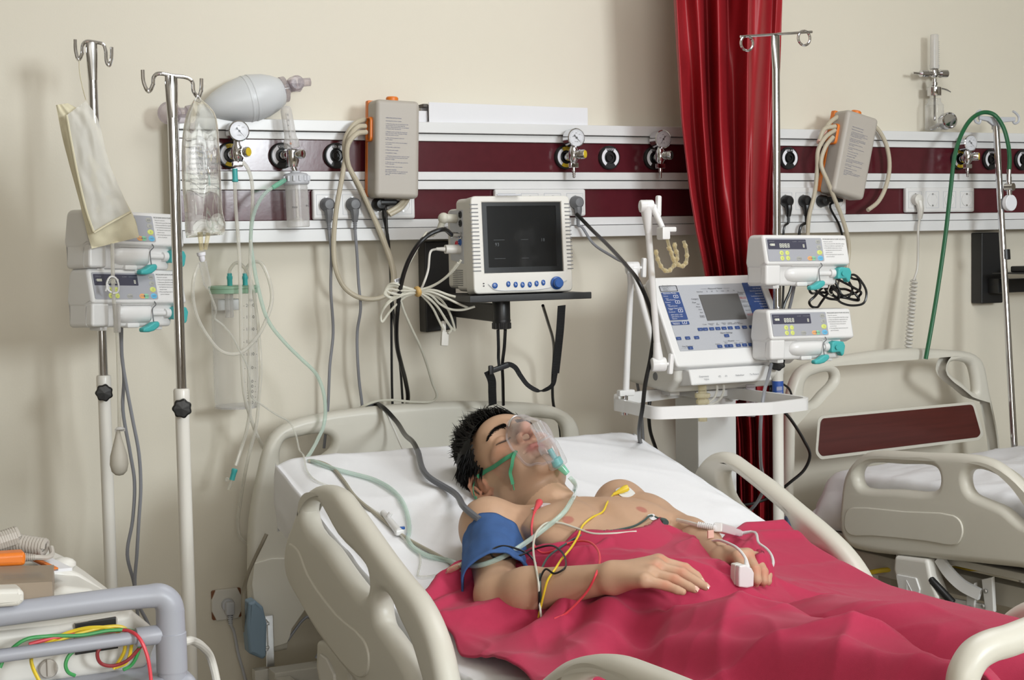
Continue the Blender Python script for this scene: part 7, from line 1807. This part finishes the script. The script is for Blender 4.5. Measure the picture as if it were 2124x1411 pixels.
obj('strain_relief', MB().cyl(P(1547, 1160, 1.758), P(1550, 1178, Yo), .003, .0055, 12), 'white_pl', t)
t = thing('sensor_cable', 'white ribbed cable joint lying on the sheet by the far hand', 'cable', on([(1500, 1105)], .01)[0])
pl = on([(1408, 1084), (1430, 1090), (1450, 1096)], .006)
obj('cable', MB().tube(pl, .004, 8), 'tubemilk', t)
a_, b2 = on([(1450, 1097)], .009)[0], on([(1480, 1106)], .011)[0]
b = MB()
for k in range(9): b.cyl(a_.lerp(b2, k / 9), a_.lerp(b2, k / 9 + .07), .0058, n=12)
b.cyl(a_, b2, .004, n=10); obj('strain_relief', b, 'white_pl', t)
p1, p2 = on([(1482, 1106)], .013)[0], on([(1527, 1118)], .015)[0]; d_ = p2 - p1; rt_ = Mfr(p1, d_, (0, 0, 1)).to_3x3()
obj('connector', MB().box(p1.lerp(p2, .3), (d_.length * .6, .018, .017), .003, rt_.to_3x3()).box(p1.lerp(p2, .68) , (d_.length * .62, .013, .012), .003, rt_), 'white_pl', t)
obj('connector_label', MB().box(p1.lerp(p2, .72), (d_.length * .42, .0145, .009), .001, rt_), 'grey_l', t)
obj('cable_tag', MB().box(on([(1475, 1117)], .008)[0], (.013, .004, .015), .001), 'pink', t)
a_, b2 = p2, on([(1560, 1123)], .02)[0]
b = MB()
for k in range(9): b.cyl(a_.lerp(b2, k / 9), a_.lerp(b2, k / 9 + .06), .0045 - .00015 * k, n=12)
obj('strain_relief', b, 'white_pl', t)
obj('cable', MB().tube([a_, b2] + pp([(1575, 1128, 1.50), (1590, 1139, 1.54), (1600, 1152, 1.58), (1604, 1167, 1.61), (1600, 1180, 1.64), (1594, 1187, 1.66)]), .0027, 8), 'white_pl', t)

# ================================================================ cart with a defibrillator in the left foreground
cy = R(1.5); er = V((math.cos(cy), math.sin(cy), 0)); ef = V((math.sin(cy), -math.cos(cy), 0))
cpost = P(354, 1300, 2.0); cz = cpost.z
C_ = lambda r, f_, z: V((cpost.x, cpost.y, 0)) + er * r + ef * f_ + V((0, 0, z))
zt1 = P(345, 1234, 2.0).z; zt2 = P(330, 1316, 2.0).z; zt3 = P(350, 1392, 2.0).z
t = thing('equipment_cart', 'light grey hospital cart with tubular handle in the left foreground', 'cart', C_(-.25, -.2, 0))
b = MB().tube([C_(-.62, 0, zt1), C_(-.3, 0, zt1), C_(-.03, 0, zt1 + .001), C_(-.012, 0, zt1 - .001), C_(-.002, 0, zt1 - .012), C_(0, 0, zt1 - .03), C_(0, 0, zt1 - .06)], [.0145, .0145, .015, .0165, .018, .0182, .0185], 18, 6); obj('handle', b, 'cartgrey', t)
b = MB().cyl(C_(0, 0, zt3 - .02), C_(0, 0, zt1 - .02), .0182, n=24); b.lathe([(.0196, 0), (.0196, zt1 - zt3 - .05), (.0182, zt1 - zt3 - .049)], C_(0, 0, zt3 + .0), (0, 0, 1), 24); obj('post', b, 'cartgrey', t)
b = MB().cyl(C_(-.62, 0, zt2), C_(-.01, 0, zt2), .0085, n=16); b.cyl(C_(-.045, 0, zt2), C_(-.01, 0, zt2), .0125, n=16, bev=.002); obj('guard_rail', b, 'cartgrey', t)
b = MB(); rc_ = Matrix.Rotation(cy, 3, 'Z'); b.box(C_(-.3, -.23, zt3 - .03), (.66, .5, .05), .015, rc_, 4); obj('top_tray', b, 'cartgrey', t)
b = MB(); mfc = Mfr(C_(-.105, .0205, zt3 - .036), er, (0, 0, 1)); b.text('e', .03, mfc); obj('logo', b, 'knobblue', t)
obj('cabinet', MB().box(C_(-.3, -.23, (zt3 - .06) / 2 + .06), (.6, .44, zt3 - .18), .01, rc_), 'cartgrey', t)
for r_ in (-.55, -.05):
    for f_ in (-.42, -.04): c_ = C_(r_, f_, .05); obj('castor', MB().cyl(c_ - er * .015, c_ + er * .015, .05, n=20, bev=.006).cyl(c_, c_ + V((0, 0, .09)), .012, n=10), 'black', t)
obj('side_knob', MB().lathe([(.012, 0), (.017, .006), (.017, .02), (.012, .028)], C_(-.44, .02, zt3 + .012), ef, 18).box(C_(-.43, .035, zt3 + .01), (.04, .012, .022), .004, rc_), 'cartgrey', t)
# defibrillator body behind the rail
t = thing('defibrillator', 'off white defibrillator with orange paddles standing on the cart', 'defibrillator', C_(-.3, -.2, zt3))
zb0 = zt3 - .003; D = lambda x, y, Yd: P(x, y, Yd)
Md = Mfr(C_(0, -.06, 0), er, (0, 0, 1))
fd = lambda x, y: (Md.inverted() @ Ppl(x, y, C_(0, -.06, 0), ef)).to_2d()
out = [V((-.66, zb0)), V((-.075, zb0)), fd(318, 1385), fd(322, 1330), fd(300, 1292), fd(258, 1262), fd(215, 1222), fd(165, 1188), fd(120, 1176), fd(95, 1180), fd(60, 1200), V((-.66, fd(0, 1215).y))]
Mr_ = Mfr(C_(0, -.17, 0), er, (0, 0, 1)); fr_ = lambda x, y: (Mr_.inverted() @ Ppl(x, y, C_(0, -.17, 0), ef)).to_2d()
out = [V((-.66, zb0)), V((-.075, zb0)), fr_(300, 1300), fr_(262, 1258), fr_(215, 1222), fr_(165, 1188), fr_(120, 1168), fr_(95, 1166), V((-.66, fr_(0, 1172).y))]
b = MB(); b.plate(fillet(out, [0, .02, .02, .02, .02, .03, .02, .02, 0]), [], .16, .014, Mr_ @ Matrix.Translation((0, 0, -.06)))
out = [V((-.66, zb0)), V((-.075, zb0)), fd(318, 1385), fd(322, 1330), fd(300, 1292), fd(258, 1262), fd(190, 1224), fd(130, 1218), fd(90, 1246), V((-.66, fd(0, 1252).y))]
b.plate(fillet(out, [0, .02, .02, .02, .02, .02, .02, .02, .02, 0]), [], .13, .014, Md @ Matrix.Translation((0, 0, -.065))); obj('housing', b, 'offwhite', t)
out2 = [V((-.66, fd(0, 1290).y)), fd(120, 1296), fd(240, 1272), fd(268, 1262), fd(314, 1300), fd(322, 1332), fd(300, 1385), V((-.66, zb0 + .0))]
b = MB(); b.plate(fillet(out2, .012), [], .03, .01, Md @ Matrix.Translation((0, 0, -.005))); obj('front_panel', b, 'offwhite', t)
pr = [fd(150, 1290), fd(240, 1276), fd(240, 1340), fd(150, 1352)]
b = MB(); b.plate(fillet(pr, .003), [], .006, .001, Md @ Matrix.Translation((0, 0, .009))); pd = obj('printer_door', b, 'pumpgrey', t)
b = MB(); b.plate([fd(152, 1290), fd(236, 1276), fd(236, 1294), fd(152, 1308)], [], .006, .001, Md @ Matrix.Translation((0, 0, .0115))); b.plate([fd(152, 1346), fd(240, 1332), fd(240, 1340), fd(152, 1354)], [], .006, 0, Md @ Matrix.Translation((0, 0, .011))); obj('paper_slot', b, 'black', pd)
b = MB().lathe([(.012, 0), (.012, .006), (.0105, .008), (.0001, .008)], Md @ V((*fd(96, 1382), .01)), ef, 20).box(Md @ V((*fd(96, 1378), .018)), (.005, .006, .022), .001, rc_); obj('lock_knob', b, 'pumpgrey', t)
# paddle wells on the sloped top
tz = C_(-.5, -.16, 0); 
def topz(x, y): return Ppl(x, y, C_(0, -.15, 0), ef)
cq = lambda x, y, f_: Ppl(x, y, C_(0, f_, 0), ef)
def slab(mb, q, dz): 
    q = list(q); mb.add(q + [p - V((0, 0, dz)) for p in q], [(3, 2, 1, 0), (4, 5, 6, 7), (0, 1, 5, 4), (1, 2, 6, 5), (2, 3, 7, 6), (3, 0, 4, 7)]); return mb
obj('paddle_well', slab(MB(), [cq(-30, 1176, -.105), cq(112, 1172, -.105), cq(108, 1207, -.005), cq(-30, 1214, -.005)], .03), mat('brown_grey', S(150, 134, 116), .5, noise_s=20, noise_a=.03), t)
ql = [cq(8, 1186, -.08), cq(92, 1183, -.08), cq(92, 1202, -.02), cq(8, 1206, -.02)]
mt_ = Mfr(ql[3] + V((0, 0, .0012)), ql[2] - ql[3], ql[0] - ql[3]); b = MB()
for k in range(6): b.text('PADDLE CARE INSTRUCTIONS', .0035, mt_ @ Matrix.Translation((.002, .004 + k * .006, .001)))
obj('printed_label', b, 'inkgrey', t)
obj('label_plate', slab(MB(), [cq(52, 1163, -.17) + V((0, 0, .006)), cq(96, 1161, -.17) + V((0, 0, .006)), cq(150, 1184, -.1) + V((0, 0, .004)), cq(112, 1188, -.1) + V((0, 0, .004))], .004), 'paper', t)
obj('orange_stripe', slab(MB(), [cq(52, 1163, -.17) + V((0, 0, .008)), cq(62, 1162, -.17) + V((0, 0, .008)), cq(121, 1187, -.1) + V((0, 0, .006)), cq(112, 1188, -.1) + V((0, 0, .006))], .004), 'orange', t)
q = [cq(-30, 1216, .0), cq(34, 1214, .0), cq(44, 1222, .0), cq(44, 1240, .0), cq(32, 1250, .0), cq(-30, 1254, .0)]; mt_ = Mfr(q[0], er, (0, 0, 1)); b = MB(); b.plate(fillet([(mt_.inverted() @ p).to_2d() for p in q], .005), [], .05, .006, mt_); obj('corner_block', b, 'offwhite', t)
b = MB().ball(cq(128, 1172, -.18), .013, 14, (1.5, 1, .8)); obj('top_latch', b, 'offwhite', t)
# paddle with coiled cords
t = thing('defibrillator_paddle', 'orange defibrillator paddle with coiled cord on top of the cart device', 'paddle', topz(20, 1150))
mt_ = Mfr(topz(0, 1150) + ef * .03, er, (0, 0, 1)); q = [(mt_.inverted() @ (topz(x, y) + ef * .03)).to_2d() for x, y in ((-60, 1140), (40, 1134), (43, 1142), (42, 1158), (36, 1162), (-60, 1166))]
b = MB(); b.plate(fillet(q, .005), [], .03, .006, mt_); obj('paddle_handle', b, 'orange', t)
b = MB(); s0, s1 = topz(40, 1148) + ef * .03, topz(66, 1148) + ef * .03
for k in range(7): b.cyl(s0.lerp(s1, k / 7), s0.lerp(s1, k / 7 + .08), .0062 - k * .0003, n=12)
b.tube([s0, s1, topz(88, 1150) + ef * .025, topz(103, 1147) + ef * .015, topz(106, 1136) + ef * .0], .0036, 8); obj('cord', b, 'pumpgrey', t)
b = MB(); 
def coil(mb, a, b_, r, n, w_=.0036):
    x, y, z = mb.frame(b_ - a); mb.tube([a.lerp(b_, k / (n * 10)) + x * r * math.cos(k * 2 * math.pi / 10) + y * r * math.sin(k * 2 * math.pi / 10) for k in range(n * 10 + 1)], w_, 6, 1)
coil(b, topz(-30, 1140) - ef * .02, topz(42, 1117) - ef * .02, .0105, 14); obj('coiled_cord', b, 'pumpgrey', t)
b = MB(); coil(b, topz(-20, 1130) - ef * .05, topz(94, 1136) - ef * .0, .0095, 20, .0033); obj('coiled_cord', b, 'pumpgrey', t)
# coloured leads drooping on the cart rail
Yw = lambda x: (lambda p: p)(0)
def cartpt(x, y, f_): return Ppl(x, y, C_(0, f_, 0), ef)
def cwire(label, m, pts, r=.0024): single('lead_wire', label, 'lead wire', MB().tube([cartpt(*q) for q in pts], r, 7), m, 'lead wires on the cart rail')
cwire('yellow lead wire drooping in two loops before the cart device', 'yellow', [(85, 1420, .03), (68, 1385, .02), (68, 1360, -.015), (82, 1345, -.02), (110, 1327, -.02), (150, 1310, -.025), (190, 1302, -.02), (235, 1306, -.02), (258, 1330, -.02), (258, 1350, -.02), (245, 1375, -.025), (235, 1388, -.025)])
cwire('second yellow lead wire arching over the guard rail', 'yellow', [(105, 1336, -.02), (140, 1322, -.02), (180, 1310, -.02), (220, 1301, -.02), (255, 1302, -.02), (272, 1320, -.02), (272, 1345, -.025), (262, 1375, -.025), (240, 1385, -.025)])
cwire('green lead wire curling under the guard rail of cart', 'greenwire', [(0, 1385, -.02), (12, 1360, -.02), (50, 1328, -.015), (100, 1320, -.02), (170, 1318, -.015), (230, 1308, -.01), (275, 1310, -.01), (290, 1335, -.02), (282, 1365, -.025), (270, 1382, -.03), (255, 1390, -.03)])
cwire('green lead wire hanging in a small bow below the guard rail', 'greenwire', [(160, 1345, -.02), (142, 1362, -.02), (136, 1380, -.02), (142, 1395, -.02), (156, 1402, -.02)])
cwire('red lead wire falling over the right end of the guard rail', 'red', [(60, 1337, -.02), (110, 1324, -.02), (170, 1315, -.02), (235, 1309, -.018), (268, 1309, .0), (290, 1326, .02), (305, 1360, .026), (312, 1400, .028), (315, 1450, .03)])
cwire('dark red lead wire coiled under the guard rail', mat('dark_red_wire', S(150, 52, 56), .4, noise_s=20, noise_a=.03), [(210, 1340, -.02), (202, 1355, -.02), (208, 1375, -.022), (230, 1382, -.022), (262, 1372, -.022), (285, 1350, -.022), (300, 1330, -.02)])
single('cord', 'white power cord curving away from the cart post', 'cord', MB().tube([C_(.01, -.05, zt2 - .03)] + [P(385, 1331, 1.95), P(400, 1330, 1.9), P(420, 1342, 1.85), P(438, 1368, 1.8), P(450, 1420, 1.8), P(455, 1500, 1.8)], .0058, 10), 'offwhite')
